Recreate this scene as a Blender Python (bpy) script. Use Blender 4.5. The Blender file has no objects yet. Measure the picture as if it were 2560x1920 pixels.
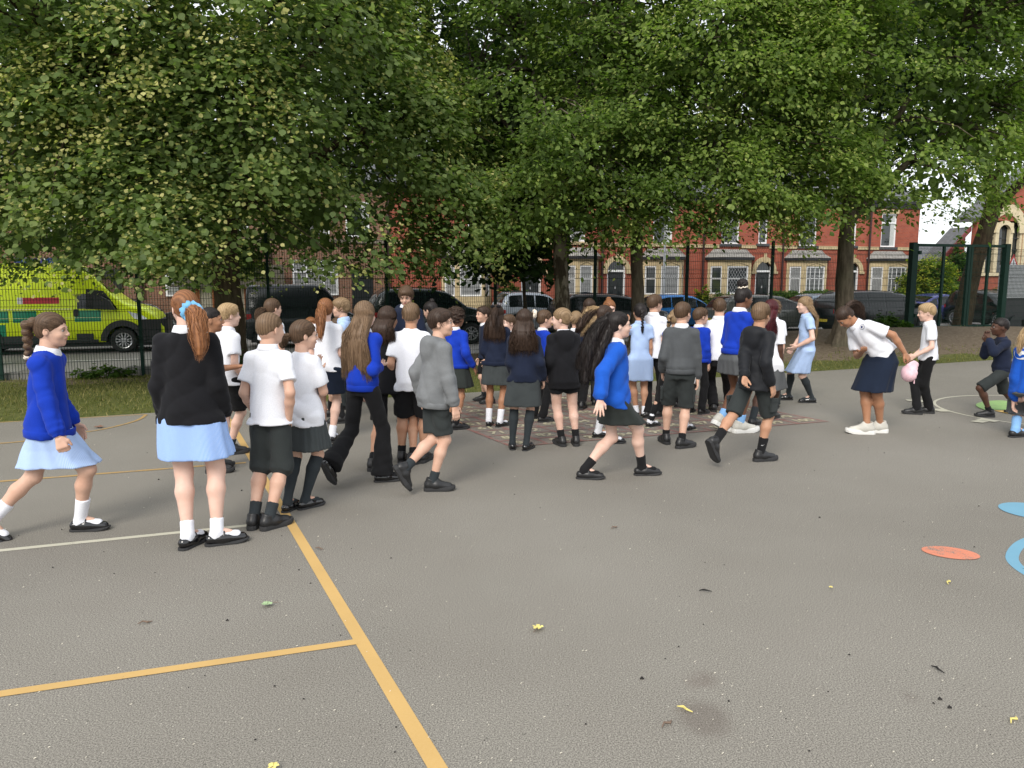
import bpy, math, random
import numpy as np
from mathutils import Vector, Matrix
random.seed(7); rng = np.random.default_rng(7)
R = math.radians
SC = bpy.context.scene
COL = SC.collection

# ------------------------------------------------------------------ camera
CAM_H = 1.62
PITCH = 8.0
F = 1920.0                      # focal length in pixels of the 2560 x 1920 photograph
cam_d = bpy.data.cameras.new('camera')
cam_d.sensor_width = 36.0
cam_d.lens = F / 2560 * 36
cam_d.clip_start = 0.05
cam_d.clip_end = 3000
cam = bpy.data.objects.new('camera', cam_d)
COL.objects.link(cam)
cam.location = (0, 0, CAM_H)
cam.rotation_euler = (R(90 - PITCH), 0, 0)
SC.camera = cam

# ------------------------------------------------------------------ sky and sun (bright overcast)
SUN_EL, SUN_AZ = 38.0, 200.0    # azimuth clockwise from +Y; the sun is behind the camera, to its left
world = bpy.data.worlds.new('World')
SC.world = world
world.use_nodes = True
wn, wl = world.node_tree.nodes, world.node_tree.links
wn.clear()
w_out = wn.new('ShaderNodeOutputWorld')
w_bg = wn.new('ShaderNodeBackground')
w_bg.inputs['Strength'].default_value = 0.128
w_sky = wn.new('ShaderNodeTexSky')
w_sky.sky_type = 'NISHITA'
w_sky.sun_disc = False
w_sky.sun_elevation = R(SUN_EL)
w_sky.sun_rotation = R(SUN_AZ)
w_tc = wn.new('ShaderNodeTexCoord')
w_ns = wn.new('ShaderNodeTexNoise')
w_ns.inputs['Scale'].default_value = 2.2
w_ns.inputs['Detail'].default_value = 5
w_rp = wn.new('ShaderNodeValToRGB')
w_rp.color_ramp.elements[0].position = 0.32
w_rp.color_ramp.elements[0].color = (5.6, 5.9, 6.3, 1)
w_rp.color_ramp.elements[1].position = 0.66
w_rp.color_ramp.elements[1].color = (9.2, 9.3, 9.4, 1)
w_mx = wn.new('ShaderNodeMix')
w_mx.data_type = 'RGBA'
w_mx.inputs[0].default_value = 0.86
wl.new(w_tc.outputs['Generated'], w_ns.inputs['Vector'])
wl.new(w_ns.outputs['Fac'], w_rp.inputs['Fac'])
wl.new(w_sky.outputs['Color'], w_mx.inputs[6])
wl.new(w_rp.outputs['Color'], w_mx.inputs[7])
wl.new(w_mx.outputs[2], w_bg.inputs['Color'])
wl.new(w_bg.outputs['Background'], w_out.inputs['Surface'])

sun_d = bpy.data.lights.new('sun', 'SUN')
sun_d.energy = 2.1
sun_d.angle = R(26)
sun_d.color = (1.0, 0.95, 0.87)
sun = bpy.data.objects.new('sun', sun_d)
COL.objects.link(sun)
sun.rotation_euler = (R(90 - SUN_EL), 0, R(180 - SUN_AZ))
SC.view_settings.view_transform = 'Standard'
SC.view_settings.look = 'None'
SC.view_settings.gamma = 1
SC.view_settings.exposure = 0.5
SC.cycles.max_bounces = 9
SC.cycles.diffuse_bounces = 7
SC.cycles.transparent_max_bounces = 8

# ------------------------------------------------------------------ picture measurements -> places
def ray(u, v):
    x = (u - 1280) / F; y = -(v - 960) / F
    c, s = math.cos(R(PITCH)), math.sin(R(PITCH))
    return Vector((x, c + y * s, -s + y * c))
def G(u, v, z=0.0):             # the point at height z seen at (u, v)
    r = ray(u, v); t = (z - CAM_H) / r.z
    return Vector((r.x * t, r.y * t, z))
def P(u, v, Y):                 # the point at distance Y seen at (u, v)
    r = ray(u, v); t = Y / r.y
    return Vector((r.x * t, Y, CAM_H + r.z * t))
# street frame: s runs along the fence and the road, w away from the playground; w = 0 is the fence
SO = Vector((-7.36, 15.2, 0))
SE = Vector((0.9518, 0.3067, 0)); SN = Vector((-0.3067, 0.9518, 0))
SROT = math.atan2(SE.y, SE.x)
def S2W(s, w, z=0.0): return SO + SE * s + SN * w + Vector((0, 0, z))
def W2S(p):
    d = Vector((p[0], p[1], 0)) - SO
    return d.dot(SE), d.dot(SN)
def S_of(u, w):                 # s where the vertical plane w = const is seen in picture column u (near the horizon)
    k = (u - 1280) / F / (math.cos(R(PITCH)) + math.tan(R(PITCH)) * math.sin(R(PITCH)))
    A = SO + SN * w
    return (k * A.y - A.x) / (SE.x - k * SE.y)
def Zat(u, v, w):               # height seen at (u, v) on the plane w
    p = S2W(S_of(u, w), w)
    return P(u, v, p.y).z
def sstep(a, b, x):
    t = min(1, max(0, (x - a) / (b - a))); return t * t * (3 - 2 * t)

# ------------------------------------------------------------------ materials
def srgb(r, g, b):
    f = lambda c: (c / 255 / 12.92) if c / 255 <= 0.04045 else ((c / 255 + 0.055) / 1.055) ** 2.4
    return (f(r), f(g), f(b))
class NT:
    def __init__(self, name):
        self.m = bpy.data.materials.new(name); self.m.use_nodes = True
        self.n = self.m.node_tree.nodes; self.l = self.m.node_tree.links
        self.b = self.n['Principled BSDF']; self.out = self.n['Material Output']
        self._tc = None
    def new(self, t, **kw):
        nd = self.n.new(t)
        for k, v in kw.items():
            if k[0] == '_': nd.inputs[k[1:].replace('_', ' ')].default_value = v
            else: setattr(nd, k, v)
        return nd
    def link(self, a, b): self.l.new(a, b)
    def coord(self, which='Object'):
        if not self._tc: self._tc = self.n.new('ShaderNodeTexCoord')
        return self._tc.outputs[which]
    def geo(self):
        g = self.n.new('ShaderNodeNewGeometry'); return g.outputs['Position']
    def scaled(self, vec, s):
        m = self.n.new('ShaderNodeMapping'); m.inputs['Scale'].default_value = s if hasattr(s, '__len__') else (s, s, s)
        self.link(vec, m.inputs['Vector']); return m.outputs['Vector']
    def noise(self, vec, scale, detail=3, rough=0.5):
        n = self.new('ShaderNodeTexNoise', _Scale=scale, _Detail=detail, _Roughness=rough)
        self.link(vec, n.inputs['Vector']); return n.outputs['Fac']
    def ramp(self, fac, stops):
        r = self.n.new('ShaderNodeValToRGB'); e = r.color_ramp.elements
        while len(e) < len(stops): e.new(0.5)
        for i, (p, c) in enumerate(stops):
            e[i].position = p
            e[i].color = tuple(c) + (1,) if hasattr(c, '__len__') else (c, c, c, 1)
        self.link(fac, r.inputs['Fac']); return r.outputs['Color']
    def mix(self, fac, a, b, blend='MIX'):
        m = self.n.new('ShaderNodeMix'); m.data_type = 'RGBA'; m.blend_type = blend
        for sock, val in ((m.inputs[0], fac), (m.inputs[6], a), (m.inputs[7], b)):
            if isinstance(val, (int, float)): sock.default_value = val
            elif isinstance(val, (tuple, list)): sock.default_value = tuple(val)[:3] + (1,)
            else: self.link(val, sock)
        return m.outputs[2]
    def math(self, op, a, b=0.0):
        m = self.n.new('ShaderNodeMath'); m.operation = op
        for sock, val in ((m.inputs[0], a), (m.inputs[1], b)):
            if isinstance(val, (int, float)): sock.default_value = val
            else: self.link(val, sock)
        return m.outputs[0]
    def attr(self, name):
        a = self.n.new('ShaderNodeAttribute'); a.attribute_name = name; return a.outputs['Fac']
    def bump(self, h, strength=0.3, dist=0.01):
        b = self.new('ShaderNodeBump', _Strength=strength, _Distance=dist)
        self.link(h, b.inputs['Height']); self.link(b.outputs['Normal'], self.b.inputs['Normal'])
    def set(self, color=None, rough=None, metal=None, spec=None, **kw):
        if color is not None:
            if isinstance(color, (tuple, list)): self.b.inputs['Base Color'].default_value = tuple(color)[:3] + (1,)
            else: self.link(color, self.b.inputs['Base Color'])
        if rough is not None:
            if isinstance(rough, (int, float)): self.b.inputs['Roughness'].default_value = rough
            else: self.link(rough, self.b.inputs['Roughness'])
        if metal is not None: self.b.inputs['Metallic'].default_value = metal
        if spec is not None: self.b.inputs['Specular IOR Level'].default_value = spec
        for k, v in kw.items(): self.b.inputs[k.replace('_', ' ')].default_value = v
        return self
MC = {}
def M(name, color, rough=0.6, metal=0.0, var=0.12, scale=8.0, bump=0.0, bscale=60.0, spec=0.5, **kw):
    """a plain procedural material: base colour with a little mottling and optional fine relief"""
    if name in MC: return MC[name]
    t = NT(name)
    c = t.coord('Object')
    n = t.noise(c, scale, 4, 0.6)
    lo = tuple(x * (1 - var) for x in color); hi = tuple(min(1, x * (1 + var)) for x in color)
    t.set(t.ramp(n, [(0.3, lo), (0.7, hi)]), rough, metal, spec, **kw)
    if bump: t.bump(t.noise(c, bscale, 3, 0.6), bump, 0.005)
    MC[name] = t.m
    return t.m

# ------------------------------------------------------------------ mesh and object helpers
def tag(o, label=None, cat=None, group=None, kind=None):
    if label: o['label'] = label
    if cat: o['category'] = cat
    if group: o['group'] = group
    if kind: o['kind'] = kind
    return o
def empty(name, loc=(0, 0, 0), rz=0.0, label=None, cat=None, group=None):
    o = bpy.data.objects.new(name, None); COL.objects.link(o)
    o.location = loc; o.rotation_euler = (0, 0, rz); o.empty_display_size = 0.1
    return tag(o, label, cat, group)
def link(name, me, parent=None, loc=None, rot=None):
    o = bpy.data.objects.new(name, me); COL.objects.link(o)
    if parent: o.parent = parent
    if loc is not None: o.location = loc
    if rot is not None: o.rotation_euler = rot
    return o
def np_mesh(name, V, faces, mat, smooth=False, attrs=None, face_attrs=None):
    """V (n,3) floats; faces = list of (m,k) int arrays"""
    V = np.asarray(V, dtype=np.float32)
    me = bpy.data.meshes.new(name)
    if not isinstance(faces, (list, tuple)): faces = [faces]
    faces = [np.asarray(f, dtype=np.int32) for f in faces if len(f)]
    me.vertices.add(len(V)); me.vertices.foreach_set('co', V.ravel())
    nl = sum(f.size for f in faces); nf = sum(len(f) for f in faces)
    me.loops.add(nl); me.polygons.add(nf)
    me.loops.foreach_set('vertex_index', np.concatenate([f.ravel() for f in faces]))
    tot = np.concatenate([np.full(len(f), f.shape[1], dtype=np.int32) for f in faces])
    st = np.concatenate([[0], np.cumsum(tot)[:-1]]).astype(np.int32)
    me.polygons.foreach_set('loop_start', st)
    me.update(calc_edges=True)
    if smooth: me.polygons.foreach_set('use_smooth', np.ones(nf, dtype=bool))
    for k, a in (attrs or {}).items():
        at = me.attributes.new(k, 'FLOAT', 'POINT'); at.data.foreach_set('value', np.asarray(a, dtype=np.float32))
    for k, a in (face_attrs or {}).items():
        at = me.attributes.new(k, 'FLOAT', 'FACE'); at.data.foreach_set('value', np.asarray(a, dtype=np.float32))
    if mat: me.materials.append(mat)
    return me
class MB:
    """collects simple shapes into ONE mesh"""
    def __init__(self): self.v = []; self.f = []
    def add(self, vs, fs):
        o = len(self.v); self.v += [tuple(p) for p in vs]; self.f += [tuple(i + o for i in f) for f in fs]; return self
    def box(self, x0, x1, y0, y1, z0, z1):
        vs = [(x0, y0, z0), (x1, y0, z0), (x1, y1, z0), (x0, y1, z0), (x0, y0, z1), (x1, y0, z1), (x1, y1, z1), (x0, y1, z1)]
        return self.add(vs, [(0, 3, 2, 1), (4, 5, 6, 7), (0, 1, 5, 4), (1, 2, 6, 5), (2, 3, 7, 6), (3, 0, 4, 7)])
    def quad(self, a, b, c, d): return self.add([a, b, c, d], [(0, 1, 2, 3)])
    def prism(self, poly, y0, y1):       # polygon in x,z extruded in y
        n = len(poly)
        vs = [(x, y0, z) for x, z in poly] + [(x, y1, z) for x, z in poly]
        fs = [tuple(range(n)), tuple(range(2 * n - 1, n - 1, -1))]
        for i in range(n): j = (i + 1) % n; fs.append((j, i, i + n, j + n))
        return self.add(vs, fs)
    def prismz(self, poly, z0, z1):      # polygon in x,y extruded in z
        n = len(poly)
        vs = [(x, y, z0) for x, y in poly] + [(x, y, z1) for x, y in poly]
        fs = [tuple(range(n - 1, -1, -1)), tuple(range(n, 2 * n))]
        for i in range(n): j = (i + 1) % n; fs.append((i, j, j + n, i + n))
        return self.add(vs, fs)
    def tube(self, pts, rad, n=8, cap=True, flat=None):
        pts = [Vector(p) for p in pts]
        rad = rad if hasattr(rad, '__len__') else [rad] * len(pts)
        o = len(self.v); up = None
        for i, p in enumerate(pts):
            d = (pts[min(i + 1, len(pts) - 1)] - pts[max(i - 1, 0)]).normalized()
            if up is None:
                up = Vector((0, 0, 1)) if abs(d.z) < 0.9 else Vector((1, 0, 0))
            a = d.cross(up).normalized(); b = a.cross(d).normalized(); up = b
            for k in range(n):
                t = 2 * math.pi * k / n
                self.v.append(tuple(p + a * (math.cos(t) * rad[i]) + b * (math.sin(t) * rad[i])))
        for i in range(len(pts) - 1):
            for k in range(n):
                k2 = (k + 1) % n
                self.f.append((o + i * n + k, o + (i + 1) * n + k, o + (i + 1) * n + k2, o + i * n + k2))
        if cap:
            self.f.append(tuple(o + k for k in range(n)))
            m = o + (len(pts) - 1) * n
            self.f.append(tuple(m + k for k in range(n - 1, -1, -1)))
        return self
    def mesh(self, name, mat, smooth=False, bevel=0):
        me = bpy.data.meshes.new(name); me.from_pydata(self.v, [], self.f); me.update()
        if mat: me.materials.append(mat)
        if smooth: me.polygons.foreach_set('use_smooth', [True] * len(me.polygons))
        return me
    def build(self, name, mat, parent=None, loc=None, rot=None, smooth=False):
        o = link(name, self.mesh(name, mat, smooth), parent, loc, rot)
        return o
def copy_tree(o, parent=None, keep=None):
    c = o.copy(); COL.objects.link(c)
    if parent: c.parent = parent
    for ch in list(o.children): copy_tree(ch, c)
    return c
def unit(v): return v / np.maximum(np.linalg.norm(v, axis=-1, keepdims=True), 1e-9)
m_gut = M('black_gutter', (0.012, 0.012, 0.014), 0.4)
# ------------------------------------------------------------------ ground
def edge_w(s): return -6.9 + 0.09 * s
def terr(s, w):                 # height of the land in street coordinates
    zf = -0.33 + 0.58 * sstep(-1, 17, s) - 0.15 * sstep(19, 26, s)
    e = edge_w(s)
    if w < e: return -0.02
    if w < 0:
        t = (w - e) / (0 - e)
        hump = 0.16 * sstep(5, 14, s) * math.sin(math.pi * min(1, t)) * (0.5 + 0.5 * sstep(0, 1, t))
        return zf * sstep(0, 1, t) + hump - 0.02
    if w < 1.3: return zf + (-0.6 - zf) * sstep(0, 1.3, w) - 0.02
    if w < 15: return -0.66
    return -0.66 + 0.45 * sstep(15, 17, w)

def asphalt_nodes(t, pos, light=1.0):
    big = t.noise(pos, 0.35, 4, 0.55)
    med = t.noise(pos, 2.2, 4, 0.6)
    fine = t.noise(pos, 170, 2, 0.7)
    base = t.ramp(big, [(0.28, tuple(c * light for c in (0.172, 0.160, 0.137))), (0.5, tuple(c * light for c in (0.208, 0.195, 0.168))), (0.75, tuple(c * light for c in (0.242, 0.228, 0.199)))])
    base = t.mix(t.math('MULTIPLY', med, 0.85), base, t.mix(0.5, base, (0.17, 0.150, 0.128)))
    agg = t.ramp(fine, [(0.36, 0.22), (0.5, 1.0), (0.64, 1.95)])
    base = t.mix(0.62, base, agg, 'MULTIPLY')
    vor = t.new('ShaderNodeTexVoronoi', _Scale=42.0); t.link(pos, vor.inputs['Vector'])
    spk = t.ramp(vor.outputs['Distance'], [(0.07, 1.0), (0.12, 0.0)])
    sel = t.math('GREATER_THAN', t.noise(pos, 29, 1), 0.56)
    spk = t.math('MULTIPLY', spk, sel)
    base = t.mix(t.math('MULTIPLY', spk, 0.8), base, (0.62, 0.58, 0.50))
    v2 = t.new('ShaderNodeTexVoronoi', _Scale=30.0); t.link(pos, v2.inputs['Vector'])
    dk = t.math('MULTIPLY', t.ramp(v2.outputs['Distance'], [(0.08, 1.0), (0.16, 0.0)]), t.math('GREATER_THAN', t.noise(pos, 17, 1), 0.60))
    base = t.mix(t.math('MULTIPLY', dk, 0.7), base, (0.05, 0.045, 0.04))
    return base, fine
def make_asphalt(name, light=1.0, paint=None, wear=0.5, cover=0.92):
    t = NT(name); pos = t.geo()
    base, fine = asphalt_nodes(t, pos, light)
    # stain patches with a shape of their own
    if paint is None:
        for (u, v, r, c) in ((1760, 1795, 0.105, (0.10, 0.078, 0.066)), (1765, 1697, 0.055, (0.12, 0.095, 0.08)), (2275, 1742, 0.03, (0.1, 0.08, 0.07)), (1735, 1708, 0.04, (0.13, 0.10, 0.085))):
            p = G(u, v)
            mp = t.new('ShaderNodeMapping'); mp.inputs['Location'].default_value = (-p.x, -p.y * 0.8, 0); mp.inputs['Scale'].default_value = (1, 0.8, 1)
            t.link(pos, mp.inputs['Vector'])
            ln = t.new('ShaderNodeVectorMath', operation='LENGTH'); t.link(mp.outputs['Vector'], ln.inputs[0])
            d = t.math('ADD', ln.outputs['Value'], t.math('MULTIPLY', t.noise(pos, 30, 3), 0.05))
            base = t.mix(t.math('MULTIPLY', t.ramp(d, [(r - .02, 1.0), (r + 0.04, 0.0)]), 0.42), base, c)
        t.set(base, 0.88, spec=0.25)
    else:
        worn = t.noise(pos, 9, 5, 0.7)
        w2 = t.noise(pos, 150, 2, 0.7)
        k = t.math('ADD', t.math('MULTIPLY', worn, 0.6), t.math('MULTIPLY', w2, 0.4))
        m = t.ramp(k, [(wear - 0.04, 0.0), (wear + 0.04, 1.0)])
        pc = t.mix(t.noise(pos, 3, 3), tuple(c * 0.86 for c in paint), tuple(min(1, c * 1.1) for c in paint))
        t.set(t.mix(t.math('MULTIPLY', t.math('SUBTRACT', 1.0, m), cover), base, pc), 0.75, spec=0.3)
    t.bump(fine, 0.13, 0.003)
    return t.m
m_asph = make_asphalt('playground_asphalt')
m_yel = make_asphalt('worn_yellow_paint', paint=srgb(196, 160, 98), wear=0.66)
m_yel2 = make_asphalt('faded_yellow_paint', paint=srgb(176, 143, 88), wear=0.56)
m_wht = make_asphalt('white_line_paint', paint=srgb(190, 186, 168), wear=0.63)
m_red = make_asphalt('worn_red_paint', paint=srgb(158, 104, 94), wear=0.53, cover=.13)
m_redl = make_asphalt('red_grid_line_paint', paint=srgb(158, 82, 76), wear=0.54, cover=.50)
m_num = make_asphalt('number_paint', paint=srgb(186, 178, 150), wear=0.60)
m_org = make_asphalt('orange_paint', paint=srgb(208, 128, 100), wear=0.56)
m_blu = make_asphalt('light_blue_paint', paint=srgb(108, 158, 182), wear=0.68)
m_grn = make_asphalt('green_paint', paint=srgb(140, 176, 108), wear=0.58)
m_crm = make_asphalt('ochre_paint', paint=srgb(214, 178, 104), wear=0.6)

# grassland material: grass with bare earth on the bank
t = NT('grass_and_earth'); pos = t.geo()
n1 = t.noise(pos, 0.8, 5, 0.65); n2 = t.noise(pos, 14, 4, 0.7); n3 = t.noise(pos, 90, 2, 0.6)
gr = t.ramp(n2, [(0.25, (0.055, 0.068, 0.018)), (0.5, (0.105, 0.120, 0.035)), (0.75, (0.19, 0.175, 0.07))])
ea = t.ramp(n2, [(0.3, (0.10, 0.076, 0.052)), (0.7, (0.25, 0.20, 0.145))])
ba = t.attr('bare')
k = t.math('ADD', ba, t.math('MULTIPLY', t.math('SUBTRACT', n1, 0.5), 1.3))
g2 = t.mix(t.ramp(k, [(0.42, 0.0), (0.58, 1.0)]), gr, ea)
g2 = t.mix(0.5, g2, t.ramp(n3, [(0.3, 0.6), (0.7, 1.3)]), 'MULTIPLY')
t.set(g2, 0.95, spec=0.1); t.bump(n3, 0.6, 0.02)
m_grass = t.m
t = NT('road_asphalt'); pos = t.geo()
b_, f_ = asphalt_nodes(t, pos, 1.15); t.set(t.mix(0.35, b_, (0.24, 0.24, 0.235)), 0.85); m_road = t.m

# asphalt: one sheet behind and beside the camera out to the grass edge
n = 46
S = [-60 + i * 4 for i in range(36)]
vs = []; fs = []
for s in S:
    e = edge_w(s) + 0.05 * math.sin(s * 1.7) + 0.03 * math.sin(s * 5.1)
    a = S2W(s, e); b = S2W(s, -60)
    vs += [(a.x, a.y, 0), (b.x, b.y, 0)]
for i in range(len(S) - 1): fs.append((2 * i, 2 * i + 1, 2 * i + 3, 2 * i + 2))
mb = MB(); mb.add(vs, fs)
tag(mb.build('playground_asphalt', m_asph), kind='structure')
# terrain of the verge (fine grid), then coarse land to the horizon
ss = np.concatenate([np.arange(-40, -6, 2.0), np.arange(-6, 30, 0.35), np.arange(30, 90, 3.0)])
ws = np.concatenate([np.arange(-9.5, 1.6, 0.3), np.arange(1.6, 20, 1.2), [22, 30, 45, 70]])
V = []; bare = []
for s in ss:
    for w in ws:
        z = terr(s, w) + (0.02 * math.sin(s * 2.1 + w * 1.3) * math.sin(w * 2.9 - s) if edge_w(s) + 0.6 < w < 0 else 0)
        p = S2W(s, w, z); V.append(p[:])
        e = edge_w(s); tt = (w - e) / (-e)
        bv = 0.12 + 0.70 * sstep(4.5, 7.5, s) * sstep(0.06, 0.28, tt) * (1 - 0.35 * sstep(0.85, 1.0, tt) * sstep(14, 20, s)) + (0.18 if tt < 0.06 else 0)
        if s > 8 and tt < 0.30: bv += 0.05
        if s < 4.5 and tt > 0.82: bv += 0.45
        bare.append(bv)
nw = len(ws); F4 = []
for i in range(len(ss) - 1):
    for j in range(nw - 1):
        F4.append((i * nw + j, (i + 1) * nw + j, (i + 1) * nw + j + 1, i * nw + j + 1))
tag(link('grass_verge', np_mesh('grass_verge', V, np.array(F4), m_grass, True, attrs={'bare': bare})), kind='structure')
mb = MB(); mb.add([(-1500, -1500, -0.75), (1500, -1500, -0.75), (1500, 1500, -0.75), (-1500, 1500, -0.75)], [(0, 1, 2, 3)])
tag(mb.build('ground', M('far_ground', (0.09, 0.1, 0.06), 0.95)), kind='structure')
# road, kerbs, pavement
def strip(name, w0, w1, z, mat, s0=-60, s1=110, thick=0.0, kind='structure'):
    mb = MB()
    a, b, c, d = S2W(s0, w0, z), S2W(s1, w0, z), S2W(s1, w1, z), S2W(s0, w1, z)
    if thick:
        mb.prismz([(a.x, a.y), (b.x, b.y), (c.x, c.y), (d.x, d.y)], z - thick, z)
    else: mb.quad(a, b, c, d)
    return tag(mb.build(name, mat), kind=kind)
strip('road', 1.5, 14.2, -0.64, m_road)
m_kerb = M('kerb_stone', (0.24, 0.235, 0.22), 0.85, var=0.25, scale=3)
for i, (w0, w1) in enumerate(((1.34, 1.5), (14.2, 14.35))):
    strip('kerb', w0, w1, -0.53, m_kerb, thick=0.2)
strip('pavement', 14.35, 16.4, -0.535, M('pavement_flags', (0.27, 0.265, 0.25), 0.9, var=0.15, scale=2))
m_rl = M('road_line_paint', (0.62, 0.62, 0.58), 0.7)
mb = MB()
for i in range(-10, 24):
    a = i * 3.0
    p = [S2W(a, 6.35, -0.635), S2W(a + 2.0, 6.35, -0.635), S2W(a + 2.0, 6.46, -0.635), S2W(a, 6.46, -0.635)]
    mb.quad(*p)
tag(mb.build('road_centre_line', m_rl), kind='structure')

# ------------------------------------------------------------------ painted court lines
def paint_path(name, pts, w0, w1, mat, z=0.002):
    mb = MB(); n = len(pts); vs = []; fs = []
    for i, p in enumerate(pts):
        d = (pts[min(n - 1, i + 1)] - pts[max(0, i - 1)]).normalized(); q = Vector((-d.y, d.x, 0))
        w = (w0 + (w1 - w0) * i / max(1, n - 1)) / 2
        vs += [(p + q * w)[:2] + (z,), (p - q * w)[:2] + (z,)]
    for i in range(n - 1): fs.append((2 * i, 2 * i + 1, 2 * i + 3, 2 * i + 2))
    mb.add(vs, fs)
    return tag(mb.build(name, mat), kind='structure')
def densify(pts, k=8):
    out = []
    for i in range(len(pts) - 1):
        for j in range(k): out.append(pts[i].lerp(pts[i + 1], j / k))
    return out + [pts[-1]]
c1, c2 = G(722, 1300), G(905, 1605)
d = (c2 - c1).normalized()
paint_path('yellow_sideline', densify([c1 - d * 4.6, c2 + d * 4], 20), 0.062, 0.062, m_yel)
c3 = G(893, 1605); c4 = G(0, 1736)
paint_path('yellow_cross_line', [c3, c3 + (c4 - c3) * 1.8], 0.052, 0.052, m_yel, 0.003)
c3 = G(615, 1157); c4 = G(0, 1204)
paint_path('yellow_far_line', [c3, c3 + (c4 - c3) * 1.8], 0.045, 0.045, m_yel2, 0.003)
c3 = G(640, 1312); c4 = G(28, 1374)
paint_path('white_court_line', [c3, c3 + (c4 - c3) * 1.6], 0.048, 0.048, m_wht)
c3 = G(363, 1036); c4 = G(0, 1056)
paint_path('faint_back_line', [c3, c3 + (c4 - c3) * 1.5], 0.035, 0.035, m_yel2)
arc = [G(u, v) for u, v in ((365, 1037), (350, 1048), (315, 1060), (250, 1075), (183, 1085), (90, 1100), (0, 1109), (-120, 1112))]
def crom(pts, k=6):
    out = []
    for i in range(len(pts) - 1):
        p0 = pts[max(0, i - 1)]; p1 = pts[i]; p2 = pts[i + 1]; p3 = pts[min(len(pts) - 1, i + 2)]
        for j in range(k):
            t = j / k
            out.append(0.5 * ((2 * p1) + (p2 - p0) * t + (2 * p0 - 5 * p1 + 4 * p2 - p3) * t * t + (3 * p1 - p0 - 3 * p2 + p3) * t ** 3))
    return out + [pts[-1]]
paint_path('court_arc', crom(arc), 0.04, 0.04, m_yel2, 0.004)

# number square 1 to 100
A91 = G(1309, 1107); ce = (G(2008, 1052) - A91) / 9; re_ = (A91 - G(1160, 1051)) / 5
def cell(c, r): return A91 + ce * c + re_ * (r - 9)      # centre of the cell in column c, row r
def gp(c, r, z): p = A91 + ce * (c - 0.5) + re_ * (r - 9.5); return (p.x, p.y, z)
mb = MB(); mb.quad(gp(0, 10, .002), gp(10, 10, .002), gp(10, 0, .002), gp(0, 0, .002))
tag(mb.build('number_square_ground', m_red), kind='structure')
mb = MB(); h = 0.055
for i in range(11):
    mb.quad(gp(i - h, 10.06, .004), gp(i + h, 10.06, .004), gp(i + h, -.06, .004), gp(i - h, -.06, .004))
for j in range(11):
    mb.quad(gp(0, j + h, .005), gp(10, j + h, .005), gp(10, j - h, .005), gp(0, j - h, .005))
tag(mb.build('number_square_grid', m_redl), kind='structure')
nroot = empty('number_square', cell(0, 9), 0, 'red number square painted with cream numbers 1 to 100 on the asphalt', 'painted game')
rz = math.atan2(ce.y, ce.x)
fnt = {}
for k in range(1, 101):
    r_, c_ = (k - 1) // 10, (k - 1) % 10
    cu = bpy.data.curves.new('number', 'FONT'); cu.body = str(k); cu.size = 0.185; cu.align_x = 'CENTER'; cu.align_y = 'CENTER'; cu.offset = 0.006
    cu.resolution_u = 2
    o = bpy.data.objects.new('number', cu); COL.objects.link(o)
    dg = bpy.context.evaluated_depsgraph_get()
    me = bpy.data.meshes.new_from_object(o.evaluated_get(dg)); me.materials.clear(); me.materials.append(m_num)
    bpy.data.objects.remove(o)
    p = cell(c_, r_) - nroot.location
    link('number', me, nroot, (p.x, p.y, 0.007), (0, 0, rz))

def disc(name, u, v, r, mat, z=0.004, sx=1.0, rz=0):
    mb = MB(); p = G(u, v); n = 40
    vs = []
    for i in range(n):
        a = 2 * math.pi * i / n; x, y = math.cos(a) * r * sx, math.sin(a) * r
        vs.append((p.x + x * math.cos(rz) - y * math.sin(rz), p.y + x * math.sin(rz) + y * math.cos(rz), z))
    mb.add(vs, [tuple(range(n))]); return tag(mb.build(name, mat), kind='structure')
disc('orange_spot', 2376, 1383, 0.105, m_org, sx=1.45, rz=-0.35)
disc('blue_spot', 2580, 1278, 0.20, m_blu, sx=1.0)
pts = crom([G(u, v) for u, v in ((2650, 1325), (2600, 1340), (2552, 1360), (2530, 1392), (2548, 1420), (2600, 1450), (2680, 1480), (2760, 1560))])
paint_path('blue_curve', pts, 0.062, 0.07, m_blu)
# compass circle on the right
cc = (G(2345, 1030) + G(2800, 1030)) / 2; cc = Vector((G(2560, 1030).x + 0.35, G(2560, 1025).y - 0.05, 0))
rc = (cc - G(2342, 1015)).length
pts = [cc + Vector((math.cos(a), math.sin(a), 0)) * rc for a in [2 * math.pi * i / 72 for i in range(73)]]
paint_path('compass_ring', pts, 0.035, 0.035, m_wht)
def gsec(name, a0, a1, r0, r1, mat, z):
    mb = MB(); vs = []; fs = []; n = 12
    for i in range(n + 1):
        a = R(a0 + (a1 - a0) * i / n)
        vs += [(cc.x + math.cos(a) * r0, cc.y + math.sin(a) * r0, z), (cc.x + math.cos(a) * r1, cc.y + math.sin(a) * r1, z)]
    for i in range(n): fs.append((2 * i, 2 * i + 1, 2 * i + 3, 2 * i + 2))
    mb.add(vs, fs); tag(mb.build(name, mat), kind='structure')
gsec('compass_green_sector', 95, 178, 0.15, rc * 0.62, m_grn, 0.008)
gsec('compass_ochre_sector', 182, 210, 0.10, rc * 0.55, m_crm, 0.008)
gsec('compass_red_sector', 212, 265, 0.10, rc * 0.55, m_redl, 0.008)
mb = MB()
for a in (150, 180, 210, 238):
    for dr, wd in ((0.10, 0.10), (0.26, 0.06)):
        c_, s_ = math.cos(R(a)), math.sin(R(a)); rr = rc + dr
        p = cc + Vector((c_, s_, 0)) * rr; q = Vector((c_, s_, 0)) * 0.08; w_ = Vector((-s_, c_, 0)) * wd
        mb.quad(*[(x.x, x.y, 0.008) for x in (p - q - w_, p + q - w_, p + q * .6 + w_, p - q + w_)])
tag(mb.build('compass_marks', m_wht), kind='structure')
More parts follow.
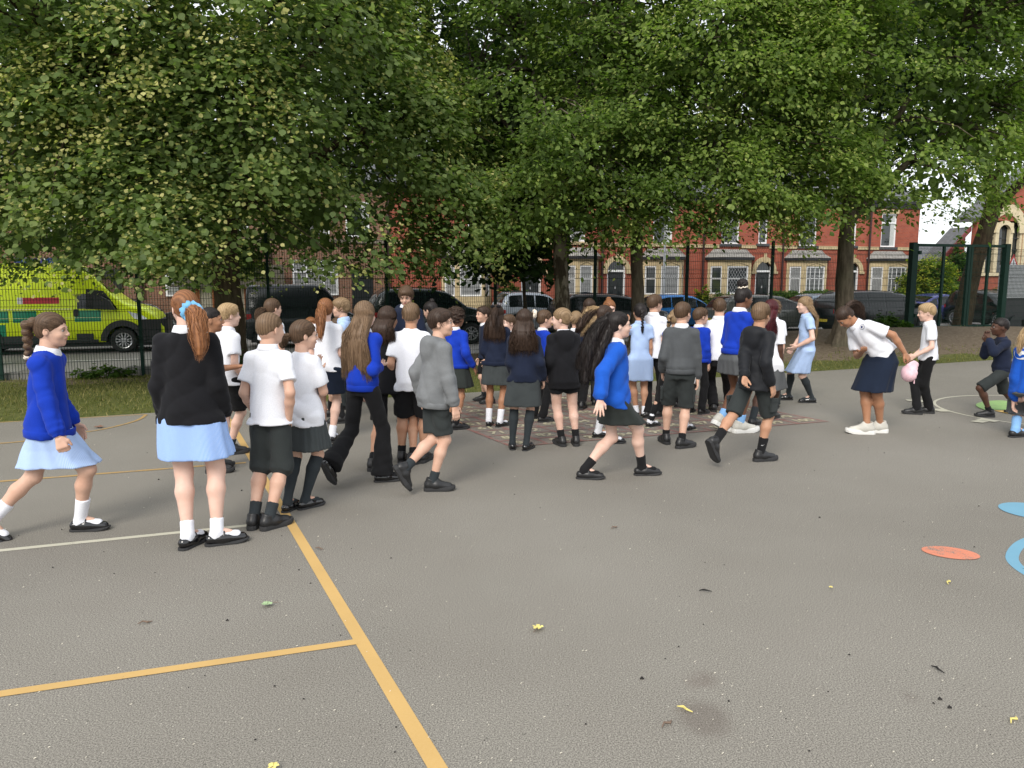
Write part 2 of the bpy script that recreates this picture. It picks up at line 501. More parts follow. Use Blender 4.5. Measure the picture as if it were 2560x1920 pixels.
# ------------------------------------------------------------------ materials of the buildings
def brick_mat(name, c1, c2, mortar, w=0.225, h=0.075):
    t = NT(name)
    tc = t.coord('Object')
    sx = t.new('ShaderNodeSeparateXYZ'); t.link(tc, sx.inputs[0])
    cm = t.new('ShaderNodeCombineXYZ')
    t.link(t.math('ADD', sx.outputs[0], sx.outputs[1]), cm.inputs[0]); t.link(sx.outputs[2], cm.inputs[1])
    b = t.new('ShaderNodeTexBrick', _Scale=1.0, _Mortar_Size=0.008, _Bias=-0.2)
    b.inputs['Brick Width'].default_value = w; b.inputs['Row Height'].default_value = h
    b.inputs['Color1'].default_value = c1 + (1,); b.inputs['Color2'].default_value = c2 + (1,); b.inputs['Mortar'].default_value = mortar + (1,)
    t.link(cm.outputs[0], b.inputs['Vector'])
    n = t.noise(tc, 0.9, 4, 0.6)
    c = t.mix(0.8, b.outputs['Color'], t.ramp(n, [(0.3, 0.78), (0.7, 1.18)]), 'MULTIPLY')
    t.set(c, 0.85, spec=0.2); t.bump(b.outputs['Fac'], -0.4, 0.01)
    return t.m
m_brick = brick_mat('red_brick', (0.345, 0.088, 0.052), (0.26, 0.062, 0.040), (0.24, 0.125, 0.095))
m_brick2 = brick_mat('dark_red_brick', (0.27, 0.075, 0.05), (0.20, 0.055, 0.04), (0.20, 0.13, 0.10))
m_brick3 = brick_mat('brown_brick', (0.22, 0.11, 0.07), (0.16, 0.085, 0.06), (0.22, 0.17, 0.13))
m_sand = M('buff_sandstone', (0.50, 0.40, 0.235), 0.85, var=0.22, scale=2.5, bump=0.1)
m_sandd = M('sooty_sandstone', (0.17, 0.145, 0.115), 0.9, var=0.3, scale=2.5)
m_upvc = M('white_upvc', (0.78, 0.79, 0.80), 0.35, var=0.02)
m_slate = M('grey_slate', (0.095, 0.098, 0.105), 0.6, var=0.3, scale=6)
m_slatel = M('pale_weathered_slate', (0.30, 0.29, 0.27), 0.7, var=0.3, scale=6)
m_pipe = M('dark_red_downpipe', (0.035, 0.014, 0.014), 0.45)
m_cill = M('dark_stone_sill', (0.065, 0.065, 0.07), 0.7)
t = NT('window_glass'); t.set((0.022, 0.027, 0.03), 0.06, 0.0, 0.8); m_glass = t.m
m_blind = M('white_blind_slat', (0.42, 0.43, 0.43), 0.5)
m_lead = M('lead_strip', (0.35, 0.36, 0.37), 0.4)
m_curt = M('pale_curtain', (0.42, 0.44, 0.43), 0.8, var=0.15, scale=20)
m_door = M('black_front_door', (0.018, 0.020, 0.022), 0.3)

WF = 17.7                        # distance of the house fronts from the fence
GZ = -0.15                       # garden level in front of the houses

def window(par, x0, x1, z0, z1, y, mull=(), trans=None, deco=None, sill=None, pane_y=0.06, name='window'):
    """a framed window facing -y, in the wall plane y"""
    fw = 0.07
    f = MB()
    f.box(x0, x1, y - 0.03, y + 0.05, z0, z0 + fw).box(x0, x1, y - 0.03, y + 0.05, z1 - fw, z1)
    f.box(x0, x0 + fw, y - 0.03, y + 0.05, z0 + fw, z1 - fw).box(x1 - fw, x1, y - 0.03, y + 0.05, z0 + fw, z1 - fw)
    for m in mull: f.box(m - fw / 2, m + fw / 2, y - 0.028, y + 0.05, z0 + fw, z1 - fw)
    if trans:
        xs = [x0 + fw] + [v for m in mull for v in (m - fw / 2, m + fw / 2)] + [x1 - fw]
        for i in range(0, len(xs), 2): f.box(xs[i], xs[i + 1], y - 0.026, y + 0.05, trans - fw / 2, trans + fw / 2)
    wo = f.build(name, m_upvc, par)
    p = MB(); p.box(x0 + fw * .5, x1 - fw * .5, y + 0.02, y + 0.035, z0 + fw * .5, z1 - fw * .5)
    p.build('pane', m_glass, wo)
    if deco == 'blind':
        b = MB(); z = z1 - fw - 0.03
        while z > z0 + fw: b.box(x0 + fw, x1 - fw, y + 0.008, y + 0.016, z - 0.030, z); z -= 0.058
        b.build('blind', m_blind, wo)
    elif deco == 'lattice':
        b = MB(); st = 0.17
        k = -30
        W, H = x1 - x0 - 2 * fw, z1 - z0 - 2 * fw
        cx0, cz0 = x0 + fw, z0 + fw
        sl = 1.5
        for sg in (1, -1):
            for i in range(-40, 41):
                # line z = sl*sg*(x - i*st)
                pts = []
                for q in range(2):
                    pass
                xa = i * st; lo, hi = (0, H)
                xs_ = sorted([xa + lo / (sl * sg), xa + hi / (sl * sg)])
                a = max(0, xs_[0]); b_ = min(W, xs_[1])
                if b_ - a < 0.02: continue
                za, zb = sl * sg * (a - xa), sl * sg * (b_ - xa)
                if za > zb and sg > 0: continue
                dx = 0.010
                b.quad((cx0 + a - dx, y + 0.012, cz0 + za), (cx0 + a + dx, y + 0.012, cz0 + za), (cx0 + b_ + dx, y + 0.012, cz0 + zb), (cx0 + b_ - dx, y + 0.012, cz0 + zb))
        b.build('leaded_lattice', m_lead, wo)
    elif deco == 'curtain':
        b = MB(); wv = (x1 - x0) * 0.28
        for sx in (x1 - fw - wv,):
            n = 10
            for i in range(n):
                a = sx + wv * i / n; c = sx + wv * (i + 1) / n
                ya = y + 0.012 + 0.006 * (i % 2); yc = y + 0.012 + 0.006 * ((i + 1) % 2)
                b.quad((a, ya, z0 + fw), (c, yc, z0 + fw), (c, yc, z1 - fw), (a, ya, z1 - fw))
        b.build('curtain', m_curt, wo)
    elif deco == 'bars':
        b = MB()
        k = max(2, int((x1 - x0) / 0.28))
        for i in range(1, k):
            xx = x0 + (x1 - x0) * i / k; b.box(xx - .018, xx + .018, y + 0.004, y + 0.012, z0 + fw, z1 - fw)
        b.build('glazing_bars', m_upvc, wo)
        b = MB(); z = z1 - fw - 0.03
        while z > z0 + fw: b.box(x0 + fw, x1 - fw, y + 0.013, y + 0.018, z - 0.02, z); z -= 0.07
        b.build('blind', m_blind, wo)
    if sill:
        s = MB(); s.box(x0 - 0.12, x1 + 0.12, y - 0.14, y - 0.031, z0 - 0.14, z0 - 0.002); s.build('sill', sill, wo)
    return wo
def arch_pts(cx, cz, r, a0, a1, n): return [(cx + r * math.cos(R(a0 + (a1 - a0) * i / n)), cz + r * math.sin(R(a0 + (a1 - a0) * i / n))) for i in range(n + 1)]
def arch_ring(mb, cx, cz, r0, r1, y0, y1, n=14, a0=180, a1=0):
    a = arch_pts(cx, cz, r1, a0, a1, n); b = arch_pts(cx, cz, r0, a0, a1, n)
    for i in range(n): mb.prism([a[i], a[i + 1], b[i + 1], b[i]], y0, y1)

def wall_with_holes(mb, x0, x1, z0, z1, holes, y0, y1):
    """front wall as boxes around rectangular openings (x0,x1,z0,z1)"""
    xs = sorted(set([x0, x1] + [v for h in holes for v in h[:2]])); zs = sorted(set([z0, z1] + [v for h in holes for v in h[2:]]))
    for i in range(len(xs) - 1):
        run = None
        for j in range(len(zs) - 1):
            cx, cz = (xs[i] + xs[i + 1]) / 2, (zs[j] + zs[j + 1]) / 2
            hole = any(h[0] < cx < h[1] and h[2] < cz < h[3] for h in holes)
            if not hole:
                if run is None: run = [zs[j], zs[j + 1]]
                else: run[1] = zs[j + 1]
            if hole or j == len(zs) - 2:
                if run: mb.box(xs[i], xs[i + 1], y0, y1, run[0], run[1]); run = None

def house(u0, u1, bay, door, ups, label, brick=m_brick, stone=m_sand, baydeco='blind', pipe=True, s0=None, s1=None, eave=5.55, roofm=m_slate, upper_small=None, chim=True):
    s0 = S_of(u0, WF) if s0 is None else s0; s1 = S_of(u1, WF) if s1 is None else s1
    o = S2W(s0, WF, 0)
    h = empty('terraced_house', o, SROT, label, 'house', 'terraced houses across the road')
    L = s1 - s0; X = lambda u: S_of(u, WF) - s0
    holes = []; wins = []
    for (ua, ub, z0, z1, kw) in ups:
        a, b = X(ua), X(ub); holes.append((a, b, z0, z1)); wins.append((a, b, z0, z1, kw))
    if door:
        dc = X((door[0] + door[1]) / 2); dw = 0.5; dz = GZ + 0.15
        holes.append((dc - dw, dc + dw, GZ, 2.35))
    w = MB(); wall_with_holes(w, 0.004, L - 0.004, GZ - 0.6, eave, holes, 0, 0.25)
    w.box(0.004, 0.25, 0.25, 8.0, GZ - 0.6, eave).box(L - 0.25, L - 0.004, 0.25, 8.0, GZ - 0.6, eave)
    w.build('wall', brick, h)
    bk = MB(); bk.box(0.26, L - 0.26, 0.45, 0.5, GZ, eave); bk.build('room_back', M('dark_interior', (0.02, 0.02, 0.022), 0.9), h)
    # string course
    st = MB(); xs = 0.0
    cuts = sorted([(a - 0.13, b + 0.13) for a, b, *_ in wins])
    seg = 0.01
    for a, b in cuts + [(L - 0.01, L)]:
        if a > seg: st = MB(); st.box(seg, a, -0.06, 0.0, 3.02, 3.20); st.build('string_course', stone, h)
        seg = max(seg, b)
    for a, b, z0, z1, kw in wins: 
        kw = dict(kw); window(h, a, b, z0, z1, 0.07, sill=kw.pop('sill', m_cill), **kw)
        lt = MB(); lt.box(a - 0.1, b + 0.1, -0.03, 0.1, z1, z1 + 0.22); lt.build('lintel', stone, h)
    if door:
        d = MB(); d.box(dc - 0.42, dc + 0.42, 0.14, 0.2, GZ + 0.05, 1.82)
        dr = d.build('front_door', m_door, h)
        e = MB()
        for sx in (-1, 1): e.box(dc + sx * 0.19 - 0.09, dc + sx * 0.19 + 0.09, 0.128, 0.139, 0.75, 1.55)
        e.build('door_pane', m_glass, dr)
        k = MB(); k.box(dc - 0.03, dc + 0.03, 0.12, 0.139, 1.0, 1.12); k.build('knocker', m_lead, dr)
        f = MB(); f.box(dc - 0.5, dc - 0.42, 0.06, 0.2, GZ, 2.35).box(dc + 0.42, dc + 0.5, 0.06, 0.2, GZ, 2.35).box(dc - 0.42, dc + 0.42, 0.06, 0.2, 1.82, 1.92)
        f.build('door_frame', m_upvc, h)
        g = MB(); g.box(dc - 0.42, dc + 0.42, 0.1, 0.12, 1.92, 2.35); g.build('fanlight', m_glass, h)
        a = MB(); arch_ring(a, dc, 1.86, 0.50, 0.74, -0.07, 0.05)
        a.box(dc - 0.80, dc - 0.5, -0.10, 0.0, 1.74, 1.86).box(dc + 0.5, dc + 0.80, -0.10, 0.0, 1.74, 1.86)
        a.box(dc - 0.08, dc + 0.08, -0.10, -0.071, 2.3, 2.78)
        a.build('door_arch', stone, h)
        # brick corners inside the arch
        c = MB()
        for sx in (-1, 1):
            pts = [(dc + sx * 0.5, 2.35)] + [(dc + sx * 0.5 * math.cos(R(t)), 1.86 + 0.5 * math.sin(R(t))) for t in range(0, 91, 15)] + [(dc, 2.35)]
            pts = [(dc + sx * 0.5, 1.86)] if False else pts
            c.prism(pts if sx < 0 else pts[::-1], 0.01, 0.09)
        c.build('spandrel', brick, h)
    if bay:
        a, b = X(bay[0]), X(bay[1]); dpt = 0.75; ch = 0.55
        # plan of the bay (canted)
        A, B, C, D = (a, 0.0), (a + ch, -dpt), (b - ch, -dpt), (b, 0.0)
        zt, zb = 2.42, 0.72
        bw = MB()
        bw.prismz([A, B, C, D], GZ - 0.6, zb)           # under the windows
        bw.prismz([A, B, C, D], 2.12, zt)                # stone head
        # stone piers
        for (p, q, n0, n1) in ((A, B, 0.0, 0.16), (A, B, 0.82, 1.0), (B, C, 0.0, 0.09), (B, C, 0.91, 1.0), (C, D, 0.0, 0.18), (C, D, 0.84, 1.0)):
            pa = (p[0] + (q[0] - p[0]) * n0, p[1] + (q[1] - p[1]) * n0); pb = (p[0] + (q[0] - p[0]) * n1, p[1] + (q[1] - p[1]) * n1)
            dx, dy = q[0] - p[0], q[1] - p[1]; l = math.hypot(dx, dy); nx, ny = -dy / l * 0.18, dx / l * 0.18
            bw.prismz([pa, pb, (pb[0] + nx, pb[1] + ny), (pa[0] + nx, pa[1] + ny)], zb, 2.12)
        pd = MB()     # shallow pediments above the lights
        for (p, q) in ((B, C),):
            m = ((p[0] + q[0]) / 2); w_ = (q[0] - p[0]) * 0.38
            for sx in (-1, 1): pd.prism([(m + sx * w_, 2.14), (m, 2.30), (m, 2.35), (m + sx * (w_ + 0.04), 2.18)][::sx], -dpt - 0.04, -dpt - 0.002)
        bo = bw.build('bay_window', stone, h)
        pd.build('pediment', stone, bo)
        # lights: centre light faces the street, the side lights are turned
        kw = dict(trans=1.5 if baydeco != 'plainwood' else None, deco={'blind': 'blind', 'lattice': 'lattice', 'bars': 'bars', 'curtain': 'curtain', 'plainwood': 'blind'}[baydeco])
        window(h, B[0] + (C[0] - B[0]) * 0.09, B[0] + (C[0] - B[0]) * 0.91, zb, 2.12, -dpt + 0.06, **kw)
        for (p, q) in ((A, B), (C, D)):
            l = math.hypot(q[0] - p[0], q[1] - p[1]); ang = math.atan2(q[1] - p[1], q[0] - p[0])
            wo = window(h, l * 0.17, l * 0.83, zb, 2.12, 0.06, trans=1.5, deco='blind' if baydeco in ('blind', 'bars') else None)
            wo.location = (p[0], p[1], 0); wo.rotation_euler = (0, 0, ang)
        # hipped slate roof with gutter
        e = 0.16
        A2, B2, C2, D2 = (a - e, 0.0), (a + ch - e * .5, -dpt - e), (b - ch + e * .5, -dpt - e), (b + e, 0.0)
        g = MB(); g.prismz([A2, B2, C2, D2], zt + 0.003, zt + 0.13); g.build('bay_gutter', m_gut, bo)
        r = MB(); z1 = zt + 0.135; z2 = zt + 0.55
        T = [(a + ch + 0.05, -0.04, z2), (b - ch - 0.05, -0.04, z2)]
        # courses of slates: stepped strips
        nco = 6
        base = [(A2[0], A2[1]), (B2[0], B2[1]), (C2[0], C2[1]), (D2[0], D2[1])]
        topp = [(a + ch * .6, 0.0), (a + ch + 0.05, -0.06), (b - ch - 0.05, -0.06), (b - ch * .6, 0.0)]
        for i in range(nco):
            t0, t1 = i / nco, (i + 1) / nco
            for k in range(3):
                def L_(j, t): return (base[j][0] + (topp[j][0] - base[j][0]) * t, base[j][1] + (topp[j][1] - base[j][1]) * t)
                p0, p1 = L_(k, t0), L_(k + 1, t0); q0, q1 = L_(k, t1), L_(k + 1, t1)
                za, zb_ = z1 + (z2 - z1) * t0 + 0.02, z1 + (z2 - z1) * t1
                r.add([(p0[0], p0[1], za), (p1[0], p1[1], za), (q1[0], q1[1], zb_), (q0[0], q0[1], zb_), (p0[0], p0[1], za - 0.02), (p1[0], p1[1], za - 0.02)], [(0, 1, 2, 3), (4, 5, 1, 0)])
        r.build('bay_roof', m_slatel, bo)
    # eaves gutter and roof
    g = MB(); g.box(0, L, -0.22, -0.08, eave - 0.02, eave + 0.1); g.box(0.002, L - 0.002, -0.08, 0.0, eave - 0.28, eave - 0.02); g.build('gutter', m_gut, h)
    r = MB(); nco = 12
    for i in range(nco):
        t0, t1 = i / nco, (i + 1) / nco
        y0_, y1_ = -0.25 + 4.2 * t0, -0.25 + 4.2 * t1; z0_, z1_ = eave + 0.1 + 2.5 * t0, eave + 0.1 + 2.5 * t1
        r.add([(0, y0_, z0_ + .03), (L, y0_, z0_ + .03), (L, y1_, z1_), (0, y1_, z1_), (0, y0_, z0_), (L, y0_, z0_)], [(0, 1, 2, 3), (4, 5, 1, 0)])
    r.add([(0, 3.95, eave + 2.6), (L, 3.95, eave + 2.6), (L, 8.1, eave), (0, 8.1, eave)], [(0, 1, 2, 3)])
    r.add([(0.003, 0, eave), (0.003, 8, eave), (0.003, 3.95, eave + 2.58)], [(0, 2, 1)]); r.add([(L - 0.003, 0, eave), (L - 0.003, 8, eave), (L - 0.003, 3.95, eave + 2.58)], [(0, 1, 2)])
    ro = r.build('roof', roofm, h)
    if chim:
        c = MB(); c.box(L - 0.7, L - 0.05, 3.4, 4.5, eave + 1.9, eave + 3.7).box(L - 0.76, L + 0.0, 3.34, 4.56, eave + 3.7, eave + 3.82)
        co = c.build('chimney', brick, ro)
        for i in range(3):
            mbp = MB(); mbp.tube([(L - 0.38, 3.65 + i * 0.3, eave + 3.82), (L - 0.38, 3.65 + i * 0.3, eave + 4.15)], [0.1, 0.085], 8)
            mbp.build('chimney_pot', M('clay_pot', (0.42, 0.22, 0.12), 0.8), ro)
    if pipe:
        p = MB(); p.tube([(0.02, -0.1, GZ), (0.02, -0.1, eave)], 0.055, 8); p.build('downpipe', m_pipe, h)
    return h
WN = dict(trans=None, deco='curtain')
house(1241, 1502, (1404, 1496), (1312, 1344), [(1279, 1336, 3.25, 4.85, dict(mull=(), deco='curtain', sill=m_sand)), (1424, 1462, 3.25, 4.9, dict(deco='blind', sill=m_sand))], 'red brick terraced house half hidden behind the peeling trunk and dark foliage')
house(1502, 1753, (1604, 1709), (1521, 1561), [(1630, 1678, 3.2, 5.05, dict(deco='curtain', sill=m_sand))], 'red brick terraced house with a soot grey bay window and open curtain upstairs', stone=m_sand, baydeco='plainwood')
house(1753, 1951, (1768, 1878), (1890, 1928), [(1800, 1844, 3.25, 5.05, dict(deco='lattice')), (1892, 1914, 3.28, 4.9, dict(deco=None))], 'red brick terraced house with diamond leaded windows and a satellite dish', baydeco='lattice')
house(1951, 2165, (1965, 2064), (2108, 2148), [(1993, 2036, 3.2, 5.0, dict(deco=None)), (2120, 2134, 3.25, 4.9, dict(deco=None))], 'red brick terraced house with a clipped hedge, its door behind the right hand trunk', baydeco='bars')
house(2165, 2289, (2169, 2264), None, [(2196, 2233, 3.2, 5.0, dict(trans=4.5, deco='curtain'))], 'end red brick terraced house with a small bay and wide open sky to its right', baydeco='bars')
sL = S_of(1241, WF)
house(0, 0, (1104, 1228), None, [(1170, 1192, 3.2, 4.9, dict(deco=None, sill=m_sand))], 'red brick terraced house with white blinds, at the edge of the lime crown', s0=sL - 5.0, s1=sL)
for i in range(5):
    a = sL - 5.0 - 5.0 * (i + 1)
    off = [0.55, 1.05, 0.95]
    h = house(0, 0, None, None, [], ['brown brick terraced house behind the black pickup', 'brown brick terraced house behind the dark van', 'brown brick terraced house left of the big trunk', 'brown brick terraced house behind the ambulance bonnet', 'brown brick terraced house behind the middle of the ambulance'][i], brick=m_brick3, stone=m_sandd, s0=a, s1=a + 5.0, roofm=m_slate)
    f = MB()
    window(h, 1.2, 2.5, 3.3, 4.8, -0.04, deco='blind'); window(h, 3.2, 4.2, 3.3, 4.8, -0.04, deco='curtain')
    window(h, 0.9, 2.8, 0.8, 2.3, -0.04, mull=(1.5, 2.2), trans=1.8, deco='blind')
    d = MB(); d.box(3.4, 4.3, -0.05, -0.002, GZ, 1.9); d.build('front_door', m_door, h)
# satellite dish
p = S2W(S_of(1787, WF), WF - 0.35, 0); zz = 4.15
dish = empty('satellite_dish', (p.x, p.y, zz), SROT, 'pale round satellite dish beside the leaded upstairs window', 'satellite dish')
mb = MB(); vs = []; fs = []
for i in range(5):
    for k in range(20):
        a = 2 * math.pi * k / 20; r_ = 0.30 * i / 4
        vs.append((r_ * math.cos(a), -0.0 + 0.5 * r_ * r_ - 0.05, r_ * math.sin(a) * 0.9))
for i in range(4):
    for k in range(20): fs.append((i * 20 + k, (i + 1) * 20 + k, (i + 1) * 20 + (k + 1) % 20, i * 20 + (k + 1) % 20))
mb.add(vs, fs); mb.build('dish', M('dish_grey', (0.55, 0.53, 0.48), 0.5), dish, smooth=True)
mb = MB(); mb.tube([(0, 0, -0.25), (0, -0.32, -0.08)], 0.012, 6).tube([(0, -0.32, -0.1), (0, -0.32, -0.02)], 0.03, 8).tube([(0, 0, 0), (0, 0.33, -0.1)], 0.02, 6)
mb.build('arm', m_gut, dish)

# ------------------------------------------------------------------ brick hall on the right with a traceried window
hy = 0.0
HW = 15.6
o = S2W(S_of(2440, HW), HW)
hall = empty('brick_hall', o, SROT, 'red brick hall with a tall cream stone traceried window at the right edge', 'hall')
XH = lambda u: S_of(u, HW) - S_of(2440, HW)
ZH = lambda v, u=2490: Zat(u, v, HW)
mb = MB(); zs_ = ZH(682); x0, x1 = XH(2432), XH(2900)
xa, xb = XH(2452), XH(2548); zt = ZH(520)
wall_with_holes(mb, x0, x1, -0.8, 4.7, [(xa, xb, zs_, min(zt, 4.6))], 0, 0.3)
mb.prism([(x0, 4.7), (x1, 4.7), ((x0 + x1) / 2, 9.5)], 0.0, 0.3)
mb.build('wall', m_brick, hall)
mb = MB(); mb.box(xa, xb, 0.25, 0.3, zs_, 4.7); mb.build('window_back', m_glass, hall)
mb = MB()
W3 = (xb - xa)
mb.box(xa - 0.12, xb + 0.12, -0.12, 0.0, zs_ - 0.18, zs_ - 0.002)
mb.box(xa - .25, xa, -0.05, -0.002, zs_, 4.55)
mb.box(xb, xb + .2, -0.05, -0.002, zs_, 4.0)
for f in (0.0, 0.30, 0.66, 0.94): mb.box(xa + W3 * f, xa + W3 * (f + 0.09), 0.02, 0.2, zs_, 4.5)
mb.box(xa, xa + W3 * .30, 0.05, 0.18, 3.95, 4.6)
arch_ring(mb, xa + W3 * .52, 3.95, W3 * .16, W3 * .24, -0.03, 0.15, 8)
arch_ring(mb, xa + W3 * .52, 3.95, W3 * .36, W3 * .56, -0.08, -0.004, 12)
mb.build('stone_tracery', M('cream_stone', (0.55, 0.47, 0.31), 0.85, var=0.15), hall)
mb = MB()
for f in (0.09, 0.39, 0.75):
    for k in range(1, 4): mb.box(xa + W3 * f, xa + W3 * (f + 0.2), 0.1, 0.14, zs_ + k * 0.62, zs_ + k * 0.62 + 0.04)
    mb.box(xa + W3 * f, xa + W3 * (f + .03), 0.1, 0.15, zs_, 4.2)
mb.build('window_bars', m_gut, hall)
mb = MB(); e = 0.3
mx = (x0 + x1) / 2
for sx in (-1, 1):
    xx = x0 - e if sx < 0 else x1 + e
    z_ = 4.7 - e * 4.8 / ((x1 - x0) / 2)
    q = [(xx, z_), (mx, 9.55), (mx, 9.75), (xx, z_ + 0.2)]
    mb.prism(q if sx < 0 else q[::-1], -0.25, 1.2)
mb.build('roof', m_slate, hall)
# low porch wing left of the hall
mb = MB(); px0, px1 = XH(2366), XH(2430)
mb.box(px0, px1, 0.6, 4, -0.8, 2.1); mb.prism([(px0, 2.1), (px1, 2.1), (px1, 4.0)], 0.6, 0.9)
mb.build('porch', m_brick, hall)
mb = MB(); q = [(px0 - 0.1, 2.35), (px1 - 0.05, 4.05), (px1 - 0.05, 4.25), (px0 - 0.15, 2.53)]
mb.prism(q, 0.3, 1.6); mb.build('porch_roof', m_slate, hall)
mb = MB(); mb.prism([(px0 - 0.2, 2.28), (px1 - 0.05, 4.02), (px1 - 0.05, 4.3), (px0 - 0.25, 2.51)], 0.22, 0.298); mb.build('bargeboard', M('maroon_paint', (0.16, 0.03, 0.03), 0.5), hall)
mb = MB(); mb.box(px0 + 0.35, px0 + 1.0, 0.5, 0.598, -0.8, 1.35); mb.build('porch_door', M('dark_maroon_door', (0.05, 0.015, 0.015), 0.5), hall)

# far slate roofed bungalow seen through the gate
o = S2W(S_of(2310, 30), 30)
bu = empty('bungalow', o, SROT, 'low bungalow with a grey slate roof behind the yellow ivy', 'bungalow')
mb = MB(); mb.box(0, 6, 0, 6, -0.8, 2.6); mb.build('wall', m_brick2, bu)
mb = MB(); mb.add([(-.4, -.4, 2.3), (6.4, -.4, 2.3), (6.4, 3, 4.0), (-.4, 3, 4.0), (6.4, 6.4, 2.3), (-.4, 6.4, 2.3)], [(0, 1, 2, 3), (3, 2, 4, 5), (0, 3, 5), (1, 4, 2)]); mb.build('roof', m_slate, bu)

# cream shed with orange brown posts behind the ambulance bonnet
sh = empty('cream_shed', S2W(S_of(448, 14.9), 14.9, -0.55), SROT, 'low cream walled shed with orange brown posts right of the ambulance', 'shed')
mb = MB(); mb.box(0, 3.6, 0, 2.4, 0, 1.75); mb.build('wall', M('cream_render', (0.48, 0.44, 0.34), 0.85), sh)
mb0 = MB(); mb0.box(-0.06, 0.08, -0.05, -0.002, 0, 1.75)
pm = mb0.mesh('post', M('orange_brown_timber', (0.30, 0.10, 0.03), 0.6))
for i in range(7): link('post', pm, sh, (i * 0.58 + 0.02, 0, 0))
mb = MB(); mb.box(-0.3, 3.9, -0.25, 2.6, 1.752, 1.86); mb.box(-0.2, 3.8, 0.1, 2.4, 1.862, 2.6); mb.build('roof', M('mossy_stone_tiles', (0.13, 0.115, 0.09), 0.9, var=0.4, scale=4), sh)

# ------------------------------------------------------------------ lamp post
p = S2W(S_of(1660, 14.6), 14.6)
lp = empty('lamp_post', (p.x, p.y, -0.55), SROT, 'tall pale grey lamp post in front of the soot grey bay', 'lamp post')
mb = MB(); mb.tube([(0, 0, 0), (0, 0, 1.2)], 0.09, 12); mb.build('base', M('galvanised', (0.45, 0.47, 0.48), 0.45, 0.2), lp)
mb = MB(); mb.tube([(0, 0, 1.2), (0, 0, 7.5), (0, -0.3, 7.9), (0, -1.2, 8.05)], [0.055, 0.045, 0.04, 0.03], 12); mb.build('column', MC['galvanised'], lp)
mb = MB(); mb.box(-.12, .12, -1.75, -1.15, 8.0, 8.12); mb.build('lantern', MC['galvanised'], lp)

# ------------------------------------------------------------------ mesh fence
m_green = M('dark_green_powder_coat', (0.006, 0.026, 0.018), 0.65, var=0.1, spec=0.2)
fence = empty('mesh_fence', S2W(0, 0), SROT, 'dark green welded mesh fence along the edge of the playground', 'fence')
ZT = 2.37; PS = 2.45
def wire_panel(W, zb, zt, name='mesh_panel'):
    mb = MB(); r = 0.0042; x = 0.03
    folds = [zt - 0.12, zt - 0.75, zt - 1.38, zt - 2.0]
    def off(z):
        for f in folds:
            if abs(z - f) < 0.055: return -0.05 * (1 - abs(z - f) / 0.055)
        return 0.0
    zz = sorted([zb, zt] + [f + d for f in folds for d in (-0.055, 0, 0.055) if zb < f + d < zt])
    xs = np.arange(0.05, W - 0.02, 0.05)
    for x in xs:
        for i in range(len(zz) - 1):
            a, b = zz[i], zz[i + 1]; ya, yb = off(a), off(b)
            mb.add([(x - r, ya, a), (x, ya - r, a), (x + r, ya, a), (x - r, yb, b), (x, yb - r, b), (x + r, yb, b)], [(0, 1, 4, 3), (1, 2, 5, 4), (2, 0, 3, 5)])
    hz = list(np.arange(zt, zb, -0.2)) + [f + d for f in folds for d in (-0.055, 0.055)]
    for z in hz:
        y = off(z) - 0.004
        mb.add([(0, y, z - .004), (0, y - .006, z), (0, y, z + .004), (W, y, z - .004), (W, y - .006, z), (W, y, z + .004)], [(0, 1, 4, 3), (1, 2, 5, 4), (2, 0, 3, 5)])
    return mb.mesh(name, m_green)
pan_lo = wire_panel(PS, -0.42, ZT)
pan_hi = wire_panel(PS, 0.02, ZT)
pm = MB(); pm.box(-0.032, 0.032, 0.012, 0.072, -0.7, 2.5); pm = pm.mesh('post', m_green)
ks = list(range(-4, 8)) 
for k in ks:
    link('post', pm, fence, (k * PS, 0, 0))
    if k < 7: link('mesh_panel', pan_lo if k < 3 else pan_hi, fence, (k * PS, 0, 0))
gs = S_of(2280, 0)
link('mesh_panel', wire_panel(gs - 7 * PS - 0.1, 0.05, ZT), fence, (7 * PS, 0, 0))
ge = S_of(2512, 0)
for i in range(4):
    link('mesh_panel', pan_hi, fence, (ge + 0.12 + i * PS, 0, 0)); link('post', pm, fence, (ge + 0.12 + (i + 1) * PS, 0, 0))
mb = MB()   # low stone kerb under the fence, on the left
for i in range(26):
    a = -9 + i * 0.62; zf = terr(a, 0)
    if a > 2.6: break
    mb.box(a, a + 0.6, 0.1 + 0.02 * (i % 3), 0.34, zf - 0.4, zf + 0.09 + 0.03 * ((i * 7) % 3))
mbs = MB(); mbs.box(0, 0.6, 0, 0.24, 0, 0.5); st_m = mbs.mesh('kerb_block', m_kerb)
kw = empty('stone_edging', S2W(-9, 0.1), SROT, 'row of rough grey edging stones at the foot of the fence on the left', 'edging')
for i in range(19):
    a = i * 0.62; zf = terr(a - 9, 0)
    link('kerb_block', st_m, kw, (a, 0.02 * (i % 3), zf - 0.40 + 0.03 * ((i * 7) % 3)), (0, 0, 0.03 * ((i * 5) % 3 - 1)))
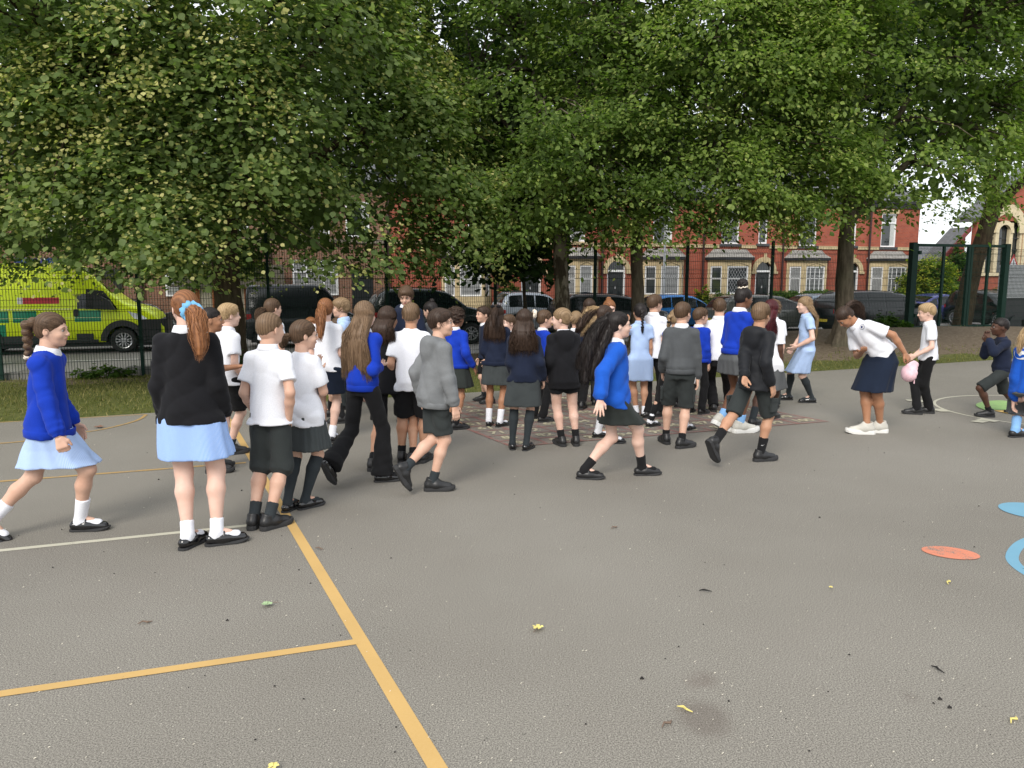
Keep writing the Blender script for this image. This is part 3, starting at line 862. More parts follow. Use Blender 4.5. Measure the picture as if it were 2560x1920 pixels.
# gate
gate = empty('mesh_gate', S2W(gs, 0), SROT, 'tall dark green double gate with thick square posts in the fence on the right', 'gate')
GW = ge - gs; zg = 0.2
def bar(name, x0, x1, y0, y1, z0, z1): mb = MB(); mb.box(x0, x1, y0, y1, z0, z1); return mb.build(name, m_green, gate)
bar('gate_post', -0.09, 0.06, -0.07, 0.08, zg - 0.3, 2.52); bar('gate_post', 0.07, 0.12, -0.05, 0.05, zg - 0.3, 2.45)
bar('gate_post', GW - 0.10, GW + 0.06, -0.07, 0.08, zg - 0.4, 2.52)
hx = GW * 0.595
bar('leaf_stile', hx - 0.09, hx - 0.01, -0.04, 0.04, zg, 2.42); bar('leaf_stile', hx + 0.01, hx + 0.08, -0.04, 0.04, zg, 2.42)
bar('mid_rail_post', GW * 0.315 - .035, GW * 0.315 + .035, -0.03, 0.03, zg, 2.42); bar('mid_rail_post', GW * 0.80 - .035, GW * 0.80 + .035, -0.03, 0.03, zg - .1, 2.42)
bar('top_rail', 0.12, GW - 0.10, -0.035, 0.035, 2.421, 2.49); bar('bottom_rail', 0.12, GW - 0.1, -0.03, 0.03, zg - 0.02, zg + 0.05)
for zh in (0.5, 2.2): bar('hinge', 0.12, 0.2, -0.08, -0.041, zh, zh + 0.1)
link('gate_mesh', wire_panel(GW - 0.22, 0.2, 2.42, 'gate_mesh'), gate, (0.12, 0.01, 0))

# ------------------------------------------------------------------ grey ribbed trailer board on the far right with a warning sign
o = S2W(S_of(2516, 7.0), 7.0)
tr = empty('box_trailer', (o.x, o.y, -0.64), SROT, 'shallow grey ribbed display trailer cut by the right edge behind the fence', 'trailer')
zt_ = Zat(2530, 662, 7.0) + 0.64; zb_ = Zat(2530, 745, 7.0) + 0.64
mb = MB(); mb.box(0, 3.2, 0, 0.35, zb_, zt_); mb.build('box_body', M('trailer_grey', (0.33, 0.34, 0.34), 0.5), tr)
for i in range(5):
    mb = MB(); z = zb_ + (zt_ - zb_) * (i + 0.5) / 5; mb.box(0.02, 3.18, -0.02, -0.001, z - 0.015, z + 0.015); mb.build('rib', M('trailer_rib', (0.25, 0.26, 0.26), 0.5), tr)
mb = MB(); mb.box(0.05, 3.1, 0.05, 0.33, 0.45, zb_ - 0.002); mb.build('chassis', m_gut, tr)
for x in (0.7, 1.6):
    mb = MB(); mb.tube([(x, -0.02, 0.33), (x, 0.2, 0.33)], 0.33, 20); mb.build('wheel', m_gut, tr)
p = S2W(S_of(2527, 7.6), 7.6)
sg = empty('warning_sign', (p.x, p.y, -0.64), SROT, 'small red and white triangular warning sign above the grey trailer', 'sign')
zs2 = Zat(2527, 652, 7.6) + 0.64
mb = MB(); mb.tube([(0, 0, 0), (0, 0, zs2 - 0.1)], 0.03, 8); mb.build('pole', MC['galvanised'], sg)
mb = MB(); mb.prism([(-0.3, zs2 - 0.25), (0.3, zs2 - 0.25), (0, zs2 + 0.27)], -0.06, -0.045); mb.build('red_triangle', M('sign_red', (0.55, 0.03, 0.03), 0.4), sg)
mb = MB(); mb.prism([(-0.19, zs2 - 0.19), (0.19, zs2 - 0.19), (0, zs2 + 0.14)], -0.064, -0.061); mb.build('white_triangle', M('sign_white', (0.75, 0.75, 0.75), 0.4), sg)
mb = MB(); mb.box(-.02, .02, -.068, -.065, zs2 - .16, zs2 + .03); mb.build('sign_mark', m_gut, sg)
# ------------------------------------------------------------------ vehicles
t = NT('tyre_rubber'); t.set((0.018, 0.018, 0.018), 0.8); m_tyre = t.m
m_rim = M('alloy_rim', (0.45, 0.46, 0.47), 0.3, 0.8, var=0.05)
m_trim = M('black_plastic_trim', (0.018, 0.019, 0.02), 0.6)
t = NT('car_window_glass'); t.set((0.010, 0.013, 0.014), 0.08, 0.0, 0.45); m_cgl = t.m
m_lamp = M('headlamp_glass', (0.55, 0.58, 0.6), 0.08, 0.3, spec=0.9)
m_tail = M('tail_lamp_red', (0.35, 0.012, 0.012), 0.2)
m_chrome = M('chrome', (0.6, 0.61, 0.62), 0.15, 0.9, var=0.02)
def paint(name, c, r=0.22):
    if name in MC: return MC[name]
    t = NT(name); n = t.noise(t.coord('Object'), 3, 3)
    t.set(t.ramp(n, [(0.3, tuple(x * 0.92 for x in c)), (0.7, tuple(x * 1.05 for x in c))]), r, 0.15, 0.5)
    t.b.inputs['Coat Weight'].default_value = 0.25; t.b.inputs['Coat Roughness'].default_value = 0.05
    MC[name] = t.m; return t.m
def interp(pts, x):
    for i in range(len(pts) - 1):
        if pts[i][0] <= x <= pts[i + 1][0]:
            d = pts[i + 1][0] - pts[i][0]
            return pts[i][1] + (pts[i + 1][1] - pts[i][1]) * ((x - pts[i][0]) / d if d else 0)
    return pts[0][1] if x < pts[0][0] else pts[-1][1]
WHEEL = {}
def wheel(parent, x, y, r, side, spokes=5, nm='wheel'):
    """a wheel standing at (x, y), outer face towards side"""
    key = (round(r, 3), spokes)
    if key not in WHEEL:
        prof = [(r * .62, -.11), (r * .9, -.115), (r, -.08), (r, .08), (r * .9, .115), (r * .66, .10), (r * .62, .09)]
        mb = MB(); n = 32; vs = []; fs = []
        for i in range(n):
            a = 2 * math.pi * i / n
            for (q, w) in prof: vs.append((q * math.cos(a), w, q * math.sin(a)))
        k = len(prof)
        for i in range(n):
            for j in range(k - 1): fs.append((i * k + j, i * k + j + 1, ((i + 1) % n) * k + j + 1, ((i + 1) % n) * k + j))
        mb.add(vs, fs); ty = mb.mesh('tyre', m_tyre, True)
        mb = MB(); n = 28; vs = []; fs = []
        for (q0, q1, w0, w1) in ((r * .56, r * .645, .085, .10),):
            for i in range(n):
                a, b = 2 * math.pi * i / n, 2 * math.pi * (i + 1) / n
                mb.add([(q0 * math.cos(a), w0, q0 * math.sin(a)), (q1 * math.cos(a), w1, q1 * math.sin(a)), (q1 * math.cos(b), w1, q1 * math.sin(b)), (q0 * math.cos(b), w0, q0 * math.sin(b)),
                        (q0 * math.cos(a), -.02, q0 * math.sin(a)), (q0 * math.cos(b), -.02, q0 * math.sin(b))], [(0, 1, 2, 3), (0, 3, 5, 4)])
        for s in range(spokes):
            for dd in (-0.13, 0.13):
                a = 2 * math.pi * s / spokes + dd; a2 = 2 * math.pi * s / spokes + dd * 1.9
                c0 = (r * .12 * math.cos(a), r * .12 * math.sin(a)); c1 = (r * .58 * math.cos(a2), r * .58 * math.sin(a2))
                nx, nz = -math.sin(a) * r * .045, math.cos(a) * r * .045
                poly = [(c0[0] - nx, c0[1] - nz), (c1[0] - nx, c1[1] - nz), (c1[0] + nx, c1[1] + nz), (c0[0] + nx, c0[1] + nz)]
                mb.prism(poly, .06, .095)
        mb.prism([(r * .17 * math.cos(2 * math.pi * i / 12), r * .17 * math.sin(2 * math.pi * i / 12)) for i in range(12)], .05, .105)
        rm = mb.mesh('rim', m_rim)
        mb = MB(); mb.prism([(r * .58 * math.cos(2 * math.pi * i / 24), r * .58 * math.sin(2 * math.pi * i / 24)) for i in range(24)], -.03, .0)
        WHEEL[key] = (ty, rm, mb.mesh('brake_disc', m_trim))
    ty, rm, dk = WHEEL[key]
    o = link(nm, ty, parent, (x, y, r), (0, 0, 0 if side > 0 else math.pi))
    link('rim', rm, o); link('brake_disc', dk, o)
    return o
def car(u0, u1, w, H, label, pm, kind='suv', cat='car', flip=False, Wd=1.85, L=None, s0=None, zr=-0.64, group='vehicles parked along the road'):
    """a car parked along the road; front at +x unless flip. w is the distance of its middle line from the fence"""
    if s0 is None:
        s0 = S_of(u0, w - Wd / 2)
        if L is None: L = S_of(u1, w - Wd / 2) - s0
    o = S2W(s0 + L / 2, w, zr)
    root = empty('parked_car' if cat == 'car' else cat, o, SROT + (math.pi if flip else 0), label, cat, group)
    h = Wd / 2
    if kind == 'suv':
        roof = [(0, .60), (.02, .74), (.06, .90), (.13, .985), (.3, 1.0), (.5, .985), (.62, .93), (.70, .80), (.77, .68), (.82, .655), (.93, .60), (.985, .50), (1, .40)]
        belt = [(0, .58), (.05, .62), (.2, .63), (.6, .595), (.75, .60), (.82, .60), (.93, .55), (.985, .46), (1, .37)]
        cab = (.05, .77); pil = (.10, .27, .43, .60, .72); wx = (.19, .80); wr = .36
    elif kind == 'hatch':
        roof = [(0, .50), (.015, .62), (.05, .78), (.10, .93), (.2, .99), (.4, 1.0), (.55, .96), (.66, .84), (.76, .68), (.8, .645), (.92, .56), (.985, .46), (1, .36)]
        belt = [(0, .48), (.05, .60), (.2, .62), (.55, .585), (.76, .59), (.8, .585), (.92, .51), (.985, .43), (1, .34)]
        cab = (.05, .76); pil = (.11, .24, .42, .58, .71); wx = (.18, .81); wr = .32
    elif kind == 'saloon':
        roof = [(0, .50), (.02, .62), (.12, .68), (.2, .82), (.3, .95), (.42, 1.0), (.55, .97), (.66, .84), (.74, .68), (.78, .64), (.92, .56), (.985, .46), (1, .36)]
        belt = [(0, .48), (.02, .58), (.12, .62), (.55, .585), (.74, .59), (.8, .585), (.92, .51), (.985, .43), (1, .34)]
        cab = (.14, .74); pil = (.18, .29, .45, .59, .69); wx = (.18, .81); wr = .32
    elif kind == 'van':
        roof = [(0, .60), (.008, .90), (.03, .985), (.2, 1.0), (.6, 1.0), (.68, .97), (.76, .80), (.82, .64), (.85, .61), (.94, .53), (.985, .42), (1, .32)]
        belt = [(0, .57), (.01, .56), (.5, .55), (.6, .54), (.82, .58), (.85, .57), (.94, .49), (.985, .39), (1, .30)]
        cab = (.60, .82); pil = (.62, .775); wx = (.17, .83); wr = .34
    N = 64
    xs = sorted(set([i / N for i in range(N + 1)] + [wx[0] + d for d in np.linspace(-.085, .085, 13)] + [wx[1] + d for d in np.linspace(-.085, .085, 13)]))
    arch = wr + 0.06
    def sec(t_):
        X = (t_ - .5) * L
        zr_, zb_ = interp(roof, t_) * H, interp(belt, t_) * H
        z0 = 0.22 + 0.10 * (abs(t_ - .5) * 2) ** 6
        zl = z0
        for c in wx:
            d = abs((t_ - c) * L)
            if d < arch: zl = max(zl, wr + math.sqrt(arch ** 2 - d * d) * 0.98)
        pin = 1 - 0.16 * (abs(t_ - .5) * 2) ** 5             # plan taper at nose and tail
        hw = h * pin
        c = 1.0 if zr_ - zb_ > 0.12 * H else 0.0
        tum = (0.17 if kind != 'van' else 0.10) * min(1, (zr_ - zb_) / (0.35 * H))
        zm = min(max(0.52 * H * .8, zl + .03), zb_ - .02)
        ht = hw * (0.955 - tum)
        return X, [(hw * .93, zl), (hw * .985, zl + .05 if zl + .05 < zm else (zl + zm) / 2), (hw, zm), (hw * .985, (zm + zb_) / 2 + .02), (hw * .955, zb_), (ht + (hw * .955 - ht) * .08, zr_ - .055), (ht - .06, zr_ - .012), (ht * .5, zr_ + .006), (0, zr_ + .012)]
    vs = []; K = 9
    for t_ in xs:
        X, pr = sec(t_)
        for (y, z) in pr: vs.append((X, -y, z))
        for (y, z) in pr[-2::-1]: vs.append((X, y, z))
    C = 2 * K - 1; fs = []
    for i in range(len(xs) - 1):
        for j in range(C - 1): fs.append((i * C + j, (i + 1) * C + j, (i + 1) * C + j + 1, i * C + j + 1))
    fs.append(tuple(range(C))); m_ = (len(xs) - 1) * C; fs.append(tuple(m_ + j for j in range(C - 1, -1, -1)))
    mb = MB(); mb.add(vs, fs)
    me = mb.mesh('body', pm, True); body = link('body', me, root)
    mb = MB(); mb.box(-L * .46, L * .46, -h * .86, h * .86, 0.2, 0.45); mb.build('underbody', m_trim, root)
    # side glass
    def side_panel(ta, tb, ztop, zbot, name, mat, par, off=0.006, nn=6, side=(-1, 1)):
        mb = MB()
        for sd in side:
            vs = []; fs = []
            for i in range(nn + 1):
                t_ = ta + (tb - ta) * i / nn
                X, pr = sec(t_)
                (y1, z1), (y2, z2) = pr[4], pr[5]
                for q in (zbot, ztop):
                    y = y1 + (y2 - y1) * q + off; z = z1 + (z2 - z1) * q
                    vs.append((X, sd * y, z))
            for i in range(nn): fs.append((2 * i, 2 * i + 2, 2 * i + 3, 2 * i + 1) if sd < 0 else (2 * i, 2 * i + 1, 2 * i + 3, 2 * i + 2))
            mb.add(vs, fs)
        return mb.build(name, mat, par)
    if kind == 'van': spans = [(pil[0], pil[1])]
    else: spans = [(pil[0], pil[1] - .008), (pil[1] + .004, pil[2] - .012), (pil[2] + .004, pil[3]), (pil[3] + .006, pil[4])]
    for (a, b) in spans:
        for sd_ in (-1, 1): side_panel(a, b, .93, .08, 'side_window', m_cgl, root, side=(sd_,))
    # door seams and handles
    for sx in ((pil[1:4] + (pil[-1] + .02,)) if kind != 'van' else (.56, .79)):
        X, pr = sec(sx)
        for sd in (-1, 1):
            y = pr[2][0] + .004; mb = MB()
            mb.box(X - .006, X + .006, min(sd * y, sd * (y - .01)), max(sd * y, sd * (y - .01)), pr[1][1] + .05, pr[3][1])
            mb.build('door_seam', m_trim, root)
    for sx in ((pil[1] + .1, pil[2] + .13) if kind != 'van' else (.60,)):
        X, pr = sec(sx)
        for sd in (-1, 1):
            mb = MB(); y = pr[3][0] + .025; mb.box(X - .09, X + .09, min(sd * y, sd * (y - .03)), max(sd * y, sd * (y - .03)), pr[3][1] + .02, pr[3][1] + .05)
            mb.build('door_handle', m_chrome if kind == 'saloon' else pm, root)
    # windscreen and rear glass: strips over the roof line
    def over(ta, tb, name, mat=m_cgl, f0=.06, off=.008, nn=6):
        vs = []; fs = []; m = 7
        for i in range(nn + 1):
            t_ = ta + (tb - ta) * i / nn; X, pr = sec(t_)
            hy = pr[6][0] * (1 - f0)
            for j in range(m):
                y = -hy + 2 * hy * j / (m - 1); z = interp([(0, pr[8][1]), (pr[7][0], pr[7][1]), (pr[6][0], pr[6][1])], abs(y)) + off
                vs.append((X + (off if tb > .5 else -off), y, z))
        for i in range(nn):
            for j in range(m - 1): fs.append((i * m + j, (i + 1) * m + j, (i + 1) * m + j + 1, i * m + j + 1))
        mb = MB(); mb.add(vs, fs); return mb.build(name, mat, root, smooth=True)
    if kind == 'van': over(.69, .81, 'windscreen')
    else:
        over({'suv': .63, 'hatch': .585, 'saloon': .585}[kind], cab[1] - .012, 'windscreen')
        over(.022 if kind != 'saloon' else .15, .11 if kind != 'saloon' else .27, 'rear_window')
    # lamps, grille, bumper, number plate, mirrors
    for sd in (-1, 1):
        X, pr = sec(.965); X2, pr2 = sec(.90)
        mb = MB()
        y, y2 = pr[3][0] + .012, pr2[3][0] + .012
        zt1, zt2 = pr[4][1] - .01, pr2[4][1] - .03
        q = [(X2, sd * y2, zt2), (X, sd * y, zt1 - .0), (X, sd * y, zt1 - .14), (X2, sd * y2, zt2 - .08)]
        mb.add(q + [(L / 2 - .01, sd * y * .72, interp(belt, .99) * H - .02), (L / 2 - .01, sd * y * .72, interp(belt, .99) * H - .16)], [(0, 1, 2, 3) if sd < 0 else (3, 2, 1, 0), (1, 4, 5, 2) if sd < 0 else (2, 5, 4, 1)])
        mb.build('headlight', m_lamp, root)
        X, pr = sec(.012); X2, pr2 = sec(.05); mb = MB(); y, y2 = pr[3][0] + .012, pr2[3][0] + .012
        z = interp(belt, .03) * H
        mb.add([(X2, sd * y2, z - .03), (X - .012, sd * y, z - .03), (X - .012, sd * y, z - .2), (X2, sd * y2, z - .16), (-L / 2 - .012, sd * y * .72, z - .03), (-L / 2 - .012, sd * y * .72, z - .2)], [(0, 1, 2, 3) if sd > 0 else (3, 2, 1, 0), (1, 4, 5, 2) if sd > 0 else (2, 5, 4, 1)])
        mb.build('tail_light', m_tail, root)
        X, pr = sec(cab[1] - .05); mb = MB(); y = pr[4][0]
        a, b = sorted((sd * (y + .02), sd * (y + .20)))
        mb.box(X - .05, X + .10, a, b, pr[4][1] + .02, pr[4][1] + .18); mb.build('door_mirror', pm if kind != 'van' else m_trim, root)
        for c in wx: wheel(root, (c - .5) * L, sd * (h - .125), wr, sd, 5)
    mb = MB(); zb1 = interp(belt, 1) * H
    mb.box(L / 2 - .02, L / 2 + .012, -h * .55, h * .55, zb1 - .30, zb1 - .06); mb.build('grille', m_trim, root)
    mb = MB(); mb.box(L / 2 + .014, L / 2 + .024, -.26, .26, zb1 - .44, zb1 - .33); mb.build('number_plate', M('white_plate', (.7, .7, .68), .5), root)
    mb = MB(); mb.box(-L / 2 - .026, -L / 2 - .014, -.26, .26, .45, .56); mb.build('number_plate', M('yellow_plate', (.65, .5, .05), .5), root)
    if kind == 'suv':
        for sd in (-1, 1):
            mb = MB(); pts = []
            for t_ in (.12, .16, .35, .55, .60):
                X, pr = sec(t_); pts.append((X, sd * (pr[6][0] - .03), pr[6][1] + (.05 if .13 < t_ < .58 else .01)))
            mb.tube(pts, .014, 6); mb.build('roof_rail', m_trim, root)
    return root, L, sec
p_black = paint('black_car_paint', (0.007, 0.009, 0.010), 0.3); p_dgrn = paint('very_dark_green_paint', (0.008, 0.016, 0.015))
p_silver = paint('silver_car_paint', (0.38, 0.42, 0.47)); p_grey = paint('grey_green_car_paint', (0.125, 0.13, 0.115))
p_blue = paint('bright_blue_car_paint', (0.02, 0.20, 0.55)); p_dgrey = paint('dark_grey_van_paint', (0.018, 0.022, 0.025)); p_dsv = paint('pale_blue_grey_paint', (0.22, 0.27, 0.33))
WN_ = 9.4
vr, Lv, secv = car(608, 900, WN_, 2.0, 'dark grey panel van with a red tail lamp, right of the big trunk', p_dgrey, 'van', 'van', Wd=2.0)
car(930, 1237, WN_ - .3, 1.86, 'large black estate car behind the tall boy in the navy hoodie', p_dgrn, 'suv', Wd=1.95)
car(1405, 1692, WN_ + .6, 1.60, 'black hatchback with a rear spoiler behind the group on the number square', p_black, 'suv')
car(1815, 2083, WN_ + 1.2, 1.50, 'grey green hatchback with dark windows left of the right hand trunk', p_grey, 'hatch')
car(2105, 2372, WN_ - .6, 1.66, 'black sports utility car with a silver edged roof left of the green gate', p_black, 'suv')
car(1256, 1450, 12.9, 1.62, 'silver crossover car parked behind the nearest thin trunk', p_silver, 'suv')
car(1640, 1822, 12.9, 1.48, 'bright blue small car behind the boy in the grey sweatshirt', p_blue, 'hatch')
car(1990, 2190, 13.2, 1.45, 'pale blue grey saloon car behind the grey green hatchback', p_dsv, 'saloon')
car(210, 440, 12.6, 1.5, 'black car whose nose shows beyond the ambulance bonnet', p_black, 'hatch')
car(2300, 2482, 13.2, 1.4, 'purple blue car far behind the green gate', paint('purple_blue_paint', (.06, .07, .25)), 'saloon')
# black car facing the camera behind the gate
p = S2W(S_of(2490, 7.6), 9.6, -0.64)
ro, L_, sc_ = car(0, 0, 9.6, 1.62, 'black car facing the gate with a pale plate and silver bonnet reflections', p_black, 'suv', s0=S_of(2490, 9.6) - 2.2, L=4.4)
ro.rotation_euler = (0, 0, SROT - R(100))
mb = MB()
cu = bpy.data.curves.new('plate', 'FONT'); cu.body = 'RVN'; cu.size = 0.1; cu.align_x = 'CENTER'; cu.align_y = 'CENTER'
o = bpy.data.objects.new('plate', cu); COL.objects.link(o); dg = bpy.context.evaluated_depsgraph_get()
me = bpy.data.meshes.new_from_object(o.evaluated_get(dg)); me.materials.clear(); me.materials.append(m_gut); bpy.data.objects.remove(o)
zb1 = .37 * 1.62
link('plate_lettering', me, ro, (2.226, 0.1, zb1 - .385), (R(90), 0, R(90)))

# ------------------------------------------------------------------ ambulance
p_amb = paint('ambulance_yellow_paint', (0.70, 0.86, 0.01), 0.4); m_agrn = paint('ambulance_green_squares', (0.0, 0.22, 0.11), 0.35)
wA = 9.5; HWd = 1.02
uf = 401
s1 = S_of(uf, wA - HWd); La = 6.0
roA, La, secA = car(0, 0, wA, 2.62, 'yellow ambulance with green squares and black wheel arches, cut by the left edge', p_amb, 'van', 'ambulance', s0=s1 - La, L=La, Wd=2 * HWd)
for c in list(roA.children):
    if c.name.split('.')[0] in ('wheel', 'side_window', 'windscreen', 'door_seam', 'door_handle', 'door_mirror', 'headlight', 'body', 'grille', 'tail_light'):
        for g in list(c.children): bpy.data.objects.remove(g)
        bpy.data.objects.remove(c)
# body redrawn with the blunt nose of a panel van: side profile and width
roofA = [(0, .96), (.02, 1.0), (.5, 1.0), (.62, .975), (.70, .86), (.775, .66), (.83, .56), (.93, .49), (.975, .42), (1, .28)]
beltA = [(0, .53), (.55, .53), (.70, .50), (.775, .52), (.83, .51), (.93, .455), (.975, .40), (1, .26)]
HA = 2.62; hA = HWd
wxA = (.20, .815); wrA = .365
xsA = sorted(set([i / 60 for i in range(61)] + [w_ + d for w_ in wxA for d in np.linspace(-.08, .08, 15)]))
def secA(t_):
    X = (t_ - .5) * La; zr_, zb_ = interp(roofA, t_) * HA, interp(beltA, t_) * HA
    zl = 0.33
    for c in wxA:
        d = abs((t_ - c) * La)
        if d < wrA + .08: zl = max(zl, wrA + math.sqrt((wrA + .08) ** 2 - d * d))
    hw = hA * (1 - .13 * max(0, (t_ - .8) / .2) ** 2.5)
    tum = 0.10 * min(1, (zr_ - zb_) / (.4 * HA)); ht = hw * (.97 - tum)
    zm = max(.36 * HA, zl + .04)
    zm = min(zm, zb_ - .04)
    return X, [(hw * .96, zl), (hw, min(zl + .05, zm)), (hw, zm), (hw * .995, (zm + zb_) / 2), (hw * .975, zb_), (ht, zr_ - .08), (ht - .08, zr_ - .015), (ht * .5, zr_ + .01), (0, zr_ + .015)]
vs = []; K = 9
for t_ in xsA:
    X, pr = secA(t_)
    vs += [(X, -y, z) for y, z in pr] + [(X, y, z) for y, z in pr[-2::-1]]
C = 17; fs = []
for i in range(len(xsA) - 1):
    for j in range(C - 1): fs.append((i * C + j, (i + 1) * C + j, (i + 1) * C + j + 1, i * C + j + 1))
fs += [tuple(range(C)), tuple((len(xsA) - 1) * C + j for j in range(C - 1, -1, -1))]
mb = MB(); mb.add(vs, fs); mb.build('body', p_amb, roA, smooth=True)
def apanel(name, ta, tb, za, zb, mat, off=.006, nn=5, par=None):
    """panel on the camera-side flank between two heights"""
    mb = MB(); vs = []; fs = []; m = 3
    for i in range(nn + 1):
        t_ = ta + (tb - ta) * i / nn; X, pr = secA(t_)
        prof = sorted([(z, y) for y, z in pr[1:7]])
        for j in range(m + 1):
            z = za + (zb - za) * j / m; y = interp([(a, b) for a, b in prof], z)
            vs.append((X, -(y + off), z))
    for i in range(nn):
        for j in range(m): fs.append((i * (m + 1) + j, (i + 1) * (m + 1) + j, (i + 1) * (m + 1) + j + 1, i * (m + 1) + j + 1))
    mb.add(vs, fs); return mb.build(name, mat, par or roA)
def tA(u): return (S_of(u, wA - HWd) - (s1 - La)) / La
def zA(u, v): return Zat(u, v, wA - HWd) + 0.64
# upper green squares, flank squares, rubbing strips
zg0, zg1 = zA(150, 805), zA(150, 777)
for (ua, ub) in ((-140, -70), (-60, 12), (22, 83), (178, 245)): apanel('green_square', tA(ua), tA(ub), zg0, zg1 + (0.0), m_agrn)
zq1 = zA(-20, 835); 
for (ua, ub) in ((-200, -110), (-60, 2)): apanel('green_square', tA(ua), tA(ub), zA(-20, 850), zA(-20, 810) - .03, m_agrn)
apanel('pale_stripe', tA(-200), tA(172), zg1 + .035, zg1 + .06, M('pale_yellow_stripe', (.75, .75, .35), .4))
apanel('pale_stripe', tA(-200), tA(245), (zg0 + zg1) / 2 - .05, (zg0 + zg1) / 2 - .04, MC['pale_yellow_stripe'], off=.010)
apanel('rubbing_strip', tA(-40), tA(112), zA(150, 852), zA(150, 838), m_trim, off=.02)
apanel('rubbing_strip', tA(180), tA(223), zA(200, 849), zA(200, 834), m_trim, off=.02)
apanel('sill', tA(-200), tA(235), .33, .42, m_trim, off=.012)
apanel('red_panel', tA(50), tA(142), zA(90, 760), zA(90, 744), M('ambulance_red_lettering', (.5, .03, .04), .4))
apanel('white_panel', tA(36), tA(50), zA(90, 760), zA(90, 744), M('ambulance_white', (.7, .7, .7), .4))
for i, ch in enumerate('AMBULANCE'):
    pass
# white flat lettering on the red panel
cu = bpy.data.curves.new('lettering', 'FONT'); cu.body = 'EMERGENCY AMBULANCE'; cu.size = 0.0; cu.size = 0.11; cu.align_x = 'CENTER'
# door windows, handle, mirror
apanel('door_window', tA(186), tA(232), zA(200, 772), zA(200, 735), m_cgl, off=.012)
apanel('door_handle', tA(177), tA(189), zA(183, 791), zA(183, 773), m_trim, off=.03)
mb = MB(); X0, X1 = (tA(231) - .5) * La, (tA(284) - .5) * La
zq0, zq2 = zA(250, 774), zA(250, 740)
mb.prism([(X0, zq0 + .05), (X1, zq0), (X1 - .12, (zq0 + zq2) / 2 + .06), (X1 - .35, zq2), (X0 + .05, zq2)], -HWd - .26, -HWd - .03)
mo = mb.build('door_mirror', m_trim, roA)
mb = MB(); mb.prism([(X0 - .25, zq0 + .02), (X1 + .05, zq0), (X1 - .3, zq2 + .15), (X0 - .2, zq2 + .2)], -HWd * .975 - .012, -HWd * .95); mb.build('quarter_window', m_cgl, roA)
# windscreen, headlight, grille bumper
mb = MB(); vs = []; fs = []
for i in range(6):
    t_ = .64 + (.77 - .64) * i / 5; X, pr = secA(t_); hy = pr[6][0] * .95
    for j in range(5): vs.append((X + .012, -hy + 2 * hy * j / 4, pr[7][1] + .01))
for i in range(5):
    for j in range(4): fs.append((i * 5 + j, (i + 1) * 5 + j, (i + 1) * 5 + j + 1, i * 5 + j + 1))
mb.add(vs, fs); mb.build('windscreen', m_cgl, roA)
def pt(u, v, off=.01):
    t_ = tA(u); X, pr = secA(min(t_, 1)); z = zA(u, v); y = interp(sorted([(b, a) for a, b in pr[1:5]]), z)
    return (X, -(y + off), z)
for sd in (-1, 1):
    q = [pt(312, 778), pt(345, 786), pt(360, 796), pt(352, 803), pt(328, 796)]
    if sd > 0: q = [(x, -y, z) for x, y, z in q[::-1]]
    mb = MB(); mb.add(q, [tuple(range(len(q)))]); mb.build('headlight', m_lamp, roA)
# black arches and bumper
for ci, c in enumerate(wxA):
    for sd in (-1, 1):
        mb = MB(); cx = (c - .5) * La; n = 20; r0, r1 = wrA + .07, wrA + .24
        y0_, y1_ = sorted((sd * (hA + .0), sd * (hA + .045)))
        for i in range(n):
            a, b = R(180 - 180 * i / n), R(180 - 180 * (i + 1) / n)
            if cx + r1 * math.cos(b) > La / 2 - .12: continue
            mb.prism([(cx + r1 * math.cos(a), wrA + r1 * math.sin(a)), (cx + r1 * math.cos(b), wrA + r1 * math.sin(b)), (cx + r0 * math.cos(b), wrA + r0 * math.sin(b)), (cx + r0 * math.cos(a), wrA + r0 * math.sin(a))], y0_, y1_)
        mb.build('wheel_arch', m_trim, roA)
        wheel(roA, cx, sd * (hA - .12), wrA, sd, 6)
mb = MB(); xa_ = (wxA[1] - .5) * La + wrA + .12
mb.prismz([(xa_, -hA - .03), (La / 2 - .1, -hA * .93), (La / 2 + .08, -hA * .6), (La / 2 + .1, 0), (La / 2 + .08, hA * .6), (La / 2 - .1, hA * .93), (xa_, hA + .03)], .28, .98)
mb.build('bumper', m_trim, roA)
mb = MB(); mb.box(La / 2 + .03, La / 2 + .105, -.6, .6, .99, 1.13); mb.build('grille', m_trim, roA)
for x_ in (-.9, -.1):
    mb = MB(); mb.box(x_ * 1.0, x_ + .5, -.5, .5, HA + .02, HA + .16)
    mb.build('beacon_bar', M('blue_beacon', (.02, .08, .5), .2), roA)
# ------------------------------------------------------------------ foliage
def leaf_mat(name, stops, trans=0.35, rough=0.5):
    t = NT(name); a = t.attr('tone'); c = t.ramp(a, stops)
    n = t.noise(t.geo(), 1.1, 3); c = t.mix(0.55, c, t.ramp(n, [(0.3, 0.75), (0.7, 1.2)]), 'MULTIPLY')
    t.set(c, rough, spec=0.22)
    tr = t.new('ShaderNodeBsdfTranslucent'); t.link(t.mix(1.0, c, (1.45, 1.75, 0.80), 'MULTIPLY'), tr.inputs['Color'])
    ms = t.new('ShaderNodeMixShader'); ms.inputs[0].default_value = trans + .12
    t.link(t.b.outputs[0], ms.inputs[1]); t.link(tr.outputs[0], ms.inputs[2]); t.link(ms.outputs[0], t.out.inputs['Surface'])
    return t.m
m_lime = leaf_mat('lime_leaves', [(0.0, (0.058, 0.092, 0.030)), (0.45, (0.140, 0.198, 0.064)), (0.78, (0.225, 0.285, 0.102)), (0.86, (0.34, 0.34, 0.11)), (1.0, (0.56, 0.52, 0.23))])
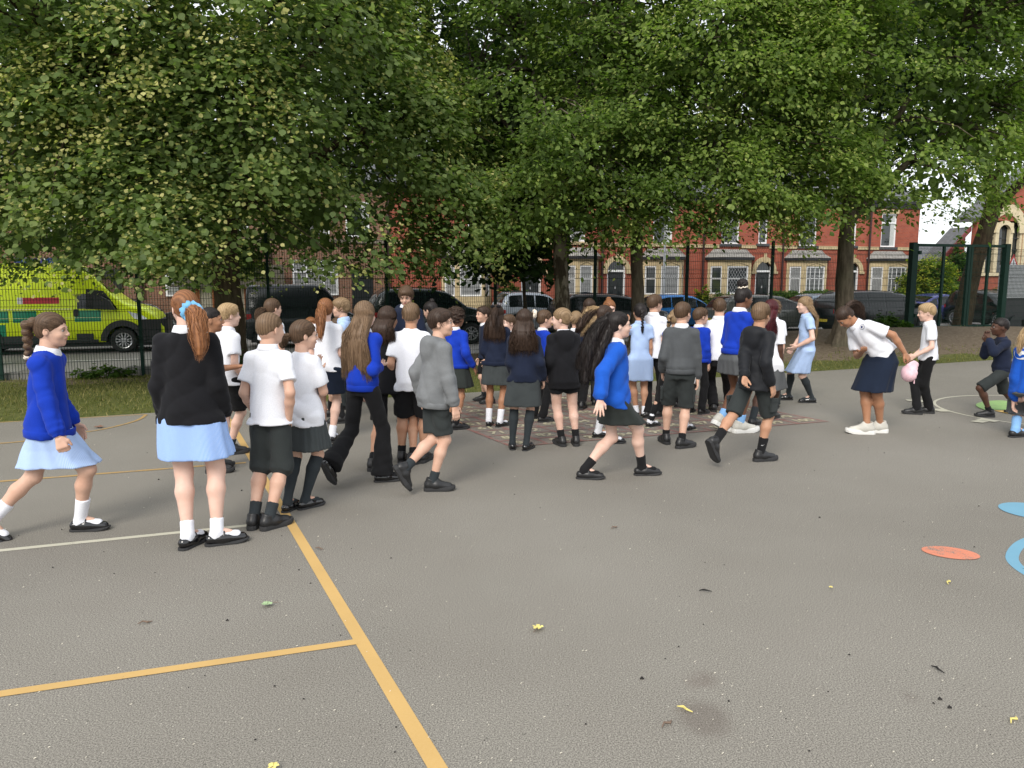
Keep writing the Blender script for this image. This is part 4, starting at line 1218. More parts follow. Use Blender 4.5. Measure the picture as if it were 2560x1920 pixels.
m_hornb = leaf_mat('hornbeam_leaves', [(0.0, (0.046, 0.078, 0.018)), (0.45, (0.130, 0.195, 0.044)), (0.78, (0.240, 0.310, 0.078)), (0.9, (0.28, 0.32, 0.085)), (1.0, (0.42, 0.43, 0.15))])
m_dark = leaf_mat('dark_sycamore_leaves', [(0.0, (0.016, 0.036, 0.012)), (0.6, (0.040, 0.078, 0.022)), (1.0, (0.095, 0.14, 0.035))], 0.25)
m_ylw = leaf_mat('golden_ivy_leaves', [(0.0, (0.04, 0.09, 0.015)), (0.5, (0.15, 0.22, 0.03)), (1.0, (0.50, 0.48, 0.06))])
m_hedge = leaf_mat('hedge_leaves', [(0.0, (0.025, 0.06, 0.012)), (0.6, (0.07, 0.13, 0.02)), (1.0, (0.15, 0.22, 0.04))])
def bark_mat(name, c0, c1, scale=1.0, patch=None):
    t = NT(name); o = t.coord('Object')
    v = t.scaled(o, (9 * scale, 9 * scale, 1.6 * scale))
    n = t.noise(v, 2.2, 5, 0.7); n2 = t.noise(o, 1.6, 3); n3 = t.noise(o, 11, 4, .7)
    c = t.ramp(n, [(0.3, c0), (0.7, c1)])
    c = t.mix(t.ramp(n2, [(0.5, 0.0), (0.75, 0.5)]), c, (0.09, 0.10, 0.055))
    spk = t.ramp(n3, [(0.68, 0.0), (0.74, 0.6)])
    c = t.mix(spk, c, tuple(min(1, x * 2.2) for x in c1))
    if patch:
        np_ = t.noise(t.scaled(o, (3.2, 3.2, 1.6)), 1.0, 4, .6)
        c = t.mix(t.ramp(np_, [(.50, 0.0), (.54, 1.0)]), c, t.mix(t.noise(o, 14, 3), patch, tuple(x * .6 for x in patch)))
    t.set(c, 0.95, spec=0.1); t.bump(n, 0.9, 0.03)
    return t.m
m_barkp = bark_mat('peeling_bark', (0.022, 0.018, 0.013), (0.075, 0.06, 0.042), 0.9, (0.21, 0.185, 0.14))
m_bark = bark_mat('brown_bark', (0.030, 0.022, 0.015), (0.115, 0.085, 0.055))
m_bark2 = bark_mat('grey_brown_bark', (0.055, 0.045, 0.033), (0.18, 0.15, 0.11), 0.8)

LEAF = np.array([(0, 0, 0), (0.34, 0.22, 0.05), (0.42, 0.55, 0.07), (0, 1.0, -0.03), (-0.42, 0.55, 0.07), (-0.34, 0.22, 0.05)], dtype=np.float32)
LEAF[:, 0] *= 1.15
SLIM = LEAF * np.array([0.62, 1, 1], dtype=np.float32)
def leaf_mesh(name, pos, nrm, dirn, size, tone, mat, shape=LEAF):
    n = len(pos)
    d = unit(dirn - (dirn * nrm).sum(1, keepdims=True) * nrm)
    w = np.cross(d, nrm)
    s = size[:, None, None]
    V = pos[:, None, :] + s * (shape[None, :, 0:1] * w[:, None, :] + shape[None, :, 1:2] * d[:, None, :] + shape[None, :, 2:3] * nrm[:, None, :])
    k = len(shape)
    if k == 6:
        base = np.arange(n)[:, None] * 6
        fa = np.concatenate([base + np.array([0, 1, 2, 3]), base + np.array([0, 3, 4, 5])])
    else:
        base = np.arange(n)[:, None] * k; fa = base + np.arange(k)
    return np_mesh(name, V.reshape(-1, 3), fa, mat, False, face_attrs={'tone': np.concatenate([tone, tone]) if k == 6 else tone})
def clumps_to_leaves(C, O, rad, nper, size, tone0, droop=0.35, flat=0.45, pale=0.12, jit=0.16, hang=0.0):
    """C clump centres, O outward directions, rad sizes -> arrays for leaf_mesh"""
    n = len(C); N = n * nper
    idx = np.repeat(np.arange(n), nper)
    o = O[idx]; up = np.array([0, 0, 1.0])
    side = unit(np.cross(o, up) + 1e-6); fw = unit(o * np.array([1, 1, 0.25]))
    a = rng.normal(0, 0.5, N); b = rng.uniform(-0.9, 1.1, N); c = rng.normal(0, 0.34, N)
    r = rad[idx]
    off = side * (a * r)[:, None] + fw * (b * r * 0.8)[:, None] + up * (c * r * flat)[:, None]
    off[:, 2] -= droop * r * np.clip(b, 0, None) ** 1.5 + 0.15 * r * a * a
    if hang > 0: off[:, 2] -= hang * r * rng.uniform(0, 1, N) ** 1.5
    p = C[idx] + off
    nr = unit(up * rng.uniform(0.3, 1.1, N)[:, None] + o * rng.uniform(0.1, 0.95, N)[:, None] + rng.normal(0, 0.38, (N, 3)))
    dr = unit(fw * rng.uniform(0.1, 1, N)[:, None] + side * rng.normal(0, 0.6, N)[:, None] - up * rng.uniform(0.1, 0.9, N)[:, None])
    s = size * rng.uniform(0.55, 1.45, N)
    tone = np.clip(tone0[idx] + rng.normal(0, jit, N), 0, 0.78)
    cf = np.where(rng.uniform(0, 1, n) < .38, 2.3, .22)[idx]; pl = rng.uniform(0, 1, N) < 1.3 * cf * pale * (0.3 + 1.6 * np.clip(tone0[idx], 0, 1)) * (b > -0.2)
    tone[pl] = rng.uniform(0.84, 1.0, pl.sum())
    s[pl] *= 0.62
    return p, nr, dr, s, tone
def noise3(p, sc, seed=0):
    q = p * sc; s = np.zeros(len(p))
    rr = np.random.default_rng(seed)
    for k in range(5):
        k3 = rr.normal(0, 1, (3,)) * (1.0 + 0.5 * k); ph = rr.uniform(0, 6.28)
        s += np.sin(q @ k3 + ph) / (1 + 0.35 * k)
    return s / 2.6
def bell_crown(centre, prof, zs, n_clump, seed, shift=(0, 0), squash=(1, 1), front=0.72, inner=0.2, rmod=0.22, lobes=36, lr=(.6, 1.05), lz=1.15, bg=.34):
    """clump centres on a bell-shaped crown. prof: list of (z, radius)"""
    rr = np.random.default_rng(seed); C = []; O = []; DP = []
    z_lo, z_hi = prof[0][0], prof[-1][0]
    tot = 0
    while tot < n_clump:
        m = n_clump * 3
        z = rr.uniform(z_lo, z_hi, m); th = rr.uniform(0, 2 * np.pi, m)
        rad = np.interp(z, [a for a, b in prof], [b for a, b in prof])
        keep = rr.uniform(0, 1, m) < rad / max(b for a, b in prof)
        isfront = np.sin(th) < 0.25
        keep &= np.where(isfront, True, rr.uniform(0, 1, m) < (1 - front) / front * 1.4)
        z, th, rad, isf = z[keep], th[keep], rad[keep], isfront[keep]
        base = np.stack([np.cos(th), np.sin(th), z * 0.55], 1)
        md = 1 + rmod * noise3(base * np.array([2.2, 2.2, 1.0]), 1.0, seed) + 0.06 * noise3(base, 4.0, seed + 1)
        dep = np.where(rr.uniform(0, 1, len(z)) < inner, rr.uniform(0.35, 0.85, len(z)), rr.uniform(0.86, 1.04, len(z)))
        R_ = rad * md * dep
        f = (z - z_lo) / (z_hi - z_lo)
        p = np.stack([centre[0] + shift[0] * f + np.cos(th) * R_ * squash[0], centre[1] + shift[1] * f + np.sin(th) * R_ * squash[1], z], 1)
        gap = (noise3(p, 1.15, seed + 9) < -0.62) & (rr.uniform(0, 1, len(z)) < .85) & (z > z_lo + .8)
        z, th, dep, f, p = z[~gap], th[~gap], dep[~gap], f[~gap], p[~gap]
        C.append(p); O.append(unit(np.stack([np.cos(th), np.sin(th), 0.25 + 0.5 * (f - 0.4)], 1))); DP.append(dep * (0.9 + 0.5 * noise3(p, 1.3, seed + 5) + 0.0))
        tot += len(z)
    C, O, DP = np.concatenate(C)[:n_clump], np.concatenate(O)[:n_clump], np.concatenate(DP)[:n_clump]
    # gather most of the clumps into boughs: rounded lobes with gaps between them
    LI = rr.permutation(len(C)); LI = LI[DP[LI] > .8][:lobes]; LC = C[LI] - O[LI] * .35 * lr[1]; LR = rr.uniform(lr[0], lr[1], len(LI)); LT = rr.normal(0, .16, len(LI))
    k = rr.uniform(0, 1, n_clump) > bg
    li = rr.integers(0, len(LI), n_clump)
    d = unit(rr.normal(0, 1, (n_clump, 3)) + O[LI][li] * 1.1 + np.array([0, 0, .15]))
    q = LC[li] + d * LR[li][:, None] * rr.uniform(.72, 1.05, n_clump)[:, None] * np.array([1, 1, lz])
    q[:, 2] = np.maximum(q[:, 2], z_lo - .05 + .15 * rr.uniform(0, 1, n_clump))
    C = np.where(k[:, None], q, C); O = np.where(k[:, None], unit(d + O[LI][li] * .5 + np.array([0, 0, .2])), O); DP = np.where(k, .9 + LT[li] * .9, DP)
    return C, O, DP
def limb(mb, a, b, r0, r1, seed, sag=0.3, n=7, sides=7):
    rr = random.Random(seed); a, b = Vector(a), Vector(b); pts = []
    L = (b - a).length
    for i in range(n + 1):
        t_ = i / n; p = a.lerp(b, t_)
        p.z += math.sin(math.pi * t_) * L * sag * 0.25
        if 0 < i < n: p += Vector((rr.uniform(-1, 1), rr.uniform(-1, 1), rr.uniform(-1, 1))) * L * 0.022
        pts.append(p)
    mb.tube(pts, [r0 + (r1 - r0) * (i / n) ** 0.8 for i in range(n + 1)], sides)
    return pts
def tree(name, base, r, forkz, tops, crown, mat, bark, label, size, nper, shape=LEAF, cl_r=(0.3, 0.55), tone=0.35, pale=0.12, droop=0.35, hang=0.0, flat=0.45, flare=1.5, lean=(0, 0), group='trees along the playground fence', twigs=160, sides=14, kind=None, extra=None, core=1.0):
    root = empty(name, base, 0, label, 'tree', group)
    bx = Vector(base)
    mb = MB(); pts = []; rad = []
    n = 14
    for i in range(n + 1):
        t_ = i / n; z = forkz * t_
        pts.append(Vector((lean[0] * t_ ** 1.3 + 0.03 * math.sin(z * 2.1), lean[1] * t_, z - 0.25 * (i == 0))))
        rad.append(r * (1 + (flare - 1) * math.exp(-z / 0.22)) * (1 - 0.22 * t_) * (1 + 0.04 * math.sin(z * 7)))
    # flared, buttressed trunk
    vs = []; fs = []; K = 22
    for i, (p, q) in enumerate(zip(pts, rad)):
        for k in range(K):
            a = 2 * math.pi * k / K
            bt = 1 + (0.22 * math.exp(-p.z / 0.35) * math.sin(a * 5 + 1.3) if p.z < 1.5 else 0) + 0.03 * math.sin(a * 9 + p.z * 2)
            vs.append((p.x + q * bt * math.cos(a), p.y + q * bt * math.sin(a), p.z))
    for i in range(n):
        for k in range(K): fs.append((i * K + k, i * K + (k + 1) % K, (i + 1) * K + (k + 1) % K, (i + 1) * K + k))
    mb.add(vs, fs); mb.build('trunk', bark, root, smooth=True)
    top = pts[-1]
    C, O, D = crown
    mb = MB(); rr = random.Random(int(base[0] * 10))
    mains = []
    for j, tp in enumerate(tops):
        st = pts[-1 - (j % 4)] + Vector((0, 0, -0.1))
        mains.append(limb(mb, st, Vector(tp) - bx, r * 0.62, r * 0.12, j + 3, 0.2, 9, 8))
    mp = [p for m in mains for p in m[2:]] + [top]
    sel = list(range(0, len(C), max(1, len(C) // twigs)))
    for i in sel:
        c = Vector(C[i]) - bx
        c = c - Vector(O[i]) * 0.15
        q = min(mp, key=lambda p: (p - c).length + (0.8 if p.z > c.z + 0.8 else 0))
        limb(mb, q, c, 0.035, 0.007, i, 0.25, 5, 5)
    mb.build('branches', bark, root, smooth=True)
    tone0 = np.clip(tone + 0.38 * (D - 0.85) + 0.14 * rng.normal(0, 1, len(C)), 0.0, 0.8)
    rad_ = rng.uniform(cl_r[0], cl_r[1], len(C))
    A = clumps_to_leaves(C, O, rad_, nper, size, tone0, droop, flat, pale, hang=hang)
    # larger leaves deep in the crown, inner shade put into their darker tone
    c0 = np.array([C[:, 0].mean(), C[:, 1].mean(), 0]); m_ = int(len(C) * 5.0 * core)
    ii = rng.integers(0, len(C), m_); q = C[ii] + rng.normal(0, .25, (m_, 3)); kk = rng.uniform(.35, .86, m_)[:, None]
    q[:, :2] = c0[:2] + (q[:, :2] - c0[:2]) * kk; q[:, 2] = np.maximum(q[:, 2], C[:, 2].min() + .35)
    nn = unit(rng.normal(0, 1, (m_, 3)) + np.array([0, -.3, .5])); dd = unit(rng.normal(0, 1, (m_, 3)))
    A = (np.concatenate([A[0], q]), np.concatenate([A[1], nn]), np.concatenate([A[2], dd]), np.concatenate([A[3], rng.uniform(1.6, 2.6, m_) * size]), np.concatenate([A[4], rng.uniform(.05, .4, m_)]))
    pos = A[0] - np.array(base)
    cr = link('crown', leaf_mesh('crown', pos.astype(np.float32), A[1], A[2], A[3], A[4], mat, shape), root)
    cr['kind'] = 'stuff'
    return root
def wterr(x, y): s, w = W2S((x, y)); return terr(s, w)

# big lime tree on the left: a bell of hanging boughs down to head height
bp = (-5.25, 14.3); lz = wterr(*bp)
prof = [(1.85, 4.05), (2.6, 4.5), (3.8, 4.6), (5.2, 4.6), (7.0, 4.3), (9.0, 3.0), (10.6, 1.0)]
cr = bell_crown((bp[0] - 0.65, bp[1] + 0.2), prof, None, 2350, 11, front=0.74, inner=0.24, lobes=88, lr=(.5, 1.0), lz=1.4, bg=.26)
# lower hem and outer sprays placed a little unevenly
tree('lime_tree', (bp[0], bp[1], lz), 0.27, 3.4, [(-7.6, 13, 5.5), (-3.0, 13.2, 5.6), (-5.5, 12, 7.2), (-4.6, 16, 7.5), (-8.4, 15, 4.6), (-2.2, 15, 4.5), (-5.8, 11.0, 4.4)], cr, m_lime, m_bark, 'huge lime tree with yellow bracts hanging to head height, left half of the photo', 0.080, 92, cl_r=(0.34, 0.62), tone=0.52, pale=0.24, core=.45, droop=0.55, hang=0.55, flare=1.25, flat=0.55, twigs=260)

prof3 = lambda z0, R_, zt=10.5: [(z0, R_ * .70), (z0 + 0.8, R_ * .92), (z0 + 2.4, R_), (z0 + 4.2, R_ * .97), (z0 + 6, R_ * .75), (zt, R_ * .2)]
b2 = (1.02, 16.0)
cr = bell_crown((0.6, 15.7), prof3(2.3, 2.7), None, 740, 21, shift=(-0.3, -0.5), front=.72, inner=.25)
tree('hornbeam_tree', (*b2, wterr(*b2)), 0.165, 3.2, [(0.2, 15, 6), (1.6, 15.2, 7), (-0.8, 16, 5.6)], cr, m_hornb, m_barkp, 'tree with patchy peeling bark on its trunk, nearest right of the lime crown', 0.080, 66, SLIM, tone=0.34, pale=0.08, droop=0.5, hang=0.3, flare=1.2, cl_r=(.32, .58))
b3 = (2.68, 16.6)
cr = bell_crown((3.3, 15.9), prof3(2.5, 3.15), None, 1060, 31, shift=(0.8, -0.6), front=.74, inner=.22)
tree('hornbeam_tree', (*b3, wterr(*b3)), 0.145, 3.4, [(2.2, 15.5, 6.5), (4.0, 15, 6.5), (5.2, 15.5, 5.5)], cr, m_hornb, m_bark2, 'slender straight trunked tree under the pale green crown, left of the soot grey bay', 0.080, 68, SLIM, tone=0.58, pale=0.18, droop=0.55, hang=0.35, flare=1.2, cl_r=(.32, .58))
b4 = (7.05, 16.4)
cr = bell_crown((6.75, 16.0), prof3(2.85, 3.0), None, 1080, 41, shift=(0.2, -0.6), front=.74, inner=.22)
tree('hornbeam_tree', (*b4, wterr(*b4)), 0.175, 3.4, [(6, 15.2, 6), (8.4, 15.2, 6.2), (7.2, 16, 7.5), (9.4, 16, 5)], cr, m_hornb, m_bark2, 'tree with grey speckled trunk and flared roots on the bare earth bank', 0.088, 62, SLIM, tone=0.46, pale=0.13, droop=0.5, hang=0.3, flare=1.9, cl_r=(.34, .6))
b5 = (13.3, 22.9)
cr = bell_crown((14.2, 22.5), prof3(5.0, 4.0, 12.5), None, 300, 51, shift=(0.6, -0.4), front=.7, inner=.2)
tree('sycamore_tree', (*b5, wterr(*b5)), 0.27, 4.4, [(12.2, 22, 8), (16.5, 22, 6.2), (14, 22, 9)], cr, m_dark, m_bark, 'dark sycamore with a leaning forked trunk behind the green gate', 0.125, 46, tone=0.5, pale=0.0, droop=0.4, flare=1.3, lean=(0.75, 0), cl_r=(.5, .85), twigs=120)
b6 = (1.42, 21.6)
cr = bell_crown((-1.2, 20.6), prof3(4.0, 4.3, 12.5), None, 520, 61, shift=(0.3, -0.5), front=.72, inner=.25)
tree('sycamore_tree', (*b6, -0.6), 0.2, 4.2, [(-3.4, 20, 8), (0.5, 19, 7), (2.0, 20, 6), (-1, 20, 9), (-4, 20.5, 6)], cr, m_dark, m_bark, 'dark sycamore with spreading limbs seen between the lime and the peeling trunk', 0.12, 46, tone=0.42, pale=0.0, droop=0.4, flare=1.3, cl_r=(.5, .8), twigs=150)
# dark low boughs hanging round the peeling trunk
b7 = (0.1, 19.4)
cr = bell_crown((0.05, 17.9), [(1.9, .75), (2.6, 1.05), (3.6, 1.15), (4.6, 0.9)], None, 78, 71, front=.6, inner=.4)
tree('sycamore_sapling', (0.3, 18.3, -0.45), 0.05, 2.4, [(0.1, 17.9, 3.8)], cr, m_dark, m_bark, 'low dark leafy sycamore growth left of the peeling trunk', 0.15, 46, tone=0.35, pale=0.0, droop=0.5, hang=0.5, flare=1.2, cl_r=(.35, .55), twigs=40, group=None)
# trees outside and behind the frame edges keep the crowns going
b8 = (-13.5, 19.5)
cr = bell_crown((-13.2, 19.0), prof3(2.6, 5.0, 11.5), None, 420, 81, front=.7, inner=.2)
tree('lime_tree', (*b8, -0.5), 0.25, 3.6, [(-11, 18, 6), (-15, 19, 7)], cr, m_lime, m_bark, 'darker lime tree seen past the left edge of the big lime crown', 0.11, 52, tone=0.25, pale=0.08, droop=0.5, hang=.4, flare=1.3, cl_r=(.5, .8), twigs=60)
b9 = (18.6, 25.0)
cr = bell_crown((18.2, 24.4), prof3(6.6, 4.0, 13.0), None, 120, 91, front=.7, inner=.2)
tree('sycamore_tree', (*b9, -0.3), 0.25, 5, [(17, 24, 9), (20, 24, 8)], cr, m_dark, m_bark, 'dark sycamore whose boughs enter at the upper right edge', 0.13, 44, tone=0.45, pale=0.0, droop=0.4, flare=1.3, cl_r=(.5, .85), twigs=80)
# rear row beyond the road: closes the crowns from behind
for i, (x, y, R_, z0) in enumerate(((4.6, 22.8, 3.8, 4.6), (9.8, 23.6, 3.4, 4.9))):
    cr = bell_crown((x, y), prof3(z0, R_, 12.0), None, 330, 101 + i, front=.62, inner=.3)
    x = (3.67, 10.0)[i]; tree('sycamore_tree', (x, y, -0.6), 0.13, 4.6, [(x - 1, y, 8), (x + 1.2, y, 7.5)], cr, m_dark, m_bark, ['dark sycamore crown closing the gap behind the pale green crown', 'dark sycamore crown behind the speckled trunk tree'][i], 0.13, 44, tone=0.3, pale=0.0, droop=0.4, flare=1.2, cl_r=(.5, .85), twigs=60)

# ------------------------------------------------------------------ garden bushes, hedges and ivy
def bush(name, cat, label, base, rx, ry, rz_, n, nper, size, mat, tone=0.4, box=False, rot=0.0, pale=0.0):
    root = empty(name, base, rot, label, cat)
    rr = np.random.default_rng(int(abs(base[0]) * 100) + n)
    if box:
        p = np.stack([rr.uniform(-rx, rx, n), rr.uniform(-ry, ry, n), rr.uniform(0, rz_, n)], 1)
        fr = rr.uniform(0, 1, n); p[fr < .5, 1] = -ry; p[fr > .75, 2] = rz_
        o = np.tile(np.array([0, -1.0, 0.5]), (n, 1)); o = unit(o + rr.normal(0, .3, (n, 3)))
    else:
        d = unit(rr.normal(0, 1, (n, 3))); d[:, 2] = np.abs(d[:, 2])
        k = rr.uniform(0.55, 1.0, n)[:, None]
        md = (1 + 0.18 * noise3(d * 2, 1.5, n))[:, None]
        p = d * k * md * np.array([rx, ry, rz_]); o = unit(d + np.array([0, 0, .2]))
    A = clumps_to_leaves(p, o, np.full(n, max(.12, min(rx, rz_) * .28)), nper, size, np.clip(tone + rr.normal(0, .15, n), 0, .8), .3, .7, pale)
    c = link('foliage', leaf_mesh('foliage', A[0].astype(np.float32), A[1], A[2], A[3], A[4], mat), root); c['kind'] = 'stuff'
    mb = MB()
    for i in range(5): mb.tube([(0, 0, -.1), (rr.uniform(-rx, rx) * .5, 0, rz_ * .7)], [.03, .01], 5)
    mb.build('stems', m_bark, root)
    return root
def onw(u, w, z): p = S2W(S_of(u, w), w, z); return (p.x, p.y, z)
bush('golden_bush', 'bush', 'bright yellow green rounded bush in front of the leaded bay', onw(1752, 16.9, -.2), 0.62, .5, 1.25, 60, 60, .09, m_ylw, .45)
bush('green_bush', 'bush', 'mid green spreading bush beside the yellow one', onw(1808, 16.7, -.2), 1.0, .5, .95, 80, 60, .09, m_hedge, .55)
bush('conical_bush', 'bush', 'tall rounded green bush behind the silver crossover', onw(1286, 16.9, -.2), 0.72, .5, 1.5, 70, 60, .09, m_hedge, .35)
bush('garden_hedge', 'hedge', 'clipped green hedge in front of the two right hand bays', onw(2040, 16.6, -.2), 2.6, .35, .98, 190, 60, .08, m_hedge, .5, box=True, rot=SROT)
bush('garden_hedge', 'hedge', 'clipped green hedge between the green gate posts', onw(2350, 15.4, -.3), 1.9, .35, 1.15, 150, 60, .08, m_hedge, .6, box=True, rot=SROT)
bush('golden_ivy', 'ivy', 'yellow and green ivy mound right of the end house', onw(2322, 14.9, 0.5), 1.45, .7, 2.3, 210, 60, .11, m_ylw, .42, pale=.3)
bush('golden_ivy', 'ivy', 'dark green ivy climbing the porch behind the gate trunk', onw(2392, 15.4, 1.0), .8, .5, 2.6, 90, 60, .11, m_hedge, .5, pale=.2)
bush('flower_bush', 'bush', 'low pink and grey green bush by the right hand door', onw(2158, 16.8, .0), .5, .3, .75, 30, 50, .06, m_hedge, .5)
bush('green_bush', 'bush', 'small light green bush under the hall window', onw(2500, 15.0, -.1), .6, .35, 1.1, 50, 50, .08, m_hedge, .7)
bush('green_bush', 'bush', 'leafy green bush seen through the pickup windows of the black estate', onw(1020, 16.5, -.2), 1.2, .4, 1.3, 80, 50, .09, m_hedge, .4)
# low weeds along the foot of the fence
bush('weed_patch', 'weeds', 'dark green weeds at the foot of the left gate post', (*S2W(S_of(2225, -.3), -.3).xy, .2), .9, .25, .42, 60, 30, .07, m_hedge, .35, rot=SROT)
bush('weed_patch', 'weeds', 'dark brambles at the foot of the big lime trunk', (-4.9, 13.7, lz), .6, .3, .5, 36, 40, .07, m_dark, .5)
bush('weed_patch', 'weeds', 'tuft of weeds against the fence behind the left walking girl', (*S2W(-0.6, -.25).xy, -.33), .6, .2, .22, 26, 30, .06, m_hedge, .35, rot=SROT)

# grass blades over the verge
n = 52000
s_ = rng.uniform(-5, 24, n); f_ = rng.uniform(0, 1, n) ** 0.9
ew = -6.9 + 0.09 * s_; w_ = ew + 0.06 + f_ * (-ew - 0.1)
px = SO.x + SE.x * s_ + SN.x * w_; py = SO.y + SE.y * s_ + SN.y * w_
tt = f_
bv = 0.72 * np.clip((s_ - 4.5) / 3, 0, 1) * np.clip((tt - .08) / .22, 0, 1)
keep = (rng.uniform(0, 1, n) > bv * 1.35 + 0.02) & (noise3(np.stack([px, py, 0 * px], 1), 2.0, 3) > -0.9 + bv * 1.8)
px, py, s_, w_ = px[keep], py[keep], s_[keep], w_[keep]; n = len(px)
pz = np.array([terr(a, b) + 0.01 for a, b in zip(s_, w_)])
h_ = rng.uniform(0.025, 0.07, n); az = rng.uniform(0, 6.28, n)
wx_, wy_ = np.cos(az) * .008, np.sin(az) * .008
lx, ly = rng.normal(0, .022, n), rng.normal(0, .022, n)
V = np.stack([np.stack([px - wx_, py - wy_, pz], 1), np.stack([px + wx_, py + wy_, pz], 1), np.stack([px + lx, py + ly, pz + h_], 1)], 1).reshape(-1, 3)
m_blade = leaf_mat('grass_blades', [(0, (.07, .085, .024)), (.5, (.15, .155, .048)), (1, (.30, .25, .11))], .25, .8)
o = link('grass', np_mesh('grass', V, np.arange(n * 3).reshape(-1, 3), m_blade, face_attrs={'tone': np.clip(rng.normal(.5, .25, n), 0, 1)})); o['kind'] = 'stuff'
